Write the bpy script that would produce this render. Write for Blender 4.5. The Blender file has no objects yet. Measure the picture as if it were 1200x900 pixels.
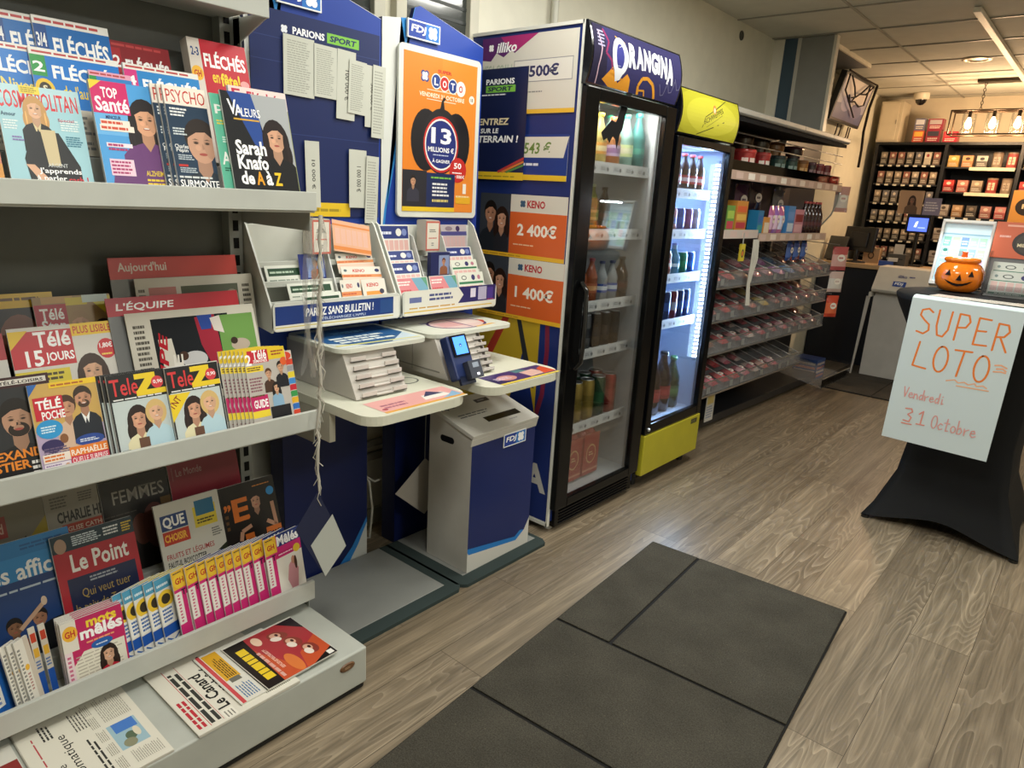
import bpy, math, random
from mathutils import Matrix, Vector
C = bpy.context.scene.collection
SC = bpy.context.scene
PI = math.pi
rnd = random.Random(7)

# ------------------------------------------------------------------ camera, world, lights, exposure
def setup():
    cam = bpy.data.cameras.new('camera'); co = bpy.data.objects.new('camera', cam); C.objects.link(co)
    f, pit, rol, yaw = 819.55, .26535, .05841, .69593
    fw = Vector((-math.sin(yaw)*math.cos(pit), math.cos(yaw)*math.cos(pit), -math.sin(pit)))
    r = Vector((math.cos(yaw), math.sin(yaw), 0)); u = r.cross(fw)
    r2 = math.cos(rol)*r+math.sin(rol)*u; u2 = -math.sin(rol)*r+math.cos(rol)*u
    m = Matrix((r2, u2, -fw)).transposed().to_4x4(); m.translation = (0, 0, 1.40)
    co.matrix_world = m
    cam.sensor_width = 36; cam.lens = f/1200*36; cam.clip_start = .02; cam.clip_end = 60
    SC.camera = co
    w = bpy.data.worlds.new('world'); SC.world = w; w.use_nodes = True
    w.node_tree.nodes['Background'].inputs[0].default_value = (.8, .85, 1, 1)
    w.node_tree.nodes['Background'].inputs[1].default_value = .25
    SC.view_settings.view_transform = 'Standard'; SC.view_settings.look = 'None'
    SC.view_settings.gamma = 1; SC.view_settings.use_curve_mapping = False
    SC.view_settings.exposure = EXPO
    SC.cycles.max_bounces = 7; SC.cycles.transparent_max_bounces = 24
    SC.cycles.use_denoising = True
    SC.cycles.sample_clamp_indirect = 4
def area(name, loc, sx, sy, power, color, rot=(0, 0, 0)):
    l = bpy.data.lights.new(name, 'AREA'); l.shape = 'RECTANGLE'; l.size = sx; l.size_y = sy
    l.energy = power; l.color = color
    o = bpy.data.objects.new(name, l); C.objects.link(o); o.location = loc; o.rotation_euler = rot
    return o
def point(name, loc, power, color, r=.03):
    l = bpy.data.lights.new(name, 'POINT'); l.energy = power; l.color = color; l.shadow_soft_size = r
    o = bpy.data.objects.new(name, l); C.objects.link(o); o.location = loc
    return o
EXPO = 0.5
COOL = (1, .985, .90); WARM = (1, .66, .38)
setup()
# ceiling panel lights of the shop plus two added ones: their fittings are built further down (CEIL_LIGHTS)
CEIL_LIGHTS = [(-.45, .55, 20), (1.5, 1.6, 27), (-.95, 3.2, 17), (1.2, 4.4, 20), (-1.35, 2.0, 14)]  # second added as fill for the low shelves, last added to brighten the wall
for x, y, p in CEIL_LIGHTS:
    area('ceiling_panel_light', (x, y, 2.545), .58, .58, p, COOL)

# ------------------------------------------------------------------ materials
def lin(h):
    h = h.lstrip('#'); o = []
    for i in (0, 2, 4):
        c = int(h[i:i+2], 16)/255
        o.append(c/12.92 if c <= .04045 else ((c+.055)/1.055)**2.4)
    return (o[0], o[1], o[2], 1)
MATS = {}
def nodes(name):
    m = bpy.data.materials.new(name); m.use_nodes = True
    nt = m.node_tree; return m, nt, nt.nodes['Principled BSDF'], nt.nodes, nt.links
def colmat(name, rough, spec=.5, metal=0., emit=0., coat=0., bump=0., bscale=200., dirt=0.):
    m, nt, b, N, L = nodes(name)
    a = N.new('ShaderNodeAttribute'); a.attribute_name = 'Col'
    src = a.outputs['Color']
    if dirt:
        tc = N.new('ShaderNodeTexCoord'); n = N.new('ShaderNodeTexNoise'); n.inputs['Scale'].default_value = 9; n.inputs['Detail'].default_value = 5
        L.new(tc.outputs['Object'], n.inputs['Vector'])
        mr = N.new('ShaderNodeMapRange'); mr.inputs[1].default_value = .3; mr.inputs[2].default_value = .7
        mr.inputs[3].default_value = 1-dirt; mr.inputs[4].default_value = 1
        L.new(n.outputs['Fac'], mr.inputs[0])
        mx = N.new('ShaderNodeMix'); mx.data_type = 'RGBA'; mx.blend_type = 'MULTIPLY'; mx.inputs[0].default_value = 1
        L.new(src, mx.inputs[6]); L.new(mr.outputs[0], mx.inputs[7]); src = mx.outputs[2]
    L.new(src, b.inputs['Base Color'])
    b.inputs['Roughness'].default_value = rough; b.inputs['Specular IOR Level'].default_value = spec
    b.inputs['Metallic'].default_value = metal; b.inputs['Coat Weight'].default_value = coat
    if emit:
        L.new(src, b.inputs['Emission Color']); b.inputs['Emission Strength'].default_value = emit
    if bump:
        n = N.new('ShaderNodeTexNoise'); n.inputs['Scale'].default_value = bscale
        bp = N.new('ShaderNodeBump'); bp.inputs['Strength'].default_value = bump; bp.inputs['Distance'].default_value = .002
        L.new(n.outputs['Fac'], bp.inputs['Height']); L.new(bp.outputs[0], b.inputs['Normal'])
    MATS[name] = m
colmat('print', .34, .45); colmat('paper', .75, .2, bump=.05); colmat('plastic', .38, .5, dirt=.06)
colmat('matte', .85, .2); colmat('metal', .35, .5, metal=.85); colmat('paint', .42, .45, dirt=.10)
colmat('gloss', .12, .55, coat=.3); colmat('black', .2, .28); colmat('can', .22, .5, metal=.55); colmat('fabric', .7, .25, bump=.15, bscale=600)
colmat('wallpaint', .8, .25, bump=.12, bscale=120, dirt=.07)
colmat('lit', .4, .4, emit=.9); colmat('sign', .35, .4, emit=.10); colmat('screen', .3, .4, emit=1.6); colmat('led', .3, .3, emit=14.); colmat('bulb', .3, .3, emit=22.)
def glassmat(name, tint, rough, ior, strength=1.):
    m, nt, b, N, L = nodes(name); N.remove(b)
    t = N.new('ShaderNodeBsdfTransparent'); t.inputs[0].default_value = tint
    g = N.new('ShaderNodeBsdfGlossy'); g.inputs['Roughness'].default_value = rough
    fr = N.new('ShaderNodeFresnel'); fr.inputs['IOR'].default_value = ior
    mm = N.new('ShaderNodeMath'); mm.operation = 'MULTIPLY'; mm.inputs[1].default_value = strength
    mx = N.new('ShaderNodeMixShader'); L.new(fr.outputs[0], mm.inputs[0]); L.new(mm.outputs[0], mx.inputs[0])
    L.new(t.outputs[0], mx.inputs[1]); L.new(g.outputs[0], mx.inputs[2])
    L.new(mx.outputs[0], N['Material Output'].inputs['Surface']); MATS[name] = m
glassmat('glass', (.965, .975, .98, 1), .015, 1.45, .45)
glassmat('acrylic', (.86, .87, .88, 1), .05, 1.5, 1.)
def hazemat():
    m, nt, b, N, L = nodes('haze'); t = N.new('ShaderNodeBsdfTransparent'); t.inputs[0].default_value = (.9, .9, .9, 1)
    b.inputs['Base Color'].default_value = (.62, .62, .62, 1); b.inputs['Roughness'].default_value = .25
    mx = N.new('ShaderNodeMixShader'); mx.inputs[0].default_value = .12; L.new(t.outputs[0], mx.inputs[1]); L.new(b.outputs[0], mx.inputs[2])
    L.new(mx.outputs[0], N['Material Output'].inputs['Surface']); MATS['haze'] = m
hazemat()
def filmmat():
    m, nt, b, N, L = nodes('film'); t = N.new('ShaderNodeBsdfTransparent'); b.inputs['Base Color'].default_value = (.8, .8, .78, 1); b.inputs['Roughness'].default_value = .3
    ly = N.new('ShaderNodeLayerWeight'); ly.inputs[0].default_value = .35
    mr = N.new('ShaderNodeMapRange'); mr.inputs[3].default_value = .10; mr.inputs[4].default_value = .65; L.new(ly.outputs['Facing'], mr.inputs[0])
    mx = N.new('ShaderNodeMixShader'); L.new(mr.outputs[0], mx.inputs[0]); L.new(t.outputs[0], mx.inputs[1]); L.new(b.outputs[0], mx.inputs[2])
    L.new(mx.outputs[0], N['Material Output'].inputs['Surface']); MATS['film'] = m
filmmat()
def bottlemat():
    m, nt, b, N, L = nodes('drink'); a = N.new('ShaderNodeAttribute'); a.attribute_name = 'Col'
    t = N.new('ShaderNodeBsdfTransparent'); L.new(a.outputs['Color'], t.inputs[0]); L.new(a.outputs['Color'], b.inputs['Base Color'])
    b.inputs['Roughness'].default_value = .1
    mx = N.new('ShaderNodeMixShader'); mx.inputs[0].default_value = .6
    L.new(t.outputs[0], mx.inputs[1]); L.new(b.outputs[0], mx.inputs[2]); L.new(mx.outputs[0], N['Material Output'].inputs['Surface']); MATS['drink'] = m
bottlemat()
def floormat():
    m, nt, b, N, L = nodes('oak_planks')
    tc = N.new('ShaderNodeTexCoord'); sp = N.new('ShaderNodeSeparateXYZ'); L.new(tc.outputs['Object'], sp.inputs[0])
    ax = N.new('ShaderNodeMath'); ax.operation = 'ADD'; ax.inputs[1].default_value = .275+3.6; L.new(sp.outputs[0], ax.inputs[0])
    ay = N.new('ShaderNodeMath'); ay.operation = 'ADD'; ay.inputs[1].default_value = 4.3; L.new(sp.outputs[1], ay.inputs[0])
    cb = N.new('ShaderNodeCombineXYZ'); L.new(ay.outputs[0], cb.inputs[0]); L.new(ax.outputs[0], cb.inputs[1])
    br = N.new('ShaderNodeTexBrick'); L.new(cb.outputs[0], br.inputs['Vector'])
    br.offset = .37; br.inputs['Scale'].default_value = 1; br.inputs['Brick Width'].default_value = 1.22; br.inputs['Row Height'].default_value = .18
    br.inputs['Mortar Size'].default_value = .0011; br.inputs['Mortar Smooth'].default_value = .3
    br.inputs['Color1'].default_value = (0, 0, 0, 1); br.inputs['Color2'].default_value = (1, 1, 1, 1); br.inputs['Mortar'].default_value = (.5, .5, .5, 1)
    # per plank shift of the grain
    sc = N.new('ShaderNodeMath'); sc.operation = 'MULTIPLY'; sc.inputs[1].default_value = 37.; L.new(br.outputs['Color'], sc.inputs[0])
    gx = N.new('ShaderNodeCombineXYZ')
    mx1 = N.new('ShaderNodeMath'); mx1.operation = 'MULTIPLY'; mx1.inputs[1].default_value = 6.5; L.new(sp.outputs[0], mx1.inputs[0])
    my1 = N.new('ShaderNodeMath'); my1.operation = 'MULTIPLY'; my1.inputs[1].default_value = .8; L.new(sp.outputs[1], my1.inputs[0])
    L.new(mx1.outputs[0], gx.inputs[0]); L.new(my1.outputs[0], gx.inputs[1]); L.new(sc.outputs[0], gx.inputs[2])
    n1 = N.new('ShaderNodeTexNoise'); n1.inputs['Scale'].default_value = 1.1; n1.inputs['Detail'].default_value = 2.; L.new(gx.outputs[0], n1.inputs['Vector'])
    # contour rings of the smooth noise = cathedral grain
    mc = N.new('ShaderNodeMath'); mc.operation = 'MULTIPLY'; mc.inputs[1].default_value = 24.; L.new(n1.outputs['Fac'], mc.inputs[0])
    fr = N.new('ShaderNodeMath'); fr.operation = 'FRACT'; L.new(mc.outputs[0], fr.inputs[0])
    rp = N.new('ShaderNodeValToRGB'); e = rp.color_ramp.elements; e[0].position = 0; e[0].color = (.7, .7, .7, 1); e[1].position = .55; e[1].color = (0, 0, 0, 1)
    k = rp.color_ramp.elements.new(.18); k.color = (.35, .35, .35, 1)
    L.new(fr.outputs[0], rp.inputs[0])
    # fine fibres
    fx = N.new('ShaderNodeMapping'); fx.inputs['Scale'].default_value = (160, 5, 1); L.new(tc.outputs['Object'], fx.inputs['Vector'])
    n2 = N.new('ShaderNodeTexNoise'); n2.inputs['Scale'].default_value = 1.; n2.inputs['Detail'].default_value = 4; L.new(fx.outputs[0], n2.inputs['Vector'])
    n3 = N.new('ShaderNodeTexNoise'); n3.inputs['Scale'].default_value = .35; L.new(gx.outputs[0], n3.inputs['Vector'])
    k3 = N.new('ShaderNodeMapRange'); k3.inputs[1].default_value = .42; k3.inputs[2].default_value = .62; k3.inputs[3].default_value = .12; k3.inputs[4].default_value = .75; L.new(n3.outputs['Fac'], k3.inputs[0])
    mg = N.new('ShaderNodeMath'); mg.operation = 'MULTIPLY'; L.new(rp.outputs[0], mg.inputs[0]); L.new(k3.outputs[0], mg.inputs[1])
    sx = N.new('ShaderNodeMapping'); sx.inputs['Scale'].default_value = (26, .7, 1); L.new(tc.outputs['Object'], sx.inputs['Vector'])
    n4 = N.new('ShaderNodeTexNoise'); n4.inputs['Scale'].default_value = 1.; n4.inputs['Detail'].default_value = 5; n4.inputs['Distortion'].default_value = .6; L.new(sx.outputs[0], n4.inputs['Vector'])
    base = N.new('ShaderNodeMix'); base.data_type = 'RGBA'; base.inputs[6].default_value = lin('6c604f'); base.inputs[7].default_value = lin('7e715d'); L.new(br.outputs['Color'], base.inputs[0])
    fib = N.new('ShaderNodeMix'); fib.data_type = 'RGBA'; fib.blend_type = 'OVERLAY'; fib.inputs[0].default_value = .55; L.new(base.outputs[2], fib.inputs[6]); L.new(n2.outputs['Fac'], fib.inputs[7])
    gr = N.new('ShaderNodeMix'); gr.data_type = 'RGBA'; gr.inputs[7].default_value = lin('b0a189'); L.new(mg.outputs[0], gr.inputs[0]); L.new(fib.outputs[2], gr.inputs[6])
    st = N.new('ShaderNodeMix'); st.data_type = 'RGBA'; st.blend_type = 'OVERLAY'; st.inputs[0].default_value = .75; L.new(gr.outputs[2], st.inputs[6]); L.new(n4.outputs['Fac'], st.inputs[7])
    sm = N.new('ShaderNodeMix'); sm.data_type = 'RGBA'; sm.inputs[7].default_value = lin('463a2e'); L.new(br.outputs['Fac'], sm.inputs[0]); L.new(st.outputs[2], sm.inputs[6])
    L.new(sm.outputs[2], b.inputs['Base Color']); b.inputs['Roughness'].default_value = .34; b.inputs['Specular IOR Level'].default_value = .5
    bp = N.new('ShaderNodeBump'); bp.inputs['Strength'].default_value = .12; bp.inputs['Distance'].default_value = .002
    L.new(n2.outputs['Fac'], bp.inputs['Height']); L.new(bp.outputs[0], b.inputs['Normal'])
    MATS['oak'] = m
floormat()
def carpetmat():
    m, nt, b, N, L = nodes('carpet'); a = N.new('ShaderNodeAttribute'); a.attribute_name = 'Col'
    tc = N.new('ShaderNodeTexCoord')
    n = N.new('ShaderNodeTexNoise'); n.inputs['Scale'].default_value = 260; n.inputs['Detail'].default_value = 4; L.new(tc.outputs['Object'], n.inputs['Vector'])
    n2 = N.new('ShaderNodeTexNoise'); n2.inputs['Scale'].default_value = 6; n2.inputs['Detail'].default_value = 3; L.new(tc.outputs['Object'], n2.inputs['Vector'])
    v = N.new('ShaderNodeTexVoronoi'); v.inputs['Scale'].default_value = 24; L.new(tc.outputs['Object'], v.inputs['Vector'])
    lt = N.new('ShaderNodeMath'); lt.operation = 'LESS_THAN'; lt.inputs[1].default_value = .035; L.new(v.outputs['Distance'], lt.inputs[0])
    l2 = N.new('ShaderNodeMath'); l2.operation = 'MULTIPLY'; l2.inputs[1].default_value = .45; L.new(lt.outputs[0], l2.inputs[0])
    mr = N.new('ShaderNodeMapRange'); mr.inputs[1].default_value = .3; mr.inputs[2].default_value = .7; mr.inputs[3].default_value = .62; mr.inputs[4].default_value = 1.35; L.new(n.outputs['Fac'], mr.inputs[0])
    mr2 = N.new('ShaderNodeMapRange'); mr2.inputs[1].default_value = .3; mr2.inputs[2].default_value = .7; mr2.inputs[3].default_value = .85; mr2.inputs[4].default_value = 1.15; L.new(n2.outputs['Fac'], mr2.inputs[0])
    mm = N.new('ShaderNodeMath'); mm.operation = 'MULTIPLY'; L.new(mr.outputs[0], mm.inputs[0]); L.new(mr2.outputs[0], mm.inputs[1])
    mx = N.new('ShaderNodeMix'); mx.data_type = 'RGBA'; mx.blend_type = 'MULTIPLY'; mx.inputs[0].default_value = 1; L.new(a.outputs['Color'], mx.inputs[6]); L.new(mm.outputs[0], mx.inputs[7])
    m2 = N.new('ShaderNodeMix'); m2.data_type = 'RGBA'; m2.inputs[7].default_value = lin('8a7a66'); L.new(l2.outputs[0], m2.inputs[0]); L.new(mx.outputs[2], m2.inputs[6])
    L.new(m2.outputs[2], b.inputs['Base Color']); b.inputs['Roughness'].default_value = .95; b.inputs['Specular IOR Level'].default_value = .1
    bp = N.new('ShaderNodeBump'); bp.inputs['Strength'].default_value = .5; bp.inputs['Distance'].default_value = .004; L.new(n.outputs['Fac'], bp.inputs['Height']); L.new(bp.outputs[0], b.inputs['Normal'])
    MATS['carpet'] = m
carpetmat()

# ------------------------------------------------------------------ mesh helpers
I4 = Matrix.Identity(4)
def T(x, y, z): return Matrix.Translation((x, y, z))
def R(a, ax): return Matrix.Rotation(a, 4, ax)
def basis(o, ex, ey, ez):
    m = Matrix((ex, ey, ez)).transposed().to_4x4(); m.translation = o; return m
class MB:
    def __init__(s): s.v = []; s.f = []; s.c = []; s.m = []; s.s = []; s.keys = []
    def add(s, vs, fs, col, mat='plastic', M=None, smooth=False):
        o = len(s.v)
        s.v += [tuple(M @ Vector(p)) for p in vs] if M is not None else [tuple(p) for p in vs]
        if mat not in s.keys: s.keys.append(mat)
        k = s.keys.index(mat); c = lin(col)
        for f in fs: s.f.append([i+o for i in f]); s.c.append(c); s.m.append(k); s.s.append(smooth)
        return s
    def box(s, lo, hi, col, mat='plastic', M=None):
        x0, y0, z0 = lo; x1, y1, z1 = hi
        return s.add([(x0, y0, z0), (x1, y0, z0), (x1, y1, z0), (x0, y1, z0), (x0, y0, z1), (x1, y0, z1), (x1, y1, z1), (x0, y1, z1)],
              [(3, 2, 1, 0), (4, 5, 6, 7), (0, 1, 5, 4), (1, 2, 6, 5), (2, 3, 7, 6), (3, 0, 4, 7)], col, mat, M)
    def prism(s, poly, z0, z1, col, mat='plastic', M=None, smooth=False):
        n = len(poly); a = sum(poly[i][0]*poly[(i+1) % n][1]-poly[(i+1) % n][0]*poly[i][1] for i in range(n))
        if a < 0: poly = poly[::-1]
        vs = [(x, y, z0) for x, y in poly]+[(x, y, z1) for x, y in poly]
        fs = [list(range(n))[::-1], list(range(n, 2*n))]
        s.add(vs, fs, col, mat, M)
        return s.add(vs, [(i, (i+1) % n, n+(i+1) % n, n+i) for i in range(n)], col, mat, M, smooth)
    def lathe(s, prof, col, mat='plastic', M=None, n=14, smooth=True, cap=True):
        vs = [(r*math.cos(2*PI*i/n), r*math.sin(2*PI*i/n), z) for r, z in prof for i in range(n)]
        fs = [(k*n+i, k*n+(i+1) % n, (k+1)*n+(i+1) % n, (k+1)*n+i) for k in range(len(prof)-1) for i in range(n)]
        s.add(vs, fs, col, mat, M, smooth)
        if cap:
            m = (len(prof)-1)*n
            s.add([v for v in vs[:n]], [list(range(n))[::-1]], col, mat, M); s.add(vs[m:m+n], [list(range(n))], col, mat, M)
        return s
    def tube(s, pts, r, col, mat='plastic', M=None, n=7, closed=False):
        P = [Vector(p) for p in pts]; vs = []; m = len(P)
        up = Vector((0, 0, 1)); prev = None
        for i, p in enumerate(P):
            t = (P[(i+1) % m]-P[i-1] if closed else P[min(i+1, m-1)]-P[max(i-1, 0)]).normalized()
            a = prev if prev is not None else (up if abs(t.z) < .9 else Vector((1, 0, 0)))
            e = (a-t*a.dot(t)).normalized(); prev = e; g = t.cross(e)
            rr = r[i] if isinstance(r, (list, tuple)) else r
            vs += [tuple(p+rr*(math.cos(2*PI*k/n)*e+math.sin(2*PI*k/n)*g)) for k in range(n)]
        fs = [(i*n+k, i*n+(k+1) % n, ((i+1) % m)*n+(k+1) % n, ((i+1) % m)*n+k) for i in range(m if closed else m-1) for k in range(n)]
        s.add(vs, fs, col, mat, M, True)
        if not closed: s.add(vs[:n]+vs[-n:], [list(range(n))[::-1], list(range(n, 2*n))], col, mat, M)
        return s
    def rbox(s, w, h, r, z0, z1, col, mat='plastic', M=None, n=5):
        return s.prism(rrect(w, h, r, n), z0, z1, col, mat, M)
    def art(s, A, M, mat='print'):
        o = len(s.v)
        if mat not in s.keys: s.keys.append(mat)
        k = s.keys.index(mat)
        for lay, polys, c in A.ops:
            z = lay*A.eps; c = lin(c)
            for p in polys:
                o = len(s.v); s.v += [tuple(M @ Vector((x*A.W, y*A.H, z))) for x, y in p]
                s.f.append(list(range(o, o+len(p)))); s.c.append(c); s.m.append(k); s.s.append(False)
        return s
    def build(s, name, parent=None, M=None, bevel=0, seg=2, sub=0, solid=0):
        me = bpy.data.meshes.new(name); me.from_pydata(s.v, [], s.f)
        for k in s.keys: me.materials.append(MATS[k])
        me.polygons.foreach_set('material_index', s.m); me.polygons.foreach_set('use_smooth', s.s)
        at = me.attributes.new('Col', 'FLOAT_COLOR', 'CORNER'); buf = []
        for f, c in zip(s.f, s.c): buf += list(c)*len(f)
        at.data.foreach_set('color', buf); me.update()
        o = bpy.data.objects.new(name, me); C.objects.link(o)
        if parent is not None: o.parent = parent
        if M is not None: o.matrix_basis = M
        if bevel:
            b = o.modifiers.new('bevel', 'BEVEL'); b.width = bevel; b.segments = seg; b.limit_method = 'ANGLE'; b.angle_limit = .6
        if sub:
            b = o.modifiers.new('sub', 'SUBSURF'); b.levels = sub; b.render_levels = sub
        if solid:
            b = o.modifiers.new('solid', 'SOLIDIFY'); b.thickness = solid
        return o
def rrect(w, h, r, n=5, x=0, y=0):
    return [(x+sx*(w/2-r)+r*math.cos(a0+k*PI/2/n), y+sy*(h/2-r)+r*math.sin(a0+k*PI/2/n))
            for sx, sy, a0 in ((1, 1, 0), (-1, 1, PI/2), (-1, -1, PI), (1, -1, 1.5*PI)) for k in range(n+1)]
def tag(o, label, cat, group=None, kind=None):
    if label: o['label'] = label
    if cat: o['category'] = cat
    if group: o['group'] = group
    if kind: o['kind'] = kind
    return o
def thing(name, label, cat, M=None, group=None):
    o = bpy.data.objects.new(name, None); C.objects.link(o); o.empty_display_size = .05
    if M is not None: o.matrix_basis = M
    return tag(o, label, cat, group)
def struct(name, mb, **k): return tag(mb.build(name, **k), None, None, None, 'structure')
def copy_tree(root, M, label, group=None):
    r = root.copy(); C.objects.link(r); r.matrix_basis = M
    if label: r['label'] = label
    if group: r['group'] = group
    for ch in root.children:
        c = ch.copy(); C.objects.link(c); c.parent = r
        for g in ch.children:
            d = g.copy(); C.objects.link(d); d.parent = c
    return r
ORD = ['first', 'second', 'third', 'fourth', 'fifth', 'sixth', 'seventh', 'eighth', 'ninth', 'tenth', 'eleventh', 'twelfth', 'thirteenth', 'fourteenth', 'fifteenth', 'sixteenth']

# ------------------------------------------------------------------ flat printed art
_TX = {}
def text_polys(s, bold, shear):
    k = (s, bold, shear)
    if k not in _TX:
        c = bpy.data.curves.new('t', 'FONT'); c.body = s; c.resolution_u = 2; c.offset = bold*.62; c.shear = shear
        o = bpy.data.objects.new('t', c); me = bpy.data.meshes.new_from_object(o)
        V = [v.co for v in me.vertices]
        x0 = min(v.x for v in V); x1 = max(v.x for v in V); y0 = min(v.y for v in V); y1 = max(v.y for v in V)
        _TX[k] = [[((V[i].x-x0)/(x1-x0), (V[i].y-y0)/(y1-y0)) for i in p.vertices] for p in me.polygons]
        bpy.data.objects.remove(o); bpy.data.curves.remove(c); bpy.data.meshes.remove(me)
    return _TX[k]
def clip(p):
    for ax in (0, 1):
        for lim, sg in ((0, 1), (1, -1)):
            if all(0 <= q[ax] <= 1 for q in p): continue
            o = []
            for i in range(len(p)):
                a = p[i-1]; b = p[i]; da = (a[ax]-lim)*sg; db = (b[ax]-lim)*sg
                if (da >= 0) != (db >= 0):
                    t = da/(da-db); o.append((a[0]+(b[0]-a[0])*t, a[1]+(b[1]-a[1])*t))
                if db >= 0: o.append(b)
            p = o
            if len(p) < 3: return []
    return p
class Art:
    def __init__(s, W, H, bg=None, eps=1.5e-5):
        s.W = W; s.H = H; s.ops = []; s.n = 1; s.eps = eps
        if bg: s.r(0, 0, 1, 1, bg)
    def put(s, polys, c):
        q = [clip(p) for p in polys]; q = [p for p in q if len(p) > 2]
        if q: s.ops.append((s.n, q, c)); s.n += 1
        return s
    def r(s, x, y, w, h, c): return s.put([[(x, y), (x+w, y), (x+w, y+h), (x, y+h)]], c)
    def p(s, pts, c): return s.put([list(pts)], c)
    def e(s, cx, cy, rx, ry, c, n=20, rot=0, a0=0, a1=2*PI):
        P = []
        for i in range(n):
            a = a0+(a1-a0)*i/(n if abs(a1-a0-2*PI) < 1e-6 else n-1); x = rx*math.cos(a)*s.W; y = ry*math.sin(a)*s.H
            P.append((cx+(x*math.cos(rot)-y*math.sin(rot))/s.W, cy+(x*math.sin(rot)+y*math.cos(rot))/s.H))
        return s.put([P], c)
    def t(s, txt, x, y, w, h, c, bold=.03, shear=0, rot=0):
        P = text_polys(txt, bold, shear); o = []
        ca, sa = math.cos(rot), math.sin(rot)
        for p in P:
            q = []
            for u, v in p:
                X = u*w*s.W; Y = v*h*s.H
                if rot: X, Y = u*w*s.W*ca-v*h*s.H*sa, u*w*s.W*sa+v*h*s.H*ca
                q.append((x+X/s.W, y+Y/s.H))
            o.append(q)
        return s.put(o, c)
    def l(s, x, y, w, h, n, c, fill=.55, ragged=.25, words=True):
        ps = []; g = random.Random(int((x+y*3+w*7)*1e4))
        for i in range(n):
            yy = y+h*(n-1-i)/n+h/n*(1-fill)/2; L = w*(1-ragged*g.random()); xx = x
            while xx < x+L-1e-6:
                ww = min(w*(.08+.16*g.random()), x+L-xx) if words else L
                ps.append([(xx, yy), (xx+ww, yy), (xx+ww, yy+h/n*fill), (xx, yy+h/n*fill)]); xx += ww+w*.025
        return s.put(ps, c)
    def band(s, pts, wid, c):
        ps = []
        for (x0, y0), (x1, y1) in zip(pts, pts[1:]):
            dx = (x1-x0)*s.W; dy = (y1-y0)*s.H; L = math.hypot(dx, dy) or 1
            nx = -dy/L*wid/2/s.W*s.W; ny = dx/L*wid/2
            a, b = nx/s.W, ny/s.H
            ps.append([(x0+a, y0+b), (x0-a, y0-b), (x1-a, y1-b), (x1+a, y1+b)])
        return s.put(ps, c)
    def P(s, cx, cy, fr, skin, hair, shirt, style='long', smile=True, beard=None, body=1., tilt=0, collar=None):
        k = s.H/s.W; rx = fr*.74*k; ry = fr
        def sk(h, m):
            v = [max(0, min(255, int(int(h.lstrip('#')[i:i+2], 16)*m))) for i in (0, 2, 4)]; return '%02x%02x%02x' % tuple(v)
        if style == 'long':
            s.e(cx, cy-fr*.35, rx*1.5, ry*1.75, hair); s.e(cx-rx*.9, cy-fr*1.2, rx*.75, ry*1.1, hair); s.e(cx+rx*.9, cy-fr*1.2, rx*.75, ry*1.1, hair)
        elif style == 'bob': s.e(cx, cy-fr*.05, rx*1.5, ry*1.4, hair)
        elif style == 'up': s.e(cx, cy+fr*.25, rx*1.22, ry*1.1, hair); s.e(cx-rx*.6, cy+fr*.9, rx*.6, ry*.5, hair)
        elif style == 'short': s.e(cx, cy+fr*.3, rx*1.16, ry*1.0, hair)
        b = body
        s.p([(cx-rx*2.5*b, cy-fr*4.5), (cx-rx*2.4*b, cy-fr*2.3), (cx-rx*1.7*b, cy-fr*1.75), (cx-rx*.5, cy-fr*1.45), (cx+rx*.5, cy-fr*1.45), (cx+rx*1.7*b, cy-fr*1.75), (cx+rx*2.4*b, cy-fr*2.3), (cx+rx*2.5*b, cy-fr*4.5)], shirt)
        s.p([(cx-rx*.5, cy-fr*.5), (cx-rx*.52, cy-fr*1.4), (cx, cy-fr*2.0), (cx+rx*.52, cy-fr*1.4), (cx+rx*.5, cy-fr*.5)], sk(skin, .86))
        if collar:
            s.p([(cx-rx*.55, cy-fr*1.4), (cx, cy-fr*2.0), (cx-rx*.2, cy-fr*2.6)], collar); s.p([(cx+rx*.55, cy-fr*1.4), (cx, cy-fr*2.0), (cx+rx*.2, cy-fr*2.6)], collar)
        s.e(cx, cy, rx, ry, skin); s.e(cx, cy-fr*.35, rx*.8, ry*.62, skin)
        s.e(cx+rx*.55, cy-fr*.05, rx*.42, ry*.7, sk(skin, .93))
        if beard:
            s.e(cx, cy-fr*.55, rx*.72, ry*.42, beard); s.e(cx, cy-fr*.45, rx*.36, ry*.16, sk(skin, .95))
        if style != 'bald':
            hp = [(cx+rx*1.1*math.cos(a), cy+fr*.12+ry*1.0*math.sin(a)) for a in [PI*(.02+.96*i/10) for i in range(11)]]
            hp += [(cx-rx*.8, cy+fr*.35), (cx-rx*.3, cy+fr*.58), (cx+rx*.35, cy+fr*.62), (cx+rx*.85, cy+fr*.3)]
            s.p(hp, hair)
        for q in (-1, 1):
            s.e(cx+q*rx*.4, cy+fr*.06, rx*.22, ry*.1, sk(skin, .8), 10); s.e(cx+q*rx*.4, cy+fr*.045, rx*.15, ry*.05, '2a1d18', 10)
            s.p([(cx+q*rx*.18, cy+fr*.2), (cx+q*rx*.42, cy+fr*.26), (cx+q*rx*.66, cy+fr*.2), (cx+q*rx*.42, cy+fr*.215)], sk(hair, .9))
        s.p([(cx+rx*.0, cy+fr*.0), (cx+rx*.08, cy+fr*.0), (cx+rx*.19, cy-fr*.25), (cx+rx*.0, cy-fr*.29)], sk(skin, .87)); s.e(cx-rx*.3, cy-fr*.2, rx*.2, ry*.15, sk(skin, 1.06))
        s.e(cx, cy-fr*.53, rx*.3, ry*.075, 'a8524a', 12)
        if smile: s.e(cx, cy-fr*.505, rx*.25, ry*.045, 'f6f0ea', 12)
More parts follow.
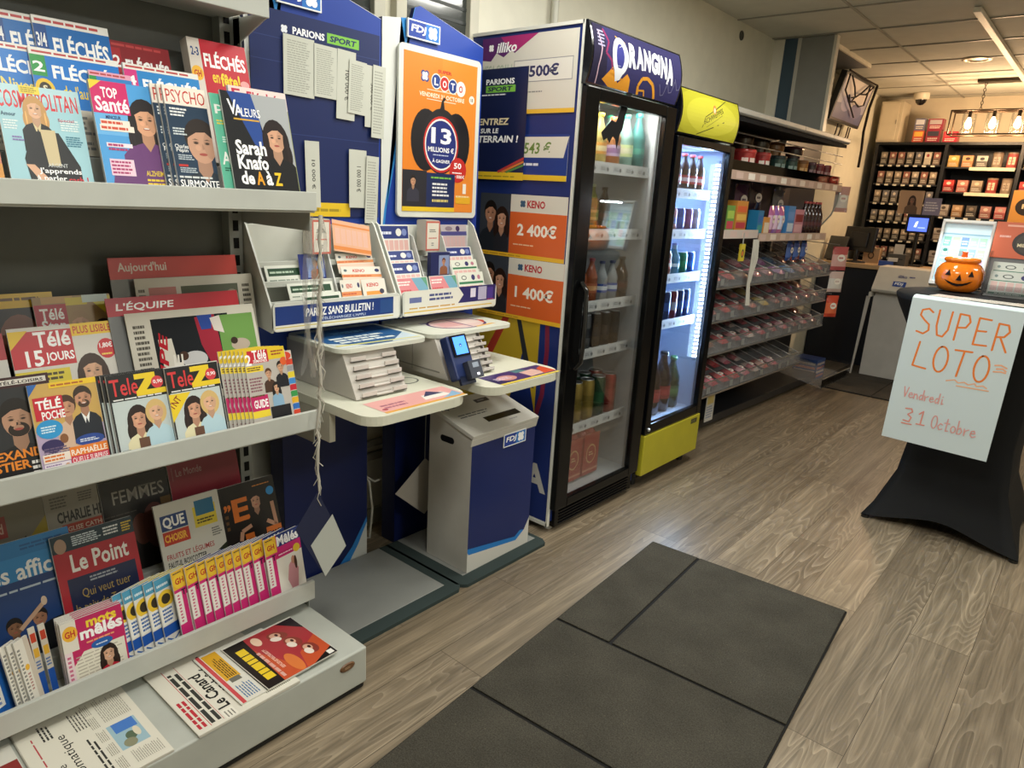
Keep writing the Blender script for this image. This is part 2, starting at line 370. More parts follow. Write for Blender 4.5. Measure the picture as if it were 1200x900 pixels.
        if style == 'long':
            for q in (-1, 1): s.e(cx+q*rx*1.08, cy-fr*.35, rx*.3, ry*.95, hair); s.e(cx+q*rx*1.2, cy-fr*1.0, rx*.1, ry*.7, sk(hair, 1.25))
        return s
def fx(x, y, z, lean=0, yaw=0, roll=0):
    """frame of a sheet facing +X: local x = +Y, local y = up, local z = towards the aisle; base corner at (x,y,z)"""
    m = basis((0, 0, 0), (0, 1, 0), (0, 0, 1), (1, 0, 0))
    return T(x, y, z) @ R(math.radians(yaw), 'Z') @ R(-math.radians(lean), 'Y') @ R(math.radians(roll), 'X') @ m
def fy(x, y, z): return basis((x, y, z), (1, 0, 0), (0, 0, 1), (0, -1, 0))

# ------------------------------------------------------------------ the room
CEIL = 2.57
m = MB().box((-2.3, -2.2, -.05), (2.7, 8.7, 0), '808080', 'oak'); struct('floor', m)
m = MB().box((-2.3, -2.2, CEIL), (2.7, 8.7, CEIL+.08), 'cfcdc0', 'wallpaint'); struct('ceiling', m)
m = MB()
yy = 4.70-.6*11
while yy < 8.6:
    m.box((-2.2, yy-.008, CEIL-.006), (2.6, yy+.008, CEIL), '9b998e', 'paint'); yy += .6
for xx in (-1.5, -.3, .9, 2.1):
    m.box((xx-.008, -2.1, CEIL-.0061), (xx+.008, 8.5, CEIL), '9b998e', 'paint')
struct('trim_1', m)
m = MB().box((-.925, 4.98, CEIL-.035), (-.885, 8.5, CEIL-.006), 'f2ecdc', 'paint'); struct('trim_2', m, bevel=.004)
WC = 'dcd8c5'
m = MB().box((-2.3, -2.2, 0), (-2.2, 8.6, CEIL), WC, 'wallpaint'); struct('wall_left', m)
m = MB().box((-2.3, 8.5, 0), (2.7, 8.6, CEIL), 'd6cab2', 'wallpaint'); struct('wall_back', m)
m = MB().box((2.6, -2.2, 0), (2.7, 8.6, CEIL), WC, 'wallpaint'); struct('wall_right', m)
m = MB().box((-2.3, -2.3, 0), (2.7, -2.2, CEIL), WC, 'wallpaint'); struct('wall_front', m)
m = MB().box((-2.2, -2.2, 0), (-2.185, 2.2, .07), 'a9a99c', 'paint'); struct('baseboard_left', m)
# partition panel and lowered board above the sweets
m = MB().box((-2.2, 5.34, 1.9), (-2.125, 5.40, 2.565), 'e6e2d2', 'wallpaint').box((-2.125, 5.35, 1.9), (-2.03, 5.40, 2.565), '3f5566', 'paint')
m.box((-2.03, 5.34, 1.9), (-2.005, 5.40, 2.565), 'c4c2b8', 'paint').box((-2.005, 5.345, 1.9), (-1.785, 5.40, 2.565), '8d8d88', 'paint').box((-1.785, 5.34, 1.9), (-1.765, 5.4, 2.565), 'd8d2c2', 'paint')
struct('wall_partition', m)
m = MB().box((-2.2, 5.4, 2.545), (-1.86, 6.5, 2.568), '55585c', 'paint').box((-1.86, 5.4, 2.54), (-1.845, 6.5, 2.569), 'e4dcc8', 'paint'); struct('ceiling_board', m)
# windows with closed dark blinds behind the lottery boards
def window(n, y0, y1):
    m = MB()
    for a, b in ((y0-.05, y0), (y1, y1+.05)): m.box((-2.2, a, .95), (-2.165, b, 2.5), 'bdb9a8', 'paint')
    m.box((-2.2, y0, 2.45), (-2.165, y1, 2.5), 'bdb9a8', 'paint').box((-2.2, y0, .95), (-2.165, y1, 1.0), 'bdb9a8', 'paint')
    o = struct('window_%d' % n, m, bevel=.003)
    m = MB().box((-2.199, y0, 1.0), (-2.19, y1, 2.45), '363a38', 'gloss')
    z = 1.04
    while z < 2.44: m.box((-2.192, y0, z), (-2.188, y1, z+.012), '2c302f', 'paint'); z += .05
    m.build('blind', o)
window(1, 1.87, 2.2); window(2, 1.36, 1.72)
m = MB().tube([(-2.172, 2.75, .02), (-2.172, 2.75, CEIL-.01)], .017, 'c9c7b7', 'paint', n=10); struct('trim_3', m)
for i, (x, y, p) in enumerate(CEIL_LIGHTS):
    m = MB().box((x-.3, y-.3, 2.552), (x+.3, y+.3, 2.57), 'e8e8e4', 'paint'); o = tag(m.build('ceiling_light'), ['square ceiling light panel above the magazine rack', 'square ceiling light panel over the shop aisle on the window side', 'square ceiling light panel in front of the drinks coolers', 'square ceiling light panel nearest the till counter', 'square ceiling light panel above the lottery stations'][i], 'ceiling light')
    MB().box((x-.27, y-.27, 2.548), (x+.27, y+.27, 2.552), 'f4f6f0', 'lit').build('diffuser', o)

# ------------------------------------------------------------------ floor mats
ma = math.radians(-3.9)
MMT = T(-1.243, 2.482, 0) @ R(math.radians(3.9), 'Z')
root = thing('entrance_mat', 'large dark grey carpet mat with black grooves on the wooden floor', 'mat', MMT)
CG = '434038'
MB().box((-.004, -2.1, 0), (.77, .004, .006), '1b1a19', 'matte').build('backing', root)
rows = [(0, .739, (.205,)), (.751, 1.194, ()), (1.206, 1.647, (.54,)), (1.659, 2.096, ())]
for a, b, cuts in rows:
    xs = [0]+list(cuts)+[.765]
    for i in range(len(xs)-1):
        MB().box((xs[i]+(.006 if i else 0), -b, .006), (xs[i+1]-(.006 if i < len(xs)-2 else 0), -a, .011), CG, 'carpet').build('carpet_panel', root, bevel=.002)
root = thing('counter_mat', 'dark grooved carpet mat in front of the till counter', 'mat', T(-1.735, 5.96, 0))
MB().box((0, 0, 0), (2.14, 1.15, .006), '1b1a19', 'matte').build('backing', root)
for a, b in ((0, .47), (.478, .975), (.983, 1.48), (1.488, 2.14)):
    for c, d in ((0, .56), (.568, 1.15)):
        MB().box((a, c, .006), (b, d, .011), '45423d', 'carpet').build('carpet_panel', root, bevel=.002)

# ------------------------------------------------------------------ magazine rack
SG = 'c3c6bf'; DG = '5d605c'
Y0, Y1 = -.05, 1.083
g = thing('magazine_rack', 'tall pale grey metal magazine rack with tiered shelves', 'rack', T(0, 0, 0))
MB().box((-2.03, Y0, .0), (-2.005, Y1-.02, 1.95), '666964', 'paint').build('back_panel', g)
for y in (Y1-.045, .0):
    m = MB().box((-2.005, y, 0), (-1.965, y+.04, 1.95), '8f928c', 'paint')
    z = .2
    while z < 1.9: m.box((-1.966, y+.012, z), (-1.9635, y+.028, z+.03), '141414', 'matte'); z += .05
    m.build('upright', g)
def shelf(zl0, zl1, zs, xf, steps, name='shelf'):
    m = MB().box((-2.0, Y0, zs-.012), (xf, Y1, zs), SG, 'paint').box((xf-.004, Y0, zl0), (xf+.008, Y1, zl1), SG, 'paint')
    m.box((-1.98, Y1-.004, zs-.06), (xf-.02, Y1-.001, zs), 'a9aca6', 'paint')
    o = m.build(name, g, bevel=.0025)
    for xb, za, zb in steps: MB().box((-1.998, Y0, za), (xb, Y1-.006, zb), 'b2b5af', 'paint').build('display_step', o, bevel=.002)
    return o
shelf(1.328, 1.375, 1.335, -1.602, [(-1.775, 1.335, 1.425)])
shelf(.738, .791, .745, -1.600, [(-1.775, .745, .80), (-1.85, .80, .87)])
shelf(.176, .236, .183, -1.645, [(-1.755, .183, .25), (-1.872, .25, .32)])
m = MB().box((-2.0, Y0, 1.815), (-1.80, Y1-.02, 1.83), SG, 'paint').box((-1.80, Y0, 1.80), (-1.79, Y1, 1.85), SG, 'paint')
m.box((-2.0, Y1-.006, 1.73), (-1.93, Y1-.002, 1.82), '8f928c', 'paint')
o = m.build('top_shelf', g, bevel=.002)
m = MB().prism([(-2.0, 1.735), (-1.99, 1.735), (-1.80, 1.80), (-1.80, 1.815), (-2.0, 1.815)], 0, .004, SG, 'paint', basis((0, Y1-.002, 0), (1, 0, 0), (0, 0, 1), (0, -1, 0))); m.build('shelf_bracket', o)
m = MB().box((-2.0, Y0, .0), (-1.392, Y1-.004, .02), '2a2a28', 'matte'); m.box((-2.0, Y0, .02), (-1.385, Y1, .136), 'b9bcb4', 'paint'); b = m.build('base_plinth', g, bevel=.006, seg=3)
m = MB().lathe([(.0205, 0), (.0205, .002), (.016, .004)], '6b4a2e', 'plastic', basis((-1.385, 1.015, .104), (0, 1, 0), (0, 0, 1), (1, 0, 0)) @ Matrix.Diagonal((1.2, .62, 1, 1)), n=20)
m.art(Art(.02, .008).l(0, 0, 1, 1, 2, 'b89a78'), basis((-1.3808, 1.005, .1), (0, 1, 0), (0, 0, 1), (1, 0, 0))); m.build('oval_badge', b)

# ------------------------------------------------------------------ magazines
def mag(label, x, y, z, w, h, t, lean, A, yaw=0, roll=0, group=None, cat='magazine', name='magazine', edge='e6e2d8', M=None, spine=None):
    M = T(0, 0, t*math.sin(math.radians(lean))+.0012) @ (M if M is not None else fx(x, y, z, lean, yaw, roll))
    r = thing(name, label, cat, M, group)
    m = MB().box((0, .0006, -t), (w-.0006, h-.0006, -.0005), edge, 'paper')
    if t > .005:
        k = int(t/.0022)
        for i in range(1, k): m.box((.001, h-.0006, -t*i/k-.0002), (w-.002, h-.0003, -t*i/k+.0002), 'b9b3a8', 'paper')
    m.build('pages', r)
    m = MB().box((0, 0, -.0005), (w, h, 0), 'd8d8d4', 'print').box((-.0004, 0, -t), (0, h, 0), spine or 'd8d8d4', 'print').box((0, 0, -t-.0002), (w, h, -t), 'c9c9c6', 'print')
    m.art(A, I4); m.build('cover', r)
    return r
SKIN = 'dca888'; SK2 = 'c99474'
# --- top shelf, front row
A = Art(.149, .222, 'a5d3de').r(0, .87, 1, .13, 'b9dce4').t('COSMOPOLITAN', .0, .795, .96, .155, 'd8333c', .02)
A.P(.42, .80, .085, 'e6b795', 'c99a5e', '1d1f22', 'long', True, None, .82, collar='d9c79a')
A.p([(.24, .08), (.2, .35), (.33, .60), (.66, .60), (.86, .3), (.86, .06), (.6, 0), (.3, 0)], '1d1f22').p([(.44, .62), (.62, .62), (.62, .3), (.47, .3)], 'd3c299')
A.p([(.2, .3), (.3, .3), (.62, .03), (.55, .0), (.48, 0)], 'e0b090').p([(.6, 0), (.78, .16), (.85, .13), (.76, 0)], 'e0b090').e(.57, .1, .14, .1, '17181a')
A.r(.28, .93, .24, .07, 'f1d84a').l(.3, .94, .2, .05, 3, '9a8a30').t('Amour', .02, .72, .17, .035, '24506b').l(.03, .6, .18, .09, 4, 'e8f4f4').l(.1, .5, .14, .05, 2, '8a7ab8').l(.7, .62, .26, .11, 5, 'e8f4f4').t('Special', .68, .70, .2, .035, 'b05570').l(.74, .48, .22, .1, 5, '3f7f98').l(.1, .02, .14, .12, 5, 'eaf6f6')
A.t('ARGENT', .46, .285, .24, .035, 'd8dcdc', .0).t("J'apprends", .34, .215, .52, .062, 'ffffff').t('à parler', .3, .145, .36, .065, 'ffffff').t('cash !', .68, .145, .25, .062, 'd8333c').l(.55, .05, .34, .08, 4, 'eef4f4')
mag('pale blue magazine with a smiling blonde woman in a black jacket on the cover', -1.675, .444, 1.335, .149, .222, .006, 14, A)
A = Art(.149, .215, 'd98a70').r(0, 0, 1, .3, 'e6a24c').l(.3, .1, .66, .2, 4, 'c9382e', .7).e(.6, .7, .4, .25, 'e2b08e').t('CA', .6, .02, .38, .1, 'ffffff')
mag('orange and pink magazine at the outer end of the upper shelf', -1.682, .286, 1.335, .149, .215, .006, 14, A)
A = Art(.138, .252, '4fa2e2').p([(0, .55), (.6, .55), (.3, 1), (0, 1)], '6db6ec').P(.75, .70, .135, 'e2a986', '211a1c', '6d3d78', 'long', True, None, .95)
A.p([(.05, 0), (.15, .25), (.4, .38), (.6, .45), (.7, .2), (.7, 0)], '6b3b76').r(0, .73, .54, .27, 'd2296c').p([(0, 1), (0, .92), (.18, 1)], 'f2d23c').t('TOP', .15, .86, .24, .09, 'ffffff', .04).t('Santé', .04, .745, .49, .125, 'ffffff', .04)
A.t('MINCEUR', .16, .685, .22, .03, '272d66').r(.07, .63, .43, .05, 'f6e8dc').r(.05, .585, .5, .05, 'f6e8dc').l(.08, .635, .4, .04, 1, 'd6543c').l(.07, .59, .46, .04, 1, 'd6543c').r(.1, .45, .38, .035, 'f6e6f0').l(.12, .415, .3, .07, 2, 'b0386e').r(.1, .21, .36, .14, 'f0cfe0').l(.12, .22, .32, .12, 4, 'b0386e').t('ALZHEIMER', .62, .22, .36, .045, 'f2d23c').l(.62, .1, .34, .1, 3, 'f2d23c').e(.72, .04, .13, .05, 'f0a63c')
mag('blue magazine with a dark-haired smiling woman in purple and a pink title box', -1.662, .613, 1.335, .138, .252, .009, 14, A)
A = Art(.097, .262, '1f3850').r(0, .84, 1, .16, 'f0e6da').t('PSYCHO', .05, .86, .92, .11, 'c3342d', -.0).P(.72, .52, .17, 'c79a80', '2b2320', '23303c', 'short', False)
A.l(.08, .74, .4, .08, 3, 'e8eaea').l(.08, .58, .32, .07, 3, 'cfd8dc').t('Charles', .06, .47, .32, .035, 'e8eaea').t('Pépin', .08, .43, .28, .04, 'e8eaea').l(.1, .37, .42, .05, 3, 'b8c4cc').r(.08, .315, .22, .018, 'c3342d').l(.1, .26, .4, .05, 3, 'b8c4cc').t('SURMONTER', .05, .14, 1.06, .062, 'ffffff').t('LES', .05, .065, .24, .05, 'ffffff').l(.33, .065, .66, .05, 1, 'ffffff', 1.).l(.05, .21, .9, .03, 1, 'd8dcdc')
p0 = mag('navy magazine with a man leaning on his hand, front of its small pile', -1.64, .757, 1.335, .097, .262, .006, 14, A)
for i in range(2):
    copy_tree(p0, fx(-1.647-.007*i, .748-.012*i, 1.338, 14), 'navy magazine, %s copy behind the man-and-hand cover, mostly hidden' % ORD[i+1])
A = Art(.15, .258, '63bda0').t('plus', .05, .82, .5, .11, 'f4f6f2').l(.05, .72, .5, .05, 2, 'e8d24a').l(.1, .56, .8, .06, 3, 'dff0e8').t('ARGENT', .04, .36, .8, .12, 'f4f6f2').l(.06, .3, .6, .04, 2, '1e5e48').e(.5, .14, .2, .1, '2e6a54')
mag('mint green magazine half hidden behind the black one with two-tone headline', -1.63, .860, 1.335, .15, .258, .006, 14, A)
A = Art(.174, .268, '17191d').p([(.1, 1), (.5, 1), (.56, .5), (.4, .55)], '274a94').p([(.45, 1), (1, 1), (1, .3), (.6, .55)], 'a9adb0').P(.74, .62, .125, 'd2a284', '241a1a', '16171a', 'long', False, None, .9)
A.t('V', .08, .80, .13, .13, 'ffffff').t('A', .17, .79, .12, .10, 'ffffff').t('LEURS', .27, .79, .28, .075, 'ffffff', .01).r(.14, .755, .38, .014, 'd8a83c')
A.t('Sarah', .1, .45, .46, .13, 'ffffff', .05).t('Knafo', .1, .32, .46, .13, 'ffffff', .05).t('de', .11, .185, .2, .12, 'ffffff', .05).t('A', .34, .185, .12, .12, 'f0a42c', .05).t('à', .49, .185, .1, .13, 'ffffff', .05).t('Z', .62, .185, .12, .12, 'f2c62e', .05).l(.08, .06, .85, .08, 2, 'f0f0ee', .6)
mag('black magazine with a long-haired woman and large white headline with orange letters', -1.62, .882, 1.335, .172, .268, .005, 14, A)
A = Art(.155, .285, 'e8dcd6').r(0, .86, 1, .14, 'e9d6d2').t('Fléchés', .30, .87, .62, .1, 'c02c48', .03).t('F', .05, .88, .14, .1, 'c02c48', .03).r(0, .0, 1, .84, '9aa06a').l(.1, .1, .8, .6, 8, 'd7b04a')
mag('white puzzle magazine with a crimson title behind the black headline magazine', -1.647, .92, 1.335, .15, .285, .008, 14, A)
# --- top shelf, raised back row of puzzle magazines
def flech(w, h, title, bg, num, sub, numbg='1c4f94', sub_c='f4e07a', band='eceae4'):
    A = Art(w, h, bg).r(0, .94, 1, .06, band).l(.03, .95, .9, .04, 1, 'c04a4a', .5)
    A.t(title, .22, .73, .74, .16, 'ffffff', .05).r(0, .74, .16, .2, numbg).t(num, .02, .78, .12, .1, 'ffffff', .04)
    A.e(.11, .62, .105, .10, 'f0c93c').e(.11, .62, .065, .065, '3a3428').t('S', .085, .585, .05, .07, 'f0e6c0', .05).t(sub, .3, .56, .46, .12, sub_c, .02)
    A.r(.0, .0, 1, .45, 'd8d0c0').l(.08, .05, .5, .35, 7, '8a8a86')
    return A
mag('blue crossword magazine with a yellow subtitle, rearmost on the upper shelf', -1.84, .578, 1.425, .155, .30, .008, 14, flech(.155, .30, 'FLÉCHÉS', '1c6cb8', '3/4', 'Niveau 3/4'))
mag('second blue crossword magazine tucked behind the rearmost one', -1.849, .50, 1.425, .155, .30, .006, 14, flech(.155, .30, 'FLÉCHÉS', '1c6cb8', '3/4', 'Niveau'))
mag('blue crossword magazine with a green number tab, in front of the rearmost ones', -1.795, .546, 1.425, .178, .222, .006, 14, flech(.178, .222, 'FLÉCHÉS', '1f7bd0', '2', "de l'auteur", '2f9a4c', 'f4d63c'))
mag('blue crossword magazine with a green number three tab', -1.803, .44, 1.425, .16, .225, .006, 14, flech(.16, .225, 'FLÉCHÉS', '1f7bd0', '3', 'Niveau', '2f9a4c'))
mag('blue crossword magazine with a pink masthead band behind the woman in purple', -1.785, .654, 1.425, .09, .192, .005, 14, flech(.09, .192, 'FLÉCHÉS', '3a86cc', '20', 'jeux', '2f9a4c', 'f4d63c', 'e8a8c0'))
mag('blue crossword magazine with a magenta number tab beside the woman in purple', -1.795, .735, 1.425, .178, .222, .007, 14, flech(.178, .222, 'FLÉCHÉS', '2f8ad0', '4', 'jeux', 'd83a86', 'f4d63c'))
mag('red crossword magazine standing in the shade at the rear of the upper shelf', -1.862, .74, 1.425, .14, .28, .008, 14, flech(.14, .28, 'FLÉCHÉS', '8f2a30', '2', 'en fête', 'b03038', 'd8a83c', '8f2a30'))
A = Art(.158, .312, 'c32c3a').r(0, .0, .2, 1, 'ded6cc').t('FLÉCHÉS', .24, .78, .72, .14, 'ffffff', .05).t('2-3', .04, .86, .13, .07, '2a4a86', .04).e(.1, .72, .1, .06, 'f0b83c').t('GH', .04, .69, .12, .055, 'c3342d', .05).t('en', .34, .66, .12, .07, 'f4d63c').t('fête!', .48, .64, .34, .11, 'f4d63c', .05).e(.9, .68, .08, .03, 'e6a6a6').r(.42, .47, .44, .14, '2a7cc0').t('200', .5, .48, .34, .11, 'ffffff', .04).l(.3, .1, .6, .3, 6, 'e8b0a0')
mag('thick red crossword magazine with a yellow festive subtitle', -1.83, .916, 1.425, .158, .312, .036, 14, A, spine='cfc8bc')

# --- middle shelf, front row
A = Art(.134, .228, '2a2c30').r(0, .9, 1, .1, '3a1a1c').r(.3, .925, .66, .05, 'd8d4cc').t('TÉLÉ-LOISIRS', .32, .932, .6, .036, '2a1a1a', .04).P(.47, .60, .16, 'b98e74', '1c1715', '191a1d', 'short', False, '2a201c')
A.t('ALEXANDRE', -.12, .24, 1.06, .085, 'e8892c', .05).t('ASTIER', -.08, .14, .62, .085, 'e8892c', .05).l(.55, .06, .42, .15, 3, 'eceae6', .6)
mag('dark magazine with a bearded man and orange headline', -1.657, .338, .745, .134, .228, .005, 14, A)
A = Art(.133, .207, 'cfa95e').r(0, .0, 1, .5, 'b9a6c4').P(.50, .72, .1, 'cd9878', '4a3226', 'd7b79f', 'up', False, None, .7).P(.76, .79, .105, 'c99274', '3a2c24', '1d2430', 'short', True, '4a382c', .75, collar='f2f2f0')
A.r(.3, .94, .7, .06, 'f0c82e').l(.33, .95, .6, .035, 1, 'b8662c').p([(0, 1), (.14, 1), (0, .88)], '2a66b4').r(.04, .62, .42, .24, 'c9283a').t('TÉLÉ', .07, .73, .36, .12, 'ffffff', .05).t('POCHE', .13, .62, .33, .09, 'ffffff', .04)
A.e(.2, .52, .19, .1, '2f9ad8').l(.08, .48, .24, .08, 3, 'd8f0fc').e(.2, .34, .16, .07, '332a5e').e(.38, .4, .06, .05, '8a5a3a').l(.06, .25, .4, .08, 3, '6a5a7a').r(.03, .17, .4, .09, 'f4e6da').l(.05, .18, .36, .07, 2, 'e07a2c').r(.03, .02, .38, .14, 'efe6ee').l(.05, .03, .24, .12, 5, '8a6aa0').e(.36, .09, .05, .05, 'cfa084')
A.e(.75, .34, .22, .06, '2a4a98').l(.6, .32, .3, .04, 2, 'e0e8f4').r(.42, .19, .58, .1, 'e9822e').t('RAPHAËLLE', .44, .2, .54, .075, 'fff4e6').r(.42, .0, .58, .19, 'd33a55').t('QUELLE SURPRISE', .44, .105, .54, .07, 'fff0f0', .02).l(.44, .02, .54, .07, 1, 'fff0f0', .9)
mag('television magazine with a wedding couple and a red title box', -1.646, .426, .745, .134, .207, .006, 14, A)
def telez(tnt):
    A = Art(.131, .207, '17181b').r(.03, .0, .94, .70, 'c6d2d2').t('Tele', .04, .76, .46, .19, 'd8383c', .02).p([(.46, .98), (.82, .98), (.82, .92), (.46, .92)], 'f0d02a').p([(.64, .92), (.82, .92), (.64, .79), (.48, .79)], 'f0d02a').p([(.46, .79), (1, .79), (1, .73), (.46, .73)], 'f0d02a')
    A.e(.84, .86, .105, .07, 'd8424a').t('0,90', .77, .838, .16, .05, 'ffffff', .03).l(.06, .705, .85, .03, 1, 'e8e8e6', .5)
    A.P(.42, .48, .115, 'd6a184', '2a1c1a', 'e7dfb8', 'long', False, None, .78).P(.73, .53, .105, 'e2b393', 'd9b878', 'b8d6e2', 'bob', True, None, .8).r(.36, .02, .18, .24, '6a4a3a')
    A.r(.03, .0, .94, .03, 'c84a4a').l(.06, .04, .14, .12, 4, '6a7a7a')
    if tnt: A.p([(0, .69), (.4, .69), (0, .36)], 'f0d02a').t('TNT', .04, .5, .26, .08, '8a2a1a', .03, 0, .8)
    return A
zz = mag('black and yellow television weekly with two women, nearer to the wedding cover', -1.632, .575, .745, .131, .207, .005, 14, telez(False))
for i in range(2): copy_tree(zz, fx(-1.639-.007*i, .567-.008*i, .748, 14), 'black and yellow television weekly, %s copy behind the one beside the wedding cover' % ORD[i+1])
mag('black and yellow television weekly with two women and a yellow corner flash', -1.625, .703, .745, .132, .209, .006, 14, telez(True))
A = Art(.118, .225, 'bdb7b0').r(0, .86, 1, .14, 'e6c62a').r(.08, .84, .5, .15, 'c8283a').t('2', .02, .82, .14, .13, 'ffffff', .04).t('Télé', .2, .88, .34, .11, 'ffffff', .04).t('SEMAINES', .2, .845, .34, .035, 'ffffff').l(.66, .9, .3, .07, 2, 'a0402c')
A.r(0, .74, .42, .07, 'f0d63a').l(.03, .75, .34, .05, 2, '6a4a2a').l(.04, .5, .34, .18, 5, '8a5a66').r(-.0, .28, .42, .18, 'c21f63').t('GUIDE', .06, .31, .34, .1, 'ffffff', .05).r(0, .2, .42, .08, 'f0d63a').l(.04, .44, .34, .03, 1, '5a4a1a').l(.05, .04, .3, .12, 4, '7a5a5a')
A.P(.52, .70, .05, 'd0a080', '5a3a26', '4a3226', 'short', False, None, .8).P(.66, .52, .05, 'd8a888', '1c1616', '8ab0cc', 'long', False, None, .8).P(.84, .76, .055, 'd0a080', '241c1a', '1c1e26', 'short', False, None, .8)
A.r(.44, .1, .5, .2, '1c1c22').e(.94, .82, .09, .05, 'e0602c').r(0, .0, 1, .035, 'e8e8e4').r(.42, .06, .5, .02, 'f0d63a')
ss = mag('front copy of the fanned yellow-topped television magazines with three young people', -1.62, .905, .745, .118, .225, .0026, 14, A, roll=0)
for i in range(6):
    copy_tree(ss, fx(-1.6245-.0042*i, .896-.0092*i, .748, 14), 'yellow-topped television magazine, %s copy back on the wedding-cover side of the fan' % ORD[i+1])
for i in range(2):
    A = Art(.06, .2, 'd0c8bc')
    for k, c in enumerate(['d8452e', '2f6fc0', 'e8b42c', '3a9a52', 'c8283a', '3f8ad0', 'e8d23a', '9a9aa0', 'd8452e']): A.r(.3, .08+.09*k, .7, .08, c)
    A.e(.6, .93, .36, .06, 'd8452e'); A.r(.0, .0, .3, 1, 'b8b0a8')
    mag(['thin magazine with a rainbow striped edge beside the fanned television magazines', 'second thin rainbow-edged magazine, outermost at the end of the middle shelf'][i], -1.655-.006*i, .985+.022*i, .745, .06, .205-.012*i, .004, 14, A)
# --- middle shelf, raised rows
A = Art(.22, .247, 'd4d0c8').r(0, .62, .58, .34, 'c22a34').p([(0, .97), (.18, .97), (0, .8)], 'e6c02c').t('Télé', .22, .80, .34, .15, 'ffffff', .04).t('15', .12, .63, .16, .15, 'ffffff', .04).t('JOURS', .30, .64, .27, .11, 'ffffff', .04).r(.58, .88, .42, .12, 'ecc42c').t('PLUS LISIBLE', .6, .9, .38, .075, 'c8382a', .03)
A.r(0, .46, .5, .13, 'dcc83a').l(.1, .48, .38, .09, 2, '4a4020').t('+2', .46, .28, .1, .08, '3a3a40').P(.72, .52, .13, 'd8a888', '3a2418', '20242e', 'long', True, None, .75).e(.9, .73, .095, .1, 'c82c34').t('1,80€', .83, .73, .13, .06, 'ffffff', .03).l(.84, .66, .11, .03, 1, 'f0d060').l(.1, .1, .3, .2, 5, '6a6a70')
mag('wide television magazine with a brown-haired woman, a red title and a round red price spot', -1.797, .444, .80, .217, .247, .006, 16, A)
A = Art(.155, .243, 'e0b82c').r(0, .0, 1, .86, '241f22').l(.05, .92, .8, .05, 1, '6a4a1a').e(.5, .5, .3, .3, '7a4a38').r(0, .2, .12, .6, '28407a')
mag('yellow-banded magazine with a dark portrait behind the wide red-titled one', -1.885, .41, .87, .15, .242, .005, 14, A)
A = Art(.17, .232, 'a98a5a').r(0, .5, .4, .42, 'b8283a').t('Télé', .06, .76, .3, .12, 'ffffff', .04).t('Star', .06, .64, .3, .12, 'ffffff', .04).r(.1, .93, .4, .07, 'c8a060').r(.4, .9, .28, .08, 'd8c43c').P(.55, .70, .11, 'c89878', 'a8865a', '6a4a3a', 'short', True, None, .7).P(.85, .6, .1, 'c08c70', '2a2020', '3a2a44', 'long', False, None, .7).p([(.68, .98), (1, .98), (1, .72)], 'd8cc3a').r(.62, .92, .34, .08, 'cfe0dc')
mag('television magazine with a red title box and a blond head, behind the wide red-titled one', -1.872, .518, .87, .168, .232, .005, 14, A)
A = Art(.09, .24, 'c9c6c0').r(0, .75, 1, .25, 'a83038').l(.1, .1, .8, .5, 10, '6a6a66')
mag('magazine with a dark red band at the outer end of the middle shelf', -1.798, .345, .80, .09, .235, .004, 16, A)
# newspaper holders with header boards
def holder(label, x, y, z, lean, w, hh, bh, band, title, tc, tx, tw):
    r = thing('newspaper_holder', label, 'newspaper holder', fx(x, y, z, lean))
    MB().box((0, 0, -.006), (w, hh-bh, -.003), '77797a', 'gloss').box((0, 0, -.006), (w, .01, .028), '77797a', 'gloss').build('tray', r)
    A = Art(w, bh, band).t(title, tx, .22, tw, .56, tc, .03, .12 if title[0] == 'L' else 0)
    m = MB().prism(rrect(w, bh, .008, 4, w/2, hh-bh/2), -.006, -.002, band, 'print'); m.art(A, T(0, hh-bh, -.002)); m.build('header_board', r)
    return r
def paper_news(label, x, y, z, lean, w, h, t, A, roll=0):
    r = thing('newspaper', label, 'newspaper', fx(x, y, z, lean, 0, roll))
    m = MB()
    k = 4
    for i in range(k): m.box((.002*i, 0, -t*(i+1)/k+.0004), (w+.003*math.sin(i*2.), h-.002*i, -t*i/k), 'cfcabd', 'paper')
    m.art(A, T(0, 0, 0), 'paper'); m.build('sheets', r)
    return r
holder('newspaper holder with a red header board in slanted white lettering', -1.79, .657, .805, 16, .346, .30, .046, 'b8202e', "L'ÉQUIPE", 'ffffff', .06, .42)
A = Art(.345, .245, 'cdc8bb').r(.17, .08, .6, .84, '1d2024').p([(.2, .7), (.3, .7), (.34, 0), (.22, 0)], 'd8d3c6').t('UIPE', .22, .12, .46, .09, 'b8202e', .05, .2, 1.45).l(.04, .1, .1, .78, 14, '5a564e').r(.68, .3, .3, .6, '6f9a50')
A.e(.45, .45, .1, .09, 'c8c8c8').e(.37, .5, .035, .05, '4a342a').p([(.5, .9), (.66, .92), (.68, .4), (.58, .35), (.52, .6)], 'a02a3c').p([(.52, .92), (.64, .92), (.62, .76), (.54, .76)], '2f4a98').p([(.62, .88), (.7, .9), (.72, .7), (.64, .74)], 'd8d0c8').e(.84, .55, .08, .07, 'b8a898').e(.79, .6, .03, .04, '3a2c24').e(.88, .44, .05, .05, '3a4a88').t('LLE', .34, .1, .3, .1, 'e6e2d8', .04, 0, 1.5).t('L', .64, .2, .06, .16, 'e6e2d8')
paper_news('sports newspaper with a football photo under the slanted white title', -1.783, .690, .82, 16, .345, .235, .012, A)
holder('newspaper holder with a red header board in plain white lettering, behind the sports paper', -1.885, .696, .8715, 10, .343, .318, .055, 'c0433c', "Aujourd'hui", 'd8ccc0', .06, .36)
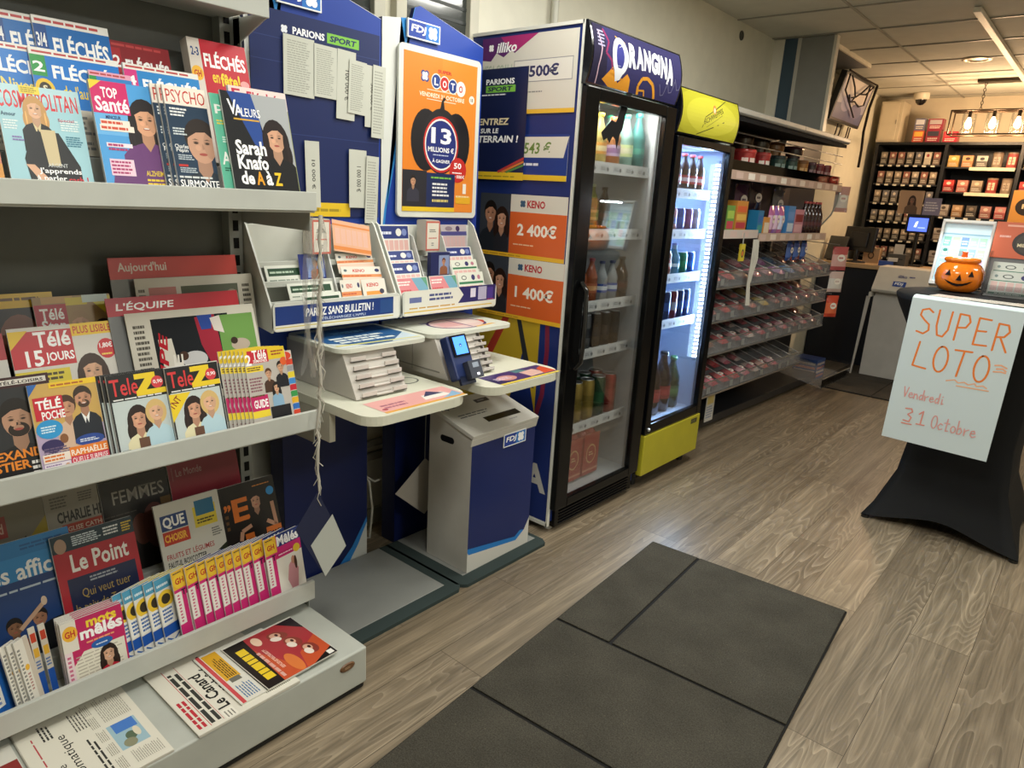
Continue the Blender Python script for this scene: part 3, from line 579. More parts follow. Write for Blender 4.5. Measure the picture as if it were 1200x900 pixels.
A = Art(.325, .25, 'c8c3b6').r(.1, .1, .22, .8, 'b8807a').r(.36, .3, .5, .6, '5e6254').l(.02, .1, .06, .8, 14, '6a665c').l(.12, .3, .15, .55, 3, 'c8a49c').l(.9, .1, .08, .8, 14, '55524a').e(.8, .75, .06, .09, '8a8474').t('H', .79, .7, .04, .12, 'cfcabd')
paper_news('newspaper with a muted green photo in the rear holder', -1.870, .745, .886, 10, .325, .25, .010, A)

# --- lower shelf, rear row
A = Art(.19, .27, '7c7768').p([(.6, .5), (1, .82), (1, .4)], '9a8830').r(.15, .70, .4, .2, '963c38').t('Canard', .18, .74, .33, .1, 'c8a89a').t('pagnole,', .34, .56, .52, .11, '1f1c16').t('un sujet très élec', .3, .47, .7, .075, '1f1c16').l(.1, .1, .8, .2, 5, '54503e')
mag('grey newspaper-style magazine with yellow flash, rear row of the lower shelf', -1.896, .305, .32, .188, .27, .005, 14, A)
A = Art(.126, .27, '938e82').l(.1, .84, .36, .12, 4, '5a564e').l(.62, .86, .3, .1, 4, '5a564e').t('CHARLIE HEBDO', .18, .69, 1.2, .11, '14130f', .05).r(.24, .58, .76, .09, 'a8483a').t('ÉGLISE CATHO', .28, .595, .8, .06, 'd8ccb8').r(.08, .44, .9, .13, 'b09a2c').l(.34, .48, .5, .06, 1, '4a4216').r(.08, .0, .9, .25, '8a8474')
mag('grey weekly with heavy black title and yellow strip, rear row of the lower shelf', -1.896, .496, .32, .126, .27, .005, 14, A)
A = Art(.18, .265, '161414').t('FEMMES', .16, .74, .76, .14, '98948c', .01).l(.55, .86, .2, .03, 1, '6a6660').e(.5, .42, .14, .17, '6e4038').e(.72, .42, .2, .25, '5e3832').r(.84, .2, .16, .5, '6a5230').l(.0, .62, .5, .02, 1, '4a4644')
mag('black magazine with thin grey capitals and a dim portrait, rear row of the lower shelf', -1.896, .625, .32, .18, .265, .006, 14, A)
A = Art(.212, .272, '8a2634').t('Le Monde', .1, .84, .36, .08, 'b89a98', .0).t('LA CAPTIVANTE', .22, .50, .66, .085, 'c8a89c', .0).l(.5, .4, .4, .06, 1, 'c8a89c').r(.05, .8, .004, .15, 'b89a98')
mag('dark red booklet with fine pale lettering, rear row of the lower shelf', -1.898, .81, .32, .212, .272, .006, 14, A)
# --- lower shelf, middle row
A = Art(.213, .285, '2f86c4').r(0, .0, 1, .66, '1d3f78').r(0, .86, 1, .14, '2778b4').l(.5, .9, .45, .06, 2, '1c5a90').t('Les affiches', .06, .66, 1.02, .15, 'f0f2f2', .03).l(.1, .57, .85, .03, 1, 'b8c8d8', .6).P(.55, .3, .07, 'a8785c', '1a1614', '1d2430', 'short', False).P(.3, .28, .07, '8a6248', '1a1614', '8a3a2a', 'short', False).e(.75, .12, .3, .14, '16181c').band([(.35, .25), (.62, .42)], .01, 'c8a488').e(.62, .43, .03, .04, 'd8c0a8')
mag('large blue magazine with a white title and raised hands, middle row of the lower shelf', -1.79, .305, .25, .213, .285, .006, 16, A)
A = Art(.192, .271, 'b02a36').r(0, .84, 1, .16, '17303c').e(.1, .9, .07, .07, 'a88a76').l(.24, .87, .35, .1, 5, 'c8d4d8').l(.62, .88, .2, .09, 3, 'd8dcdc').l(.85, .87, .13, .1, 4, 'd8b83c').t('Le Point', .18, .63, .7, .17, 'f0eee8', .04).r(.1, .0, .84, .58, '20294a')
A.l(.36, .5, .36, .06, 2, '9aa0a8').t('Qui veut tuer', .24, .36, .6, .1, 'a88f50', .0).t('la paix de Trump ?', .14, .22, .78, .11, 'a88f50', .0).l(.34, .15, .5, .03, 1, 'a8a49a')
mag('red magazine with a navy panel and gold serif headline, middle row of the lower shelf', -1.777, .471, .25, .191, .271, .007, 16, A)
A = Art(.182, .273, 'c9c6ba').r(.06, .72, .4, .16, '1c3a70').t('QUE', .09, .73, .33, .13, 'f0eee8', .05).r(.06, .57, .4, .14, 'b8321f').t('CHOISIR', .08, .6, .34, .08, 'f0b83c', .05).r(.56, .66, .36, .22, 'd8c23a').r(.6, .78, .3, .16, '28688a').l(.6, .69, .28, .06, 2, '4a4420').t('FRUITS ET LÉGUMES', .06, .42, .74, .07, 'a83a3a', .02).t('FAUT-IL BOYCOTTER', .06, .33, .6, .065, '2a2a28', .03).t("L'ESPAGNE ?", .06, .25, .4, .065, '2a2a28', .03).p([(1, .42), (1, 0), (.2, 0), (.45, .22)], '262c1c').e(.8, .15, .3, .06, '36401f', rot=.5).l(.07, .1, .24, .1, 4, 'a86a7a').l(.8, .52, .16, .1, 4, '6a6a66')
mag('off-white consumer magazine with a blue and red title block and dark courgettes', -1.785, .723, .25, .182, .273, .008, 16, A)
A = Art(.181, .268, '17120f').t('E', .2, .58, .28, .26, 'd8742c', .05).t(',,', .06, .72, .12, .08, 'd8742c', .06).P(.62, .76, .085, 'b88a70', '1a1212', '120f0e', 'long', False, None, .8).band([(.76, .5), (.92, .42), (.9, .7)], .012, 'b88a70').band([(.48, .5), (.3, .46), (.26, .36)], .012, 'b88a70').e(.9, .83, .07, .05, '2f8ac8').r(.34, .24, .16, .18, 'c86a2a').r(.72, .22, .28, .2, 'c86a2a').t('STORIES', .73, .25, .26, .12, '17120f', .03).r(.2, .05, .2, .12, 'a8542a').l(.6, .92, .35, .02, 1, 'b8742c').l(.06, .5, .06, .2, 3, '6a4a2a')
mag('black culture magazine with a dancing figure and orange lettering', -1.79, .905, .25, .178, .268, .007, 16, A)
# --- lower shelf, front row of small puzzle magazines
A = Art(.128, .212, 'd02d78').r(.0, .76, .32, .24, 'e8b83a').e(.16, .86, .15, .09, 'f0c93c').t('GH', .06, .82, .2, .08, 'c3342d', .05).r(.34, .82, .66, .18, '2f3f7a').t('Mêlés', .34, .83, .62, .14, 'ffffff', .06).l(.04, .955, .24, .025, 1, '3a3a3a').r(.0, .3, .16, .42, 'f0ece6').l(.05, .32, .06, .38, 9, 'c84a7a').t('T', .16, .66, .1, .08, '1c2030', .06)
A.r(.3, .68, .6, .06, 'c02468').l(.34, .69, .5, .03, 1, 'ffd8e8').r(.26, .1, .74, .56, 'ece8de').p([(.6, .12), (.5, .3), (.58, .5), (.7, .56), (.84, .4), (.76, .12)], 'd89aa4').e(.72, .55, .06, .06, 'c89078').e(.78, .5, .04, .1, '4a2c22').e(.86, .7, .1, .06, 'ecc83a').l(.05, .05, .6, .04, 1, 'f0b8d0')
YG = [.699, .735, .767, .792, .82, .844, .868, .892, .925, .958]
gm = None
for i, y in enumerate(YG):
    lb = 'pink puzzle magazine with an orange badge, %s from the blue-spined pile towards the shelf end' % ORD[i]
    if i == 9: lb = 'front pink puzzle magazine with its whole cover showing at the shelf end'
    Mx = fx(-1.664+(.0 if i < 9 else .006), y, .183, 10, 14 if i < 9 else 9)
    if i: Mx = T(0, 0, .0025) @ Mx
    if gm is None: gm = mag(lb, 0, 0, 0, .122, .212, .0038, 10, A, M=Mx, group='pink puzzle magazines on the lower shelf')
    else: copy_tree(gm, Mx, lb, 'pink puzzle magazines on the lower shelf')
A = Art(.12, .2, 'e8e6de').r(0, .84, .4, .16, '54a0c4').l(.04, .87, .3, .06, 1, 'dff0f8').e(.2, .7, .2, .12, 'f0c93c').e(.2, .7, .11, .07, '3a3428').r(.02, .36, .34, .24, 'f4f2ec').l(.06, .38, .26, .2, 4, '2f66b0').r(0, .2, .4, .14, '1f56b0').band([(.05, .04), (.36, .17)], .004, '2f66b0').band([(.05, .17), (.36, .04)], .004, '2f66b0').r(.4, .0, .6, 1, 'c8b83c').e(.7, .7, .2, .16, 'c8452e').e(.6, .4, .16, .1, '2f8ac0').e(.8, .3, .14, .1, 'e0a03a').r(0, 0, .4, .015, 'c84a4a')
gm = None
for i, y in enumerate([.560, .583, .606, .634, .660]):
    lb = 'blue and white puzzle magazine with a round yellow badge, %s from the woman-in-red cover' % ORD[i]
    Mx = fx(-1.676, y, .183, 10, 16)
    if i: Mx = T(0, 0, .0025) @ Mx
    if gm is None: gm = mag(lb, 0, 0, 0, .112, .2, .004, 10, A, M=Mx, group='blue puzzle magazines on the lower shelf')
    else: copy_tree(gm, Mx, lb, 'blue puzzle magazines on the lower shelf')
A = Art(.134, .186, 'c22a63').r(0, .6, .24, .4, 'e8e2d6').e(.13, .84, .12, .1, 'f0b83c').t('GH', .05, .79, .16, .09, 'c3342d', .05).t('mots', .4, .84, .5, .12, 'f4d63c', .06).t('mêlés', .28, .70, .7, .16, 'ffffff', .06).r(.0, .06, .12, .54, 'ecd8dc').l(.03, .1, .06, .46, 8, 'c84a7a').p([(.12, .1), (.12, .4), (.3, .55), (.97, .55), (.97, .1)], 'e8e4d4').l(.16, .12, .78, .4, 9, 'b8b0a0', .3)
A.P(.68, .40, .10, 'dcae90', '2a1c18', 'c2283c', 'long', True, None, .8).e(.6, .58, .18, .06, '2a62b0').l(.5, .56, .2, .03, 1, 'd8e4f4').l(.36, .63, .5, .04, 1, 'f0a87a')
mt = mag('puzzle magazine with a smiling woman in red, front of its pile', -1.658, .428, .183, .134, .186, .0048, 10, A)
for i in range(5): copy_tree(mt, fx(-1.6645-.0066*i, .428-.002*(i % 2), .186, 10), 'puzzle magazine, %s behind the woman-in-red cover, its page tops showing' % ORD[i])
A = Art(.014, .188, '1f56b0').r(0, .4, 1, .6, 'd8cfc0').r(.1, .8, .8, .12, 'c8452e').r(.1, .6, .8, .12, 'e8b43c').l(.1, .44, .8, .12, 3, '2f66b0')
for i in range(2): mag('puzzle magazine with a red and blue edge, %s beyond the woman-in-red pile' % ORD[i], -1.690, .400-.020*i, .183, .014, .188, .003, 10, A if i else A, yaw=12)
A = Art(.035, .185, 'e4e0d4').r(.0, .08, .6, .08, '1f3f7a').l(.08, .2, .2, .7, 14, '7a7a76').e(.45, .62, .16, .04, 'e8b43c').l(.35, .3, .2, .25, 6, 'b07a74').r(.65, 0, .35, 1, 'cfc4b4')
for i in range(3): mag('thin puzzle magazine with a white spine, %s from the blue pair' % ORD[i], -1.66, .326+.013*i, .183, .035, .185, .0042, 10, A, yaw=30, group='white-spined puzzle magazines')
A = Art(.05, .2, '1f62b4').r(0, .84, .6, .16, 'e8e8e6').t('3/4', .1, .70, .4, .1, 'ffffff', .05).e(.38, .58, .3, .08, 'e8c83c').e(.38, .58, .18, .045, '3a3428').r(.1, .22, .5, .26, 'f0eee8').l(.16, .24, .38, .22, 4, '2f66b0').r(0, .0, 1, .12, 'd8d8d0')
for i in range(2): mag('blue puzzle magazine with a white label panel, %s from the outer shelf end' % ORD[i], -1.662, .262+.021*i, .183, .05, .2, .005, 10, A, yaw=28)

# --- newspapers and magazines lying on the base
def lying(name, label, x, y, z, w, d, t, A, ang=0, layers=4, mat='paper', edge='d2cec2', cat='newspaper'):
    """w along the reading direction, read from the aisle towards the rack; sheet top points to -Y"""
    r = thing(name, label, cat, T(x, y, z) @ R(math.radians(ang), 'Z') @ basis((0, 0, 0), (-1, 0, 0), (0, -1, 0), (0, 0, 1)))
    m = MB()
    for i in range(layers): m.box((.003*math.sin(i*3.1), .002*math.cos(i*2.3), t*i/layers), (w+.003*math.sin(i*1.7), d+.002*math.sin(i), t*(i+1)/layers-.0003), edge, mat)
    m.art(A, T(0, 0, t), mat); m.build('sheets', r); return r
A = Art(.31, .235, 'dad6c8').t('Monde', .1, .76, .3, .07, '2a2a28', .0).t('diplomatique', .05, .62, .66, .11, '1c1c1a', .0).l(.05, .88, .8, .02, 1, 'b84a50', .6).l(.72, .72, .2, .1, 3, '3a3a36', .5).l(.1, .46, .5, .08, 2, '3a3a36', .45).l(.66, .42, .26, .14, 5, '5a564e', .4).r(.24, .08, .32, .26, '9ab8c4').r(.44, .1, .12, .2, '4a7ac4').e(.36, .2, .05, .05, '5a6a54').e(.29, .24, .05, .06, '8a8a70').e(.38, .14, .06, .03, 'd8d0b8')
for q in range(5): A.l(.06+.18*q, .36, .15, .08, 5, '8a867a', .35)
A.l(.62, .06, .32, .26, 14, '98948a', .35).l(.06, .04, .14, .26, 14, '98948a', .35)
lying('newspaper', 'folded cream newspaper with thin serif title on the rack base', -1.386, .54, .1362, .305, .235, .006, A)
A = Art(.29, .27, 'd9d5c8').l(.06, .88, .5, .09, 2, 'b8303c', .6).r(.04, .86, .92, .006, 'b8303c').r(.04, .745, .92, .004, 'b8303c').l(.06, .81, .86, .045, 1, '3a3a36', .8, .1).l(.06, .755, .8, .04, 1, '3a3a36', .8, .1).t('Le Canard', .16, .615, .56, .115, '1c1c1a', .04).t('enchaîné', .34, .52, .44, .08, '1c1c1a', .04).r(.02, .62, .12, .11, 'e4e0d4').l(.03, .63, .1, .09, 3, '6a665c', .4).l(.8, .42, .16, .16, 4, '2e2e2a', .6)
for q in range(4): A.l(.06+.23*q, .06, .2, .26, 14, '6a665c', .4)
nz = lying('newspaper', 'newspaper with bold black serif title and red top lines on the rack base', -1.385, .866, .1362, .30, .268, .007, A, .5)
A = Art(.245, .20, 'd8d6cc').r(.42, .72, .55, .2, 'd8a42c').l(.46, .74, .4, .14, 5, '4a3a10', .5).r(.36, .74, .08, .14, '6a6a60').r(.0, .93, 1, .05, 'c84a50').r(0, .62, .95, .035, '1a1c1e').l(.05, .7, .28, .2, 6, '3a6a9a', .45).l(.1, .5, .2, .08, 2, '2a2a28', .5).e(.08, .46, .05, .05, 'd8c43a').t('S', .06, .43, .04, .06, '1a1a1a', .05).l(.35, .4, .5, .16, 4, '6a6a66', .45)
lying('magazine', 'white magazine with a yellow panel lying between the newspaper and the red magazine', -1.408, .915, .1437, .24, .20, .004, A, 1, 2, 'print', 'd8d6cc', 'magazine')
A = Art(.225, .213, 'c4522f').p([(.0, .45), (.3, .35), (.5, .0), (1, 0), (1, .8), (.6, .7)], 'a8323a').p([(0, .78), (1, .72), (1, 1), (0, 1)], '1a1516').p([(0, 0), (.15, 0), (.0, .35)], '1a1516').p([(.7, 0), (1, 0), (1, .25)], '241a22').l(.14, .80, .72, .12, 1, 'e8c82c', 1., .0).l(.06, .70, .6, .06, 1, 'd8a89c', .7).l(.2, .62, .5, .05, 3, 'f0d8c8', .4)
for cx, cy, a in ((.55, .28, .4), (.78, .36, .9), (.3, .2, .2)): A.e(cx, cy, .13, .09, '8a3a30', rot=a).e(cx+.02, cy+.02, .07, .055, 'd8a890', rot=a).e(cx-.05, cy+.05, .07, .05, 'e8dcd0', rot=a).e(cx+.02, cy, .03, .02, '3a1a1a')
A.e(.85, .62, .1, .06, 'e8c8b0').e(.2, .5, .2, .08, 'd8783c').r(.02, .03, .08, .08, 'e8e6e0')
lying('magazine', 'glossy red and orange illustrated magazine with yellow lettering on the rack base', -1.408, 1.0, .1482, .228, .213, .004, A, 1.5, 2, 'print', 'd8d6cc', 'magazine')
A = Art(.2, .2, '8a2a28').p([(0, .4), (.6, .2), (.9, .7), (.3, .9)], 'c8443a').t('S', .2, .1, .2, .3, 'e8d8d0', .05).e(.6, .5, .2, .1, '4a1818')
lying('magazine', 'dark red magazine on the rack base at the photo corner', -1.40, .295, .1362, .26, .2, .005, A, 0, 2, 'print', 'd8d6cc', 'magazine')

# ------------------------------------------------------------------ lottery stations
NAVY = '17276e'; BLUE = '1f4fb0'; OFFW = 'd6d8d0'
def clover(A, cx, cy, r, c):
    for a in (.8, 2.36, 3.93, 5.5): A.e(cx+r*.6*math.cos(a)/A.W, cy+r*.6*math.sin(a)/A.H, r*.52/A.W, r*.52/A.H, c, 10)
    A.e(cx, cy, r*.35/A.W, r*.35/A.H, c, 8); return A
def fdj_logo(w=.15, h=.058):
    A = Art(w, h, 'f2f4f4').r(.03, .07, .94, .86, '1c3f9c').r(.55, .07, .42, .86, '2a76c8').t('FDJ', .1, .25, .47, .5, 'ffffff', .05, .12)
    return clover(A, .77, .5, h*.36, 'ffffff')
def swoosh(A, c0, c1):
    return A
PB = [(0, .72), (.474, .72), (.474, 1.928), (.165, 2.0), (.14, 1.99), (.13, 1.955), (0, 1.935)]
def board_face(st):
    A = Art(.485, 2.0, 'd9dcd8')
    A.p([(.14, 1), (.34, 1), (1, .962), (1, 0), (0, 0), (0, .60), (.03, .66), (.12, .78), (.22, .90)], '1a3f9e' if st else '21409a')
    A.p([(.14, 1), (.30, 1), (.22, .94), (.2, .9), (.12, .78), (.03, .66), (0, .60), (0, .56), (.05, .66), (.16, .78), (.24, .9)], '2f86cc')
    return A
def station(y0, st):
    nm = 'navy lottery play station with slip racks, %s' % ('nearer to the magazine rack' if st == 0 else 'beside the tall navy cooler')
    r = thing('lottery_station', nm, 'lottery station', T(-1.99, y0, 0))
    # board: local x -> +Y
    F = basis((0, 0, 0), (0, 1, 0), (0, 0, 1), (1, 0, 0))
    m = MB().prism(PB, -.018, 0, '1b2a60', 'plastic', F); A = board_face(st)
    # clip the art by the outline: print only below the sloping top
    m.art(A2clip(A, PB, .485, 2.0), F @ T(0, 0, .0006)); m.build('backboard', r, bevel=.002)
    m = MB().box((0, 0, -.008), (.15, .058, 0), 'e6e8e8'); m.art(fdj_logo(), I4); m.build('logo_plate', r, F @ T(.10, 1.892, .012))
    # lower body
    m = MB().box((-.08, .08, 0), (.0, .432, .76), '101c4e', 'plastic')
    A = Art(.352, .76, '0f1c50').p([(.62, 0), (.8, .08), (1, .22), (1, 0)], '2a7ac4').p([(.76, 0), (.88, .08), (1, .19), (1, 0)], 'c6cac8')
    m.art(A, F @ T(.08, 0, .0006)); m.build('body', r, bevel=.002)
    # slip rack
    rk = MB(); W = .465; x0 = -.033
    prof = [(.0, .985), (.155, .965), (.165, .985), (.16, 1.03), (.03, 1.27), (0, 1.29)]
    for yy in (x0-.006, x0+W): rk.prism(prof, 0, .006, 'd8dad2', 'plastic', basis((0, yy+.006, 0), (1, 0, 0), (0, 0, 1), (0, -1, 0)))
    rk.box((.0, x0, .972), (.155, x0+W, .98), 'd8dad2').box((0, x0, .98), (.006, x0+W, 1.27), 'd8dad2')
    tiers = [(.150, .98, 1.0), (.112, 1.03, 1.05), (.074, 1.085, 1.105), (.036, 1.14, 1.16)]
    for tx, za, zb in tiers: rk.box((tx, x0, za), (tx+.004, x0+W, zb), 'd0d3cc').box((tx-.036, x0, za), (tx+.004, x0+W, za+.004), 'c4c7c0')
    for q in ((.571,) if st == 0 else (.338, .652)):
        rk.prism([(.0, .985), (.14, .985), (.03, 1.23), (0, 1.24)], 0, .004, 'dcdeda', 'plastic', basis((0, x0+W*q, 0), (1, 0, 0), (0, 0, 1), (0, -1, 0)))
    o = rk.build('slip_rack', r, T(.004, 0, 0), bevel=.0015)
    if st == 0:
        A = Art(W, .072, 'e8e8e0').r(0, .22, .97, .78, '1d3a80').t('PARIEZ SANS BULLETIN !', .22, .48, .55, .36, 'ffffff', .04, .1).t("TÉLÉCHARGEZ L'APPLI", .34, .28, .36, .14, 'c8d4ec').r(.83, .3, .12, .6, '2a4f8c').r(.95, .22, .05, .78, 'e8e8e0').r(0, .1, .95, .05, 'd8c878')
    else:
        A = Art(W, .085, 'e4e4da').r(.05, .5, .12, .22, '6a74a8').l(.25, .5, .28, .35, 2, '4a5488').l(.05, .22, .55, .1, 1, 'c8a050').r(0, .1, .96, .05, 'd8b848').p([(.56, 1), (.62, .65), (.56, .3), (1, .3), (1, 1)], '2f2a6a').r(.7, .5, .06, .4, 'e0dced').r(.79, .36, .1, .58, 'b8b4d0').r(.9, .38, .07, .5, '4a3a90').l(.9, .32, .09, .05, 1, 'c84a6a')
    m = MB(); m.art(A, F @ T(x0, .972, .166)); m.prism(rrect(W+.012, .085, .012, 4, x0+W/2, 1.012), .158, .1655, 'dcded6', 'plastic', F)
    m.build('front_strip', o)
    # trays module with sloping front under a rounded plate
    c0, c1 = .105, .30
    m = MB().prism([(.004, .782), (.37, .782), (.30, .912), (.004, .912)], 0, c1-c0, 'c3beb6', 'plastic', basis((0, c1, 0), (1, 0, 0), (0, 0, 1), (0, -1, 0)))
    if st: m = MB().prism([(.004, .782), (.37, .782), (.30, .912), (.004, .912)], 0, .20, 'c3beb6', 'plastic', basis((0, .19, 0), (1, 0, 0), (0, 0, 1), (0, -1, 0))).box((.06, -.012, .80), (.33, -.009, .805), '8a867e').box((.19, -.012, .79), (.193, -.009, .9), '8a867e')
    b = m.build('tray_housing', r, bevel=.002)
    t0, t1 = (.122, .295) if st == 0 else (.07, .215)
    if st: MB().prism([(.0, .782), (.36, .782), (.29, .912), (0, .912)], 0, .004, 'c3beb6', 'plastic', basis((0, .218, 0), (1, 0, 0), (0, 0, 1), (0, -1, 0))).build('tray_side', b)
    for i in range(5 if st == 0 else 6):
        n = 5 if st == 0 else 6
        z = .788+.122*i/n; xf = .372-.07*(i+.5)/n; h = .122/n
        mm = MB().box((xf-.10, t0, z), (xf+.012, t1, z+.0025), 'cfc9c2').box((xf+.008, t0, z), (xf+.012, t0+.055, z+h*.62), 'd2ccc6').box((xf+.008, t1-.055, z), (xf+.012, t1, z+h*.62), 'd2ccc6').box((xf-.004, t0+.055, z+.001), (xf, t1-.055, z+h*.32), 'b8b2aa')
        mm.box((xf-.09, t0+.01, z+.003), (xf-.003, t1-.01, z+.007), 'd8cdc8', 'paper')
        mm.build('paper_tray', b)
    m = MB().box((xf-.18, t0, .79), (xf-.10, t1, .91), '6a665f', 'matte'); m.build('tray_back', b)
    PT = T(.165, .265, .914) if st == 0 else T(.16, .185, .914)
    pw, pd = (.31, .355) if st == 0 else (.30, .42)
    m = MB().prism(rrect(pw, pd, .045, 6), 0, .013, 'd9dccf', 'plastic')
    o = m.build('top_plate', r, PT, bevel=.004)
    FT = basis((-pw/2, pd/2, 0), (0, -1, 0), (1, 0, 0), (0, 0, 1))   # local x -> -Y, y -> +X
    F2 = basis((pw/2-.02, -pd/2+.02, .0136), (0, 1, 0), (-1, 0, 0), (0, 0, 1))
    if st == 0:
        A = Art(pd-.04, pw-.06, '2a5c92').p([(.0, .0), (.3, 0), (.0, .3)], 'd8e0e0').p([(.6, 0), (1, 0), (1, .4)], 'c8d8e4').p([(.3, .5), (.9, .7), (1, 1), (.5, 1)], '1d4478').l(.12, .2, .7, .34, 3, 'e8eee8', .6).l(.3, .7, .5, .12, 2, '6fa8d0').p([(0, .1), (1, .02), (1, .06), (0, .16)], 'd8d070')
    else:
        A = Art(pd-.04, pw-.06, 'd9dccf').e(.55, .42, .34, .38, '4a2f6a', 28).e(.55, .42, .31, .34, 'e0c4c0', 28).r(.3, .25, .26, .3, 'd8a8a8').r(.6, .3, .22, .3, 'e8d4cc').r(.56, .1, .02, .6, '4a2f6a').p([(.6, .04), (.9, .1), (.86, .16), (.6, .1)], 'd8a84a').p([(.8, .2), (.92, .4), (.88, .5)], 'c8482e').l(.2, .6, .1, .1, 2, '5a5a90')
    mm = MB(); mm.art(A, F2 if st == 0 else F2); mm.build('top_print', o)
    # writing desk
    m = MB()
    dp = [(.14, .06), (.44, .06)]
    def rr(cx, cy, r, a0): return [(cx+r*math.cos(a0+k*PI/12), cy+r*math.sin(a0+k*PI/12)) for k in range(7)]
    ye = .445
    poly = [(0, .03)]+rr(.47, .09, .06, -PI/2)+rr(.44, ye-.09, .09, 0)+[(0, ye)]
    m.prism(poly, .752, .78, 'd8d8c6', 'plastic'); d = m.build('writing_desk', r, bevel=.006, seg=3)
    if st == 0: MB().box((.0, .03, .66), (.34, .05, .753), 'b8b4a4').build('desk_bracket', r)
    else: MB().box((.0, .03, .66), (.30, .05, .753), 'b8b4a4').build('desk_bracket', r)
    F3 = basis((.525, .10, .7806), (0, 1, 0), (-1, 0, 0), (0, 0, 1))
    if st == 0:
        A = Art(.32, .135, 'd8d8c6').p([(0, .06), (1, .06), (1, .9), (.0, .9)], 'e0a4a0').r(.0, .06, 1, .1, 'dca040').p([(.55, .3), (.9, .3), (.86, .6), (.6, .6)], 'e8e4dc').p([(.6, .5), (.86, .5), (.74, .8)], '3a3a60').p([(.72, .16), (.98, .16), (.98, .5), (.85, .3)], '8ab0cc').l(.08, .3, .34, .3, 2, 'a05a70').e(.06, .3, .03, .06, 'a03a50')
    else:
        A = Art(.32, .12, '3a2c66').r(.0, .02, 1, .12, 'd8c44a').p([(0, .14), (.3, .14), (.0, .8)], '2a2456').e(.26, .5, .14, .24, 'c08a84').p([(.55, .2), (.85, .25), (.8, .75), (.55, .7)], 'cfa8a0').p([(.78, .2), (1, .2), (1, .85), (.86, .7)], 'c8502e').p([(.5, .7), (.7, .72), (.66, .95), (.5, .95)], '4a7a80').l(.08, .4, .3, .24, 3, 'd8c8d8')
    mm = MB(); mm.art(A, F3)
    A = Art(.15, .16).e(.5, .5, .3, .24, '5a5e58').e(.5, .5, .26, .2, 'd8d8c6').e(.2, .45, .14, .12, '5a5e58').e(.2, .45, .11, .09, 'd8d8c6')
    if st == 0: mm.art(A, basis((.36, .30, .7805), (0, 1, 0), (-1, 0, 0), (0, 0, 1)))
    mm.build('desk_print', d)
    return r
def A2clip(A, poly, W, H):
    """keep the printed face inside a convex-ish outline by clipping each polygon to the sloping top edges"""
    edges = [((poly[2][0]/W, poly[2][1]/H), (poly[3][0]/W, poly[3][1]/H)), ((poly[3][0]/W, poly[3][1]/H), (poly[4][0]/W, poly[4][1]/H)), ((poly[4][0]/W, poly[4][1]/H), (poly[5][0]/W, poly[5][1]/H))]
    def cut(p, a, b):
        o = []; sd = lambda q: (b[0]-a[0])*(q[1]-a[1])-(b[1]-a[1])*(q[0]-a[0])
        for i in range(len(p)):
            u, v = p[i-1], p[i]; du, dv = sd(u), sd(v)
            if (du >= 0) != (dv >= 0):
                t = du/(du-dv); o.append((u[0]+(v[0]-u[0])*t, u[1]+(v[1]-u[1])*t))
            if dv >= 0: o.append(v)
        return o
    xl = poly[5][0]/W; left = (poly[6][1]/H, poly[5][1]/H)
    ops = []
    for lay, ps, c in A.ops:
        q = []
        for p in ps:
            a = cut(p, (xl, 0), (xl, 1)); b = cut(p, (xl, 1), (xl, 0))   # left / right of the step
            # board ends above the floor
            a = cut(a, (0, .36), (1, .36)) if len(a) > 2 else a; b = cut(b, (0, .36), (1, .36)) if len(b) > 2 else b
            L = cut(a, (xl, left[1]), (0, left[0]))
            Rr = b
            for e0, e1 in edges: Rr = cut(Rr, e0, e1) if len(Rr) > 2 else Rr
            for z in (L, Rr):
                if len(z) > 2: q.append(z)
        if q: ops.append((lay, q, c))
    A.ops = ops; return A
ST = [station(1.122, 0), station(1.612, 1)]
F = basis((0, 0, 0), (0, 1, 0), (0, 0, 1), (1, 0, 0))
def onboard(y, z, x=-1.985): return T(x, y, z) @ F
# clear pockets and the dark header panel of the first board
r = thing('sports_betting_panel', 'dark navy sports betting panel in clear film on the lottery board nearer the rack', 'poster', onboard(1.135, 1.294, -1.9835))
A = Art(.462, .578, '1c2a5c').r(0, .0, .74, .075, 'e6c22e').l(.3, .02, .36, .03, 1, 'a8902a', .5)
A.t('PARIONS', .30, .905, .24, .035, 'ffffff', .05).r(.56, .9, .26, .05, '7fc04a').t('SPORT', .58, .91, .22, .03, '1c2a5c', .06, .15).l(.3, .885, .18, .01, 1, 'c8d0e0')
clover(A, .24, .92, .011, 'e8ecf4')
for zz in (.76, .42, .87): A.r(0, zz, 1, .003, '33427a')
m = MB().box((0, 0, -.004), (.462, .578, 0), '1c2a5c', 'print'); m.art(A, I4); m.build('panel', r)
def ticket(label, y, z, w, h, roll, amount=None, x=-1.977, rows=22):
    r = thing('results_slip', label, 'ticket strip', T(x, y, z) @ R(math.radians(roll), 'X') @ F, 'printed slips on the navy betting panel')
    A = Art(w, h, 'c9cbc0')
    if amount: A.t(amount, .62, .25, .5*h/w, .03*w/h*9, '4a4a46', .03, 0, 0) if False else A.put([[(0.68-q[1]*.26, .72-q[0]*.44) for q in p] for p in text_polys(amount, .02, 0)], '4a4a46')
    else: A.l(.12, .05, .76, .88, rows, 'a4a69c', .45)
    m = MB().box((0, 0, -.0008), (w, h, 0), 'c9cbc0', 'paper'); m.art(A, T(0, 0, .0002), 'paper'); m.build('slip', r)
ticket('long printed slip on the betting panel, nearest to the magazine rack', 1.235, 1.648, .105, .165, -1)
ticket('shorter printed slip on the betting panel, second from the magazine rack', 1.338, 1.655, .085, .15, -1)
ticket('slip marked 100 000 on the betting panel', 1.42, 1.60, .07, .205, -2, '100 000 €', -1.9765)
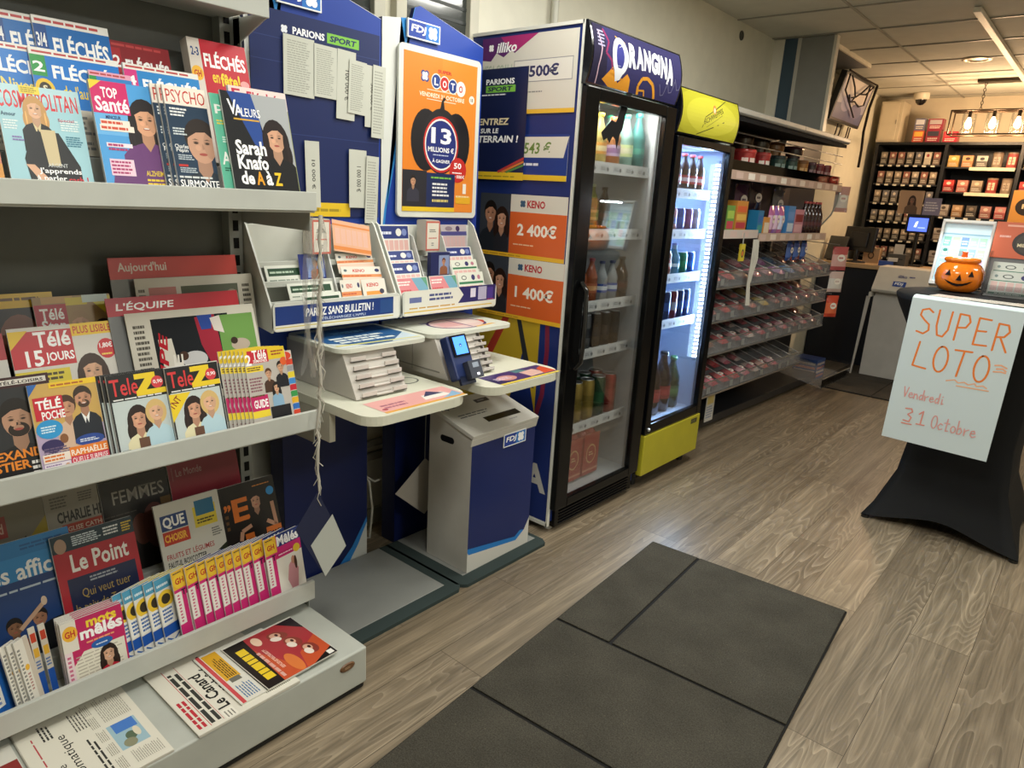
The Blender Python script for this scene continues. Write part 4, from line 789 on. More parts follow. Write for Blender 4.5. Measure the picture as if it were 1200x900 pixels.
ticket('printed slip overlapping the slip marked 100 000', 1.462, 1.622, .068, .16, -3, None, -1.9735)
ticket('slip marked 200 000 on the betting panel', 1.532, 1.586, .05, .19, -1, '200 000 €', -1.9765)
ticket('printed slip overlapping the slip marked 200 000', 1.556, 1.555, .052, .225, -2, None, -1.973)
ticket('slip marked 10 000 low on the betting panel', 1.305, 1.322, .052, .2, 1, '10 000 €', -1.9755)
ticket('slip marked 1 000 000 low on the betting panel', 1.468, 1.325, .07, .185, 0, '1 000 000 €', -1.9755)
ticket('printed slip overlapping the slip marked 1 000 000', 1.528, 1.275, .052, .22, -2, None, -1.971)
# loto poster in its frame
r = thing('lottery_poster', 'white framed orange lottery poster with a black pumpkin', 'poster', onboard(1.672, 1.298, -1.978))
m = MB().prism(rrect(.402, .572, .02, 5, .201, .286), -.006, .004, 'dfe2da', 'plastic'); m.build('frame', r, bevel=.003)
A = Art(.36, .53, 'e8852a').r(.5, 0, .5, 1, 'ea8c32')
clover(A, .27, .87, .02, '2a3f86').e(.27, .87, .035, .028, '2a3f86'); clover(A, .27, .87, .014, 'ffffff')
for i, (ch, bc, tc) in enumerate([('L', '24408c', 'ffffff'), ('O', 'c8302c', 'ffffff'), ('T', '24408c', 'ffffff'), ('O', 'f2efe8', 'c8302c')]):
    cx = .42+.115*i; A.e(cx, .85-.006*i, .068, .05, 'f2efe8').e(cx, .85-.006*i, .06, .043, bc).t(ch, cx-.028, .826-.006*i, .056, .046, tc, .05)
A.t('SUPER', .44, .905, .19, .022, 'c8302c', .05).t('VENDREDI 31 OCTOBRE', .2, .745, .62, .028, 'fff2dc', .03).r(.3, .79, .4, .004, 'fff2dc').r(.3, .73, .4, .004, 'fff2dc').e(.93, .775, .04, .028, 'f4ece0').t('18', .912, .762, .036, .024, '3a2a1a')
A.e(.30, .47, .20, .20, '1d1c20', 26).e(.72, .47, .20, .20, '1d1c20', 26).e(.51, .47, .26, .215, '232226', 30)
A.p([(.47, .66), (.55, .66), (.54, .70), (.53, .73), (.56, .75), (.53, .76), (.50, .73), (.49, .70)], '1d1c20')
A.e(.51, .45, .245, .185, 'c8302c', 32).e(.51, .45, .225, .17, 'f0ece6', 32).e(.51, .45, .21, .158, '25317a', 32)
A.t('13', .37, .455, .28, .105, 'ffffff', .05).t('MILLIONS €', .33, .40, .36, .035, 'ffffff', .04).l(.4, .375, .22, .012, 1, 'c8d0e8').t('À GAGNER', .39, .33, .25, .028, 'ffffff', .03)
A.e(.76, .29, .125, .085, 'c8302c', 24).t('50', .70, .30, .11, .04, 'ffffff', .04).l(.68, .265, .17, .014, 1, 'ffffff').t('20 000€', .67, .235, .19, .024, 'ffffff', .03)
A.r(.0, .03, .72, .23, '1f2d5a').r(0, .03, .32, .24, '2a2a32').P(.14, .2, .03, 'c89878', '2a2220', '3a3a48', 'short', False).l(.38, .22, .3, .02, 1, '7fc04a').l(.4, .1, .26, .1, 4, 'e8e8ea', .5).l(.4, .06, .26, .03, 1, 'd8c87a').r(0, .0, .72, .03, 'e8c22c').r(.74, .06, .22, .05, 'e8b02c').r(.84, .13, .05, .07, 'f0ece0').l(.74, .1, .2, .02, 1, 'f4dca0')
m = MB().box((0, 0, 0), (.36, .53, .001), 'e8852a', 'print'); m.art(A, T(0, 0, .001)); m.build('poster_sheet', r, T(.021, .021, .004))

# slips standing in the racks
SL = 0
def slip(label, st, y, z, x, w, h, A, roll=0, lean=22, n=3):
    r = thing('play_slip', label, 'betting slip', T(x, y, z) @ R(-math.radians(lean), 'Y') @ R(math.radians(roll), 'X') @ F, 'betting slips in the station racks')
    m = MB()
    for i in range(n): m.box((.0015*i, 0, -.0012*(i+1)), (w+.0012*i, h-.0015*i, -.0012*i-.0004), 'd8d4ca', 'paper')
    m.art(A, I4); m.build('slip_pad', r)
def grid(A, x, y, w, h, n, c='e0b4ae'):
    for i in range(n): A.r(x+w*i/n, y, w/n*.86, h, c)
    return A
def a_keno(w, h): return Art(w, h, 'e2ddd2').t('KENO', .28, .74, .3, .14, 'c8382e', .05).e(.9, .82, .06, .08, '2a2f60').r(0, .5, 1, .14, 'e0935a').l(.04, .53, .8, .08, 1, 'c85a3a').r(0, .2, 1, .26, 'e8c8b4').e(.1, .82, .04, .06, '5a6a70')
def a_green(w, h): return Art(w, h, 'dfe2d8').r(.06, .45, .88, .4, '23462f').l(.1, .55, .6, .18, 1, 'b8ccb8').l(.06, .15, .8, .14, 1, '8a968a')
def a_blue(w, h, lo=True):
    A = Art(w, h, 'e4e4de').r(.03, .55, .94, .42, '2a3a7c').l(.08, .66, .45, .16, 1, 'dfe4f4').e(.66, .76, .09, .13, 'e4e4de').e(.84, .76, .08, .12, '7a8ac0')
    return grid(A, .03, .05, .94, .45, 6)
def a_lotog(w, h):
    A = Art(w, h, 'dfe2d6').e(.25, .82, .1, .08, '6a6e6a').e(.25, .82, .07, .05, 'dfe2d6').e(.6, .82, .07, .1, '2f2f68').e(.82, .82, .06, .08, 'b8788a').r(.04, .6, .92, .08, '2f7a50')
    return grid(A, .06, .12, .86, .42, 5)
def a_pink(w, h):
    A = Art(w, h, 'e4e0d8').r(.02, .45, .96, .53, 'd8848a').p([(.5, .98), (.98, .98), (.98, .45), (.7, .45)], '6fa4bc').l(.06, .72, .4, .18, 2, 'f0e4e0').p([(.8, .98), (.98, .98), (.98, .6)], '5a9a7a').l(.06, .5, .4, .12, 1, 'c84a50')
    return grid(A, .03, .05, .94, .34, 6)
y = ST[0].location.y+.04
slip('orange gridded slip standing crooked at the top of the rack nearer the magazines', 0, 1.375, 1.19, -1.932, 0.140, 0.1, (lambda A: grid(A.r(0, .82, 1, .06, 'd8823a'), .06, .25, .88, .5, 6, 'dcae9a'))(Art(0.148, 0.105, 'dda886').r(0, .05, 1, .12, 'd8823a')), -9, 20)
slip('red and white slip behind the crooked orange one', 0, 1.392, 1.18, -1.958, 0.06, 0.09, Art(0.06, 0.09, 'd8d0c8').r(0, .3, 1, .5, 'c88a8a').l(.1, .1, .8, .2, 3, 'a84a50'), 0, 8)
slip('orange-lined slip with a red title, upper of three below the crooked orange one', 0, 1.387, 1.115, -1.921, 0.149, 0.068, a_keno(0.149, 0.068))
slip('orange-lined slip with a red title, lower right of the middle tier', 0, 1.38, 1.072, -1.883, 0.16, 0.073, a_keno(0.16, 0.073), -2)
slip('small slip with a red title in the front tier, beside the green ones', 0, 1.356, 0.998, -1.846, 0.078, 0.108, a_keno(0.078, 0.108), 0, 18)
A = Art(.098, .106, 'e2ddd2').t('KENO', .2, .76, .5, .12, 'c8382e', .05).r(.14, .2, .66, .42, 'e89a3a').e(.8, .6, .1, .08, '2a2a48')
slip('white slip with an orange square at the front of the rack nearer the magazines', 0, 1.438, 0.998, -1.843, 0.098, 0.106, A, 0, 18)
slip('long green-headed slip in the front tier, widest of the green ones', 0, 1.205, 0.998, -1.838, 0.141, 0.074, a_green(0.141, 0.074), 0, 18)
slip('green-headed slip in the second tier of the rack nearer the magazines', 0, 1.18, 1.046, -1.883, 0.165, 0.054, a_green(0.165, 0.054))
slip('green-headed slip in the third tier of the rack nearer the magazines', 0, 1.13, 1.092, -1.921, 0.145, 0.06, a_green(0.145, 0.06))
slip('blue leaflet with a person on it in the rack nearer the magazines', 0, 1.243, 1.1, -1.921, 0.095, 0.082, Art(0.095, 0.082, '27357c').r(.3, .1, .65, .75, '7f98cc').P(.62, .62, .13, 'c89070', '5a3a2a', '9a6248', 'short', False), 0, 12)
y = ST[1].location.y+.04
slip('tall blue-headed gridded slip at the back of the rack by the cooler', 1, 1.58, 1.165, -1.958, 0.145, 0.105, a_blue(0.145, 0.105), 0, 8)
slip('blue-headed slip in the third tier of the rack by the cooler', 1, 1.583, 1.11, -1.921, 0.143, 0.078, a_blue(0.143, 0.078))
slip('blue-headed slip in the second tier of the rack by the cooler', 1, 1.582, 1.06, -1.883, 0.144, 0.09, a_blue(0.144, 0.09))
slip('pink and blue slip in the front tier, nearer to the magazines', 1, 1.582, 0.995, -1.844, 0.15, 0.105, a_pink(0.15, 0.105), 0, 18)
slip('pink and blue slip in the front tier, middle of the three', 1, 1.742, 0.995, -1.844, 0.138, 0.105, a_pink(0.138, 0.105), 0, 18)
slip('green-striped gridded slip in the front tier by the cooler', 1, 1.884, 0.995, -1.844, 0.142, 0.11, a_lotog(0.142, 0.11), 0, 18)
slip('green-striped slip in the second tier by the cooler', 1, 1.885, 1.06, -1.883, 0.142, 0.09, a_lotog(0.142, 0.09))
slip('blue-striped slip in the third tier by the cooler', 1, 1.885, 1.115, -1.921, 0.142, 0.08, a_blue(0.142, 0.08))
slip('mauve gridded slip at the back of the rack by the cooler', 1, 1.885, 1.165, -1.958, 0.138, 0.108, (lambda A: grid(A, .04, .08, .9, .5, 6, 'c8a8a8'))(Art(0.138, 0.108, 'b8b0b4').r(0, .62, 1, .14, '4a4a86').e(.3, .86, .14, .08, '8a7a84').e(.65, .86, .08, .1, '3a2a5a')), 0, 8)
def leaf_box(label, st, y, z, x):
    r = thing('leaflet_box', label, 'leaflet box', T(x, y, z), 'white leaflet boxes on the slip racks')
    m = MB().box((-.05, 0, 0), (0, .068, .105), 'd6d0c4', 'plastic').box((-.05, .002, .105), (-.002, .066, .108), 'b8b2a8')
    m.art(Art(.068, .105, 'c8685a').r(.08, .06, .84, .88, 'e2ddd0').l(.25, .62, .5, .12, 2, '6a6a66').l(.2, .4, .6, .06, 1, 'c85a4a').l(.4, .15, .2, .14, 2, '8a8a86'), T(.0004, 0, 0) @ F); m.build('box', r)
leaf_box('white leaflet box with a red outline on the rack nearer the magazines', 0, 1.28, 1.182, -1.912)
leaf_box('white leaflet box with a red outline on the rack by the cooler', 1, 1.756, 1.182, -1.912)
r = thing('leaflet_holder', 'navy leaflet holder with a person on its front, in the rack by the cooler', 'leaflet holder', T(-1.885, 1.778, 1.09))
m = MB().box((-.018, -.02, 0), (0, .075, .088), '232b5e').art(Art(.095, .088, '232b5e').r(.42, .08, .55, .8, '8d9cc4').P(.68, .62, .12, 'c89070', '6a3a2a', '9a6248', 'short', False), T(.0005, -.02, 0) @ F); m.build('holder', r)
# scanner terminal
r = thing('ticket_scanner', 'navy ticket scanner with a small lit blue screen on the desk by the cooler', 'ticket scanner', T(-1.548, ST[1].location.y-.035, .7815) @ R(-math.radians(26), 'Y') @ R(math.radians(-8), 'Z'))
m = MB().box((-.042, .008, 0.0), (0, .092, .15), '1d2f62', 'plastic'); m.build('case', r, T(0, 0, .02), bevel=.006, seg=3)
m = MB().box((0, .02, .075), (.004, .086, .148), '0c0f1c', 'gloss').art(Art(.05, .06, '3f7ae0').e(.5, .5, .1, .1, '16306a').p([(.46, .5), (.54, .5), (.5, .4)], '8ab0f0'), T(.0044, .03, .082) @ F, 'screen'); m.build('screen', r, T(0, 0, .02))
m = MB().box((0, .045, .0), (.03, .096, .06), '3a3f4c', 'plastic').box((.0305, .06, .035), (.031, .085, .052), '9aa4b4', 'gloss').box((.0305, .07, .008), (.0315, .08, .016), 'e8e8f0', 'lit'); m.build('card_reader', r, T(0, 0, .012), bevel=.004)
MB().box((-.012, .02, .0), (.0, .08, .03), '1a2440').build('foot', r)

# floor plates under the stations
for i, (a, b, lb) in enumerate([(1.115, 1.605, 'grey floor plate with a dark rubber edge in front of the navy station body'), (1.70, 2.13, 'grey floor plate with a dark rubber edge under the paper bin')]):
    r = thing('floor_plate', lb, 'floor plate', T(-1.98, a, 0))
    L = b-a
    MB().box((.0, 0, 0), (.375, L, .014), '8d8f8b', 'paint').build('plate', r, bevel=.002)
    m = MB().prism([(0, L), (.375, L), (.375, 0), (.405, .0), (.43, .02), (.43, L+.02), (.41, L+.045), (0, L+.045)] if i == 0 else [(0, -.06), (.40, -.06), (.43, -.03), (.43, L+.0), (.40, L+.02), (0, L+.02), (0, L), (.375, L), (.375, 0), (0, 0)], 0, .013, '35403f', 'matte')
    m.build('rubber_edge', r, bevel=.004)

# paper bin
r = thing('paper_bin', 'white and navy paper recycling bin with a slot in its sloping lid', 'bin', T(-1.606, 1.72, .0145))
F5 = basis((0, 0, 0), (0, 1, 0), (0, 0, 1), (1, 0, 0))
m = MB().prism([(-.22, 0), (0, 0), (0, .535), (-.22, .595)], 0, .36, 'c9c6be', 'paint', basis((0, .36, 0), (1, 0, 0), (0, 0, 1), (0, -1, 0)))
A = Art(.36, .52, 'd0cfc8').p([(0, 1), (1, 1), (1, .22), (.92, .13), (.78, .07), (.02, .14), (0, .16)], '12245f').p([(0, .16), (.02, .14), (.78, .07), (.92, .13), (.84, .14), (.76, .105), (.0, .19)], '1f78c4')
m.art(A, T(.0006, 0, 0) @ F5)
m.art(Art(.075, .03, 'c9c6be').prism_hole() if False else Art(.08, .03).e(.2, .5, .15, .42, '141414').e(.8, .5, .15, .42, '141414').r(.2, .08, .6, .84, '141414'), basis((-.165, -.0006, .485), (1, 0, 0), (0, 0, 1), (0, -1, 0)))
b = m.build('body', r)
m = MB(); m.art(fdj_logo(.13, .052), I4); m.box((0, 0, -.003), (.13, .052, 0), 'e6e8e8'); m.build('logo_plate', b, T(.004, .17, .46) @ F5)
lm = basis((.008, -.006, .533), (0, 1, 0), (-.9648, 0, .263), (.263, 0, .9648))
m = MB().box((0, 0, 0), (.372, .24, .016), 'd2d0c8', 'paint').box((0, 0, -.03), (.372, .006, .0), 'd2d0c8', 'paint')
A = Art(.372, .24).r(.36, .22, .5, .14, '121212').l(.12, .45, .5, .12, 2, '5a5c60', .4).t('Papier', .03, .72, .2, .13, '3a4468', .02).r(.52, .74, .2, .1, '3a3e48').l(.56, .77, .12, .05, 1, '9aa0b0').l(.62, .13, .16, .03, 1, '8a8a90')
m.art(A, T(0, 0, .0164)); m.build('lid', r, lm, bevel=.002)

# posters on the side of the tall cooler: facing -Y
def side_poster(label, x, z, w, h, A, dy=0., tilt=0., name='poster', th=.0015):
    r = thing(name, label, 'poster', T(x, 2.219-dy, z) @ R(tilt, 'Y') @ basis((0, 0, 0), (1, 0, 0), (0, 0, 1), (0, -1, 0)))
    m = MB().box((0, 0, -th), (w, h, 0), 'd8d4c8', 'print'); m.art(A, I4); m.build('sheet', r); return r
A = Art(.475, .285, 'd6d2c6').p([(0, 1), (.6, 1), (.42, .84), (.36, .78), (.32, .82), (.24, .74), (.16, .8), (.1, .7), (0, .72)], '5a2266').p([(.2, 1), (.6, 1), (.42, .84), (.36, .8), (.26, .9)], 'a82a6e').t('illiko', .16, .80, .22, .13, 'ffffff', .04, .2)
clover(A, .1, .87, .013, 'ffffff').t('MEGA GOAL !', .0, .52, .34, .13, 'b0b8a4', .06, .2).l(.04, .4, .24, .14, 2, '6a8a5a').r(.04, .36, .26, .06, '4a4a3a').r(.36, .4, .6, .28, '8c8c90').r(.366, .41, .588, .26, 'dedad0').t('500€', .525, .46, .30, .15, '2a2a58', .05).l(.48, .26, .2, .03, 1, '8a8a88').r(0, .0, 1, .055, 'e8b83a').l(.1, .01, .5, .03, 1, 'c89a3a', .5)
side_poster('white scratch game poster reading 500€ at the top of the cooler side', -2.108, 1.702, .47, .28, A)
A = Art(.34, .17, '1d3a86').p([(0, .95), (1, .95), (.94, .5), (0, .5)], 'dedacc').t('543 €', .36, .58, .4, .26, '6a8a3a', .03, .12).l(.1, .3, .55, .1, 1, 'dfe3ee').r(0, .0, 1, .12, 'e8c02c')
side_poster('blue poster strip reading 543 € partly behind the navy betting poster', -1.985, 1.455, .34, .165, A, .002)
A = Art(.30, .42, '161f46').t('PARIONS', 0.27, .86, .5, .05, 'ffffff', .05).r(.27, .79, .52, .06, '7fc04a').t('SPORT', 0.3, .80, .44, .04, '161f46', .06, .12).l(.2, .76, .46, .02, 1, 'e8e8ee')
clover(A, .11, .88, .016, 'c8d0e8').t('ENTREZ', .16, .50, .55, .06, 'e8d8b0', .05, .1).t('SUR LE', .2, .425, .33, .045, 'f4f4f4', .05, .1).t('TERRAIN !', .16, .34, .72, .065, 'f4f4f4', .05, .1).r(.0, .0, 1, .07, 'e8c22c').l(.05, .02, .8, .02, 1, 'a08a2a', .5)
A.band([(.55, .07), (1, .2)], .01, 'b83a3a').band([(.62, .07), (1, .17)], .008, 'd8823a').band([(.7, .07), (1, .14)], .008, '5a8a4a').l(.02, .1, .2, .05, 1, '7a8ab0')
side_poster('navy football betting poster with a yellow foot, standing proud of the cooler edge', -2.152, 1.452, .298, .418, A, .010)
def keno(amount):
    A = Art(.455, .25, 'd8662c').r(0, 0, .37, 1, '3a3f48').P(.13, .68, .16, 'b98468', '1c1614', '23282f', 'short', True, None, .8).P(.27, .60, .145, 'cf9a7e', '2a1a14', '2a2a30', 'long', True, None, .6).r(.37, 0, .63, 1, 'd8622a').r(.37, .73, .63, .27, 'dbd7cb').t('KENO', .56, .8, .2, .12, 'b82c34', .06)
    clover(A, .51, .86, .014, '3a5a78').t(amount, .46, .36, .44, .2, 'f6efe2', .05).l(.42, .2, .3, .035, 1, 'f0c8a0').r(0, 0, 1, .065, 'e8b62c').l(.04, .015, .5, .03, 1, 'b88a2a', .5)
    return A
side_poster('upper orange poster with a laughing couple, reading 2 400€, on the cooler side', -2.082, 1.148, .455, .243, keno('2 400€'), .0012)
side_poster('lower orange poster with a laughing couple, reading 1 400€, on the cooler side', -2.076, .897, .452, .243, keno('1 400€'), .0012)

# hanging tags and cords
def tagdiamond(label, x, y, z, s, rot, c1, c2, fold):
    r = thing('hanging_tag', label, 'hanging tag', T(x, y, z) @ R(rot, 'Z'))
    m = MB()
    P = [(0, 0), (.093, -.2), (.02, -.272), (-.073, -.092)] if fold else [(0, 0), (.150, -.130), (.003, -.239), (-.149, -.107)]
    m.prism(P, 0, .0012, c1, 'paper', F)
    if fold: m.prism([(.047, -.083), (.093, -.2), (.02, -.272), (-.026, -.156)], .0014, .002, c2, 'paper', F)
    m.build('card', r); return r
tagdiamond('folded navy and grey card hanging from twine at the end of the magazine rack', -1.55, 1.04, .570, .175, .0, '2b2f48', 'b9bdb6', True)
tagdiamond('grey card hanging on a thread behind the paper bin', -1.89, 1.758, .383, .15, .0, 'aca69e', 'aca69e', False)
m = MB(); m.tube([(-1.82, 1.70, .75), (-1.86, 1.73, .55), (-1.89, 1.758, .383)], .002, '8a8a84', 'plastic', n=5); tag(m.build('thread'), 'thin grey thread hanging from the desk with the grey card behind the bin', 'thread')
g2 = random.Random(3)
pts = []
for i in range(26):
    t = i/25; pts.append((-1.585+.005*g2.uniform(-1, 1)+.035*t, 1.088+.005*g2.uniform(-1, 1)-.048*t, 1.318-.748*t))
m = MB(); m.tube(pts, [.0028+.0025*g2.random() for _ in pts], 'b8b4a8', 'fabric', n=6)
for i in range(52):
    p = pts[i//2]; m.tube([p, (p[0]+g2.uniform(-.01, .01), p[1]+g2.uniform(-.012, .012), p[2]-.02), (p[0]+g2.uniform(-.012, .012), p[1]+g2.uniform(-.012, .012), p[2]-.045)], .0013, 'c4c0b4', 'fabric', n=4)
tag(m.build('twine'), 'frayed pale twine hanging down the end of the magazine rack', 'twine')
m = MB()
sh = [(.0, 1.32), (.006, 1.25), (-.004, 1.18), (.01, 1.08), (-.012, 1.0), (.012, .92), (.0, .86)]
for k in range(6):
    P = [(-1.60-.016*k+.012*math.sin(k*2.2+i)+.25*a, 1.104+.012*math.sin(k*1.3+i*1.7), z) for i, (a, z) in enumerate(sh)]
    Q = [(x-.022, y+.006*math.cos(k+i), z) for i, (x, y, z) in enumerate(P)]
    n = len(P); m.add(P+Q, [(i, i+1, n+i+1, n+i) for i in range(n-1)], 'e8e8e4', 'film', None, True)
tag(m.build('plastic_wrap', sub=1), 'crumpled clear plastic wrap hanging between the upper and middle magazine shelves', 'plastic wrap')
m = MB(); m.tube([(-2.1, 1.60, .30), (-2.06, 1.62, .27), (-2.04, 1.62, .16), (-2.05, 1.615, .03), (-2.08, 1.60, .02)], .005, 'c4c2b6', 'plastic')
m.tube([(-2.1, 1.60, .30), (-2.09, 1.67, .245), (-2.09, 1.74, .25), (-2.1, 1.80, .30)], .005, 'c4c2b6', 'plastic')
tag(m.build('power_cable'), 'loose white power cable on the floor between the two lottery stations', 'cable')
m = MB().box((-2.19, 1.60, .30), (-2.17, 2.0, .33), '8a867a', 'paint').box((-2.19, 1.60, .36), (-2.17, 2.0, .385), '8a867a', 'paint'); struct('trim_4', m)

# ------------------------------------------------------------------ drinks coolers
def shell(r, y0, y1, x0, x1, z0, z1, side_col, inner, th=.035, iz0=None, iz1=None):
    """cabinet open to the aisle"""
    m = MB().box((x0, y0, z0), (x1, y0+th, z1), side_col, 'paint').box((x0, y1-th, z0), (x1, y1, z1), side_col, 'paint').box((x0, y0+th, z0), (x0+th, y1-th, z1), side_col, 'paint')
    m.box((x0+th, y0+th, iz1), (x1, y1-th, z1), side_col, 'paint').box((x0+th, y0+th, z0), (x1, y1-th, iz0), side_col, 'paint')
    o = m.build('cabinet', r)
    a = .002
    m = MB().box((x0+th, y0+th, iz0), (x0+th+a, y1-th, iz1), inner).box((x0+th+a, y0+th, iz0), (x1-.001, y0+th+a, iz1), inner).box((x0+th+a, y1-th-a, iz0), (x1-.001, y1-th, iz1), inner)
    m.box((x0+th+a, y0+th+a, iz0), (x1-.001, y1-th-a, iz0+a), inner).box((x0+th+a, y0+th+a, iz1-a), (x1-.001, y1-th-a, iz1), inner)
    m.build('liner', o); return o
def wire_shelf(cab, y0, y1, x0, x1, z, n=6):
    m = MB()
    for i in range(15): x = x0+(x1-x0)*i/14; m.tube([(x, y0, z-.004), (x, y1, z-.004)], .002, 'd0d4d4', 'metal', n=4)
    for y in (y0+.03, (y0+y1)/2, y1-.03): m.tube([(x0, y, z-.008), (x1, y, z-.008)], .003, 'd0d4d4', 'metal', n=4)
    o = m.build('shelf', cab)
    m = MB().box((x1, y0, z-.03), (x1+.004, y1, z+.016), 'd8dcdc')
    A = Art(y1-y0, .046)
    for i in range(n): A.r(.04+.96*i/n, .18, .6/n, .55, 'c4c8ca').l(.05+.96*i/n, .3, .35/n, .3, 2, '7a7e80', .5).e(.04+.96*i/n+.55/n, .4, .09/n, .18, '5a5e60', 8)
    m.art(A, T(x1+.0044, y0, z-.03) @ F); m.build('price_strip', o); return o
def door_frame(r, y0, y1, z0, z1, x0, x1, fw, fwt, fwb, col='08090a'):
    m = MB().box((x0, y0, z0), (x1, y0+fw, z1), col, 'black').box((x0, y1-fw, z0), (x1, y1, z1), col, 'black').box((x0, y0+fw, z1-fwt), (x1, y1-fw, z1), col, 'black').box((x0, y0+fw, z0), (x1, y1-fw, z0+fwb), col, 'black')
    d = m.build('door', r, bevel=.004)
    MB().box(((x0+x1)/2-.002, y0+fw-.005, z0+fwb-.005), ((x0+x1)/2+.002, y1-fw+.005, z1-fwt+.005), 'ffffff', 'glass').build('glass_pane', d)
    m = MB(); w = .012
    for a, b in ((y0+fw, y0+fw+w), (y1-fw-w, y1-fw)): m.box((x0-.006, a, z0+fwb), (x0, b, z1-fwt), '6a6e74', 'plastic')
    m.build('gasket', d); return d
# tall navy cooler
XB, XF = -2.165, -1.615
r1 = thing('drinks_cooler', 'tall navy drinks cooler with an orange drink sign and black glass door', 'cooler', T(0, 0, 0))
ya, yb = 2.222, 2.905
cab = shell(r1, ya, yb, XB, XF, .05, 2.005, '1a2f72', 'b4babd', .035, .13, 1.80)
m = MB().box((XF-.006, ya-.004, .03), (XF+.002, ya+.012, 2.012), 'dcdcd4', 'paint').box((XB, ya-.004, 2.0), (XF, ya+.008, 2.012), 'dcdcd4', 'paint').box((XB, ya-.004, .03), (XF, ya+.008, .046), 'dcdcd4', 'paint')
m.build('edge_trim', cab)
W = XF-XB
A = Art(W, .92, '1b2e70').p([(0, 1), (.62, 1), (.66, .8), (.5, .45), (.2, .3), (0, .32)], 'c2a42a').p([(.62, 1), (.8, 1), (.8, .5), (.66, .8)], 'c2a42a')
A.p([(.15, .62), (.48, .97), (.54, .97), (.24, .62)], 'b03a2c').p([(.55, .97), (.6, .95), (.78, .62), (.72, .62)], '2c3034').band([(.86, 1), (.88, .8), (.86, .6), (.78, .42), (.62, .3)], .022, '7c2440')
A.t('ORANGINA', -.62, .13, 1.58, .14, 'c4c2bc', .06)
m = MB(); m.art(A, T(XB, ya-.0008, .05) @ basis((0, 0, 0), (1, 0, 0), (0, 0, 1), (0, -1, 0))); m.build('side_graphic', cab)
for y in (ya+.05, yb-.05): MB().lathe([(.018, 0), (.018, .012), (.01, .012), (.01, .05)], 'c8c8c4', 'plastic', T(XF-.03, y, 0), 12).build('foot', r1)
# curved header sign
def header(r, y0, y1, z0, z1, xb, xf, bulge, A, mat, side='14161a', rim='16181c'):
    n = 10; P = [(xf+bulge*math.sin(PI*(.12+.80*i/n)), z0+(z1-z0)*i/n) for i in range(n+1)]
    m = MB().prism([(xb, z0)]+P+[(xb, z1)], 0, y1-y0, side, 'gloss', basis((0, y1, 0), (1, 0, 0), (0, 0, 1), (0, -1, 0)))
    h = m.build('sign_housing', r, bevel=.003)
    m = MB(); k = m.keys; a0, a1 = y0+.012, y1-.012
    # bend the flat art onto the curve
    L = [0]
    for (p, q) in zip(P, P[1:]): L.append(L[-1]+math.hypot(q[0]-p[0], q[1]-p[1]))
    def at(v):
        s = (.04+.92*v)*L[-1]
        for i in range(n):
            if s <= L[i+1]+1e-9:
                t = (s-L[i])/(L[i+1]-L[i]); dx = P[i+1][0]-P[i][0]; dz = P[i+1][1]-P[i][1]; q = math.hypot(dx, dz)
                return P[i][0]+dx*t, P[i][1]+dz*t, dz/q, -dx/q
        return P[-1][0], P[-1][1], 1, 0
    for lay, polys, c in A.ops:
        for p in polys:
            cuts = [p]
            for kk in range(1, 12):
                v = kk/12; nx = []
                for q in cuts:
                    lo, hi = [], []
                    for i in range(len(q)):
                        a, b = q[i-1], q[i]
                        if (a[1] < v) != (b[1] < v):
                            t = (v-a[1])/(b[1]-a[1]); mid = (a[0]+(b[0]-a[0])*t, v); lo.append(mid); hi.append(mid)
                        (lo if b[1] < v else hi).append(b)
                    for z in (lo, hi):
                        if len(z) > 2: nx.append(z)
                cuts = nx
            for q in cuts:
                vs = []
                for u, v in q:
                    x, z, ex, ez = at(v); e = .0012+lay*A.eps*3
                    vs.append((x+ex*e, a0+(a1-a0)*u, z+ez*e))
                m.add(vs, [list(range(len(vs)))], c, mat)
    m.build('sign_face', h)
    return h
A = Art(.66, .24, '2f2c5c').p([(.0, 0), (.16, 0), (.1, 1), (0, 1)], '241f3c').band([(.07, .0), (.06, .3), (.08, .6), (.05, .9)], .006, 'c8a8b8').band([(.1, .95), (.15, .75), (.12, .55), (.18, .45), (.2, .3)], .01, '8a2a5a')
A.l(.04, .62, .07, .3, 5, 'a8a4c4', .5).p([(.12, .1), (.2, .35), (.28, .1), (.36, .3), (.4, .22), (.42, .0), (.2, 0)], 'e0982c').p([(.22, .9), (.32, .84), (.34, .72), (.26, .78)], 'e0a83a').e(.27, .56, .085, .33, 'e4e8f0', 24, .06).e(.268, .56, .042, .22, '3a3c8a', 20, .06).p([(.21, .36), (.33, .36), (.29, .16), (.25, .12)], 'e4e8f0')
for i, (ch, y0_, h_) in enumerate([('R', .42, .44), ('A', .44, .42), ('N', .45, .40), ('G', .44, .41), ('I', .46, .38), ('N', .42, .42), ('A', .34, .50)]):
    A.t(ch, [.36, .445, .53, .615, .70, .735, .815][i], y0_, .082 if ch != 'I' else .026, h_, 'eef0f6', .09, .04)
A.band([(.52, .0), (.5, .16), (.53, .3), (.59, .33), (.66, .25), (.7, .1), (.72, 0)], .016, 'd8962c').band([(.52, .08), (.58, .1), (.6, 0)], .008, 'd8962c')
for q in (0, .09, .18): A.band([(.74+q, .30+q), (.78+q, .1+q), (.81+q, .12+q), (.83+q, .34+q)], .004, '6a6888')
header(r1, ya, yb-.004, 1.80, 2.012, XB+.3, XF+.005, .034, A, 'matte')
d1 = door_frame(r1, ya+.004, yb-.004, .11, 1.795, XF+.003, -1.583, .085, .045, .04)
m = MB().tube([(-1.579, ya+.055, 1.08), (-1.555, ya+.06, 1.05), (-1.55, ya+.06, .95), (-1.55, ya+.06, .83), (-1.555, ya+.06, .76), (-1.579, ya+.055, .73)], .011, '0e0f11', 'gloss', n=8); m.build('door_handle', d1)
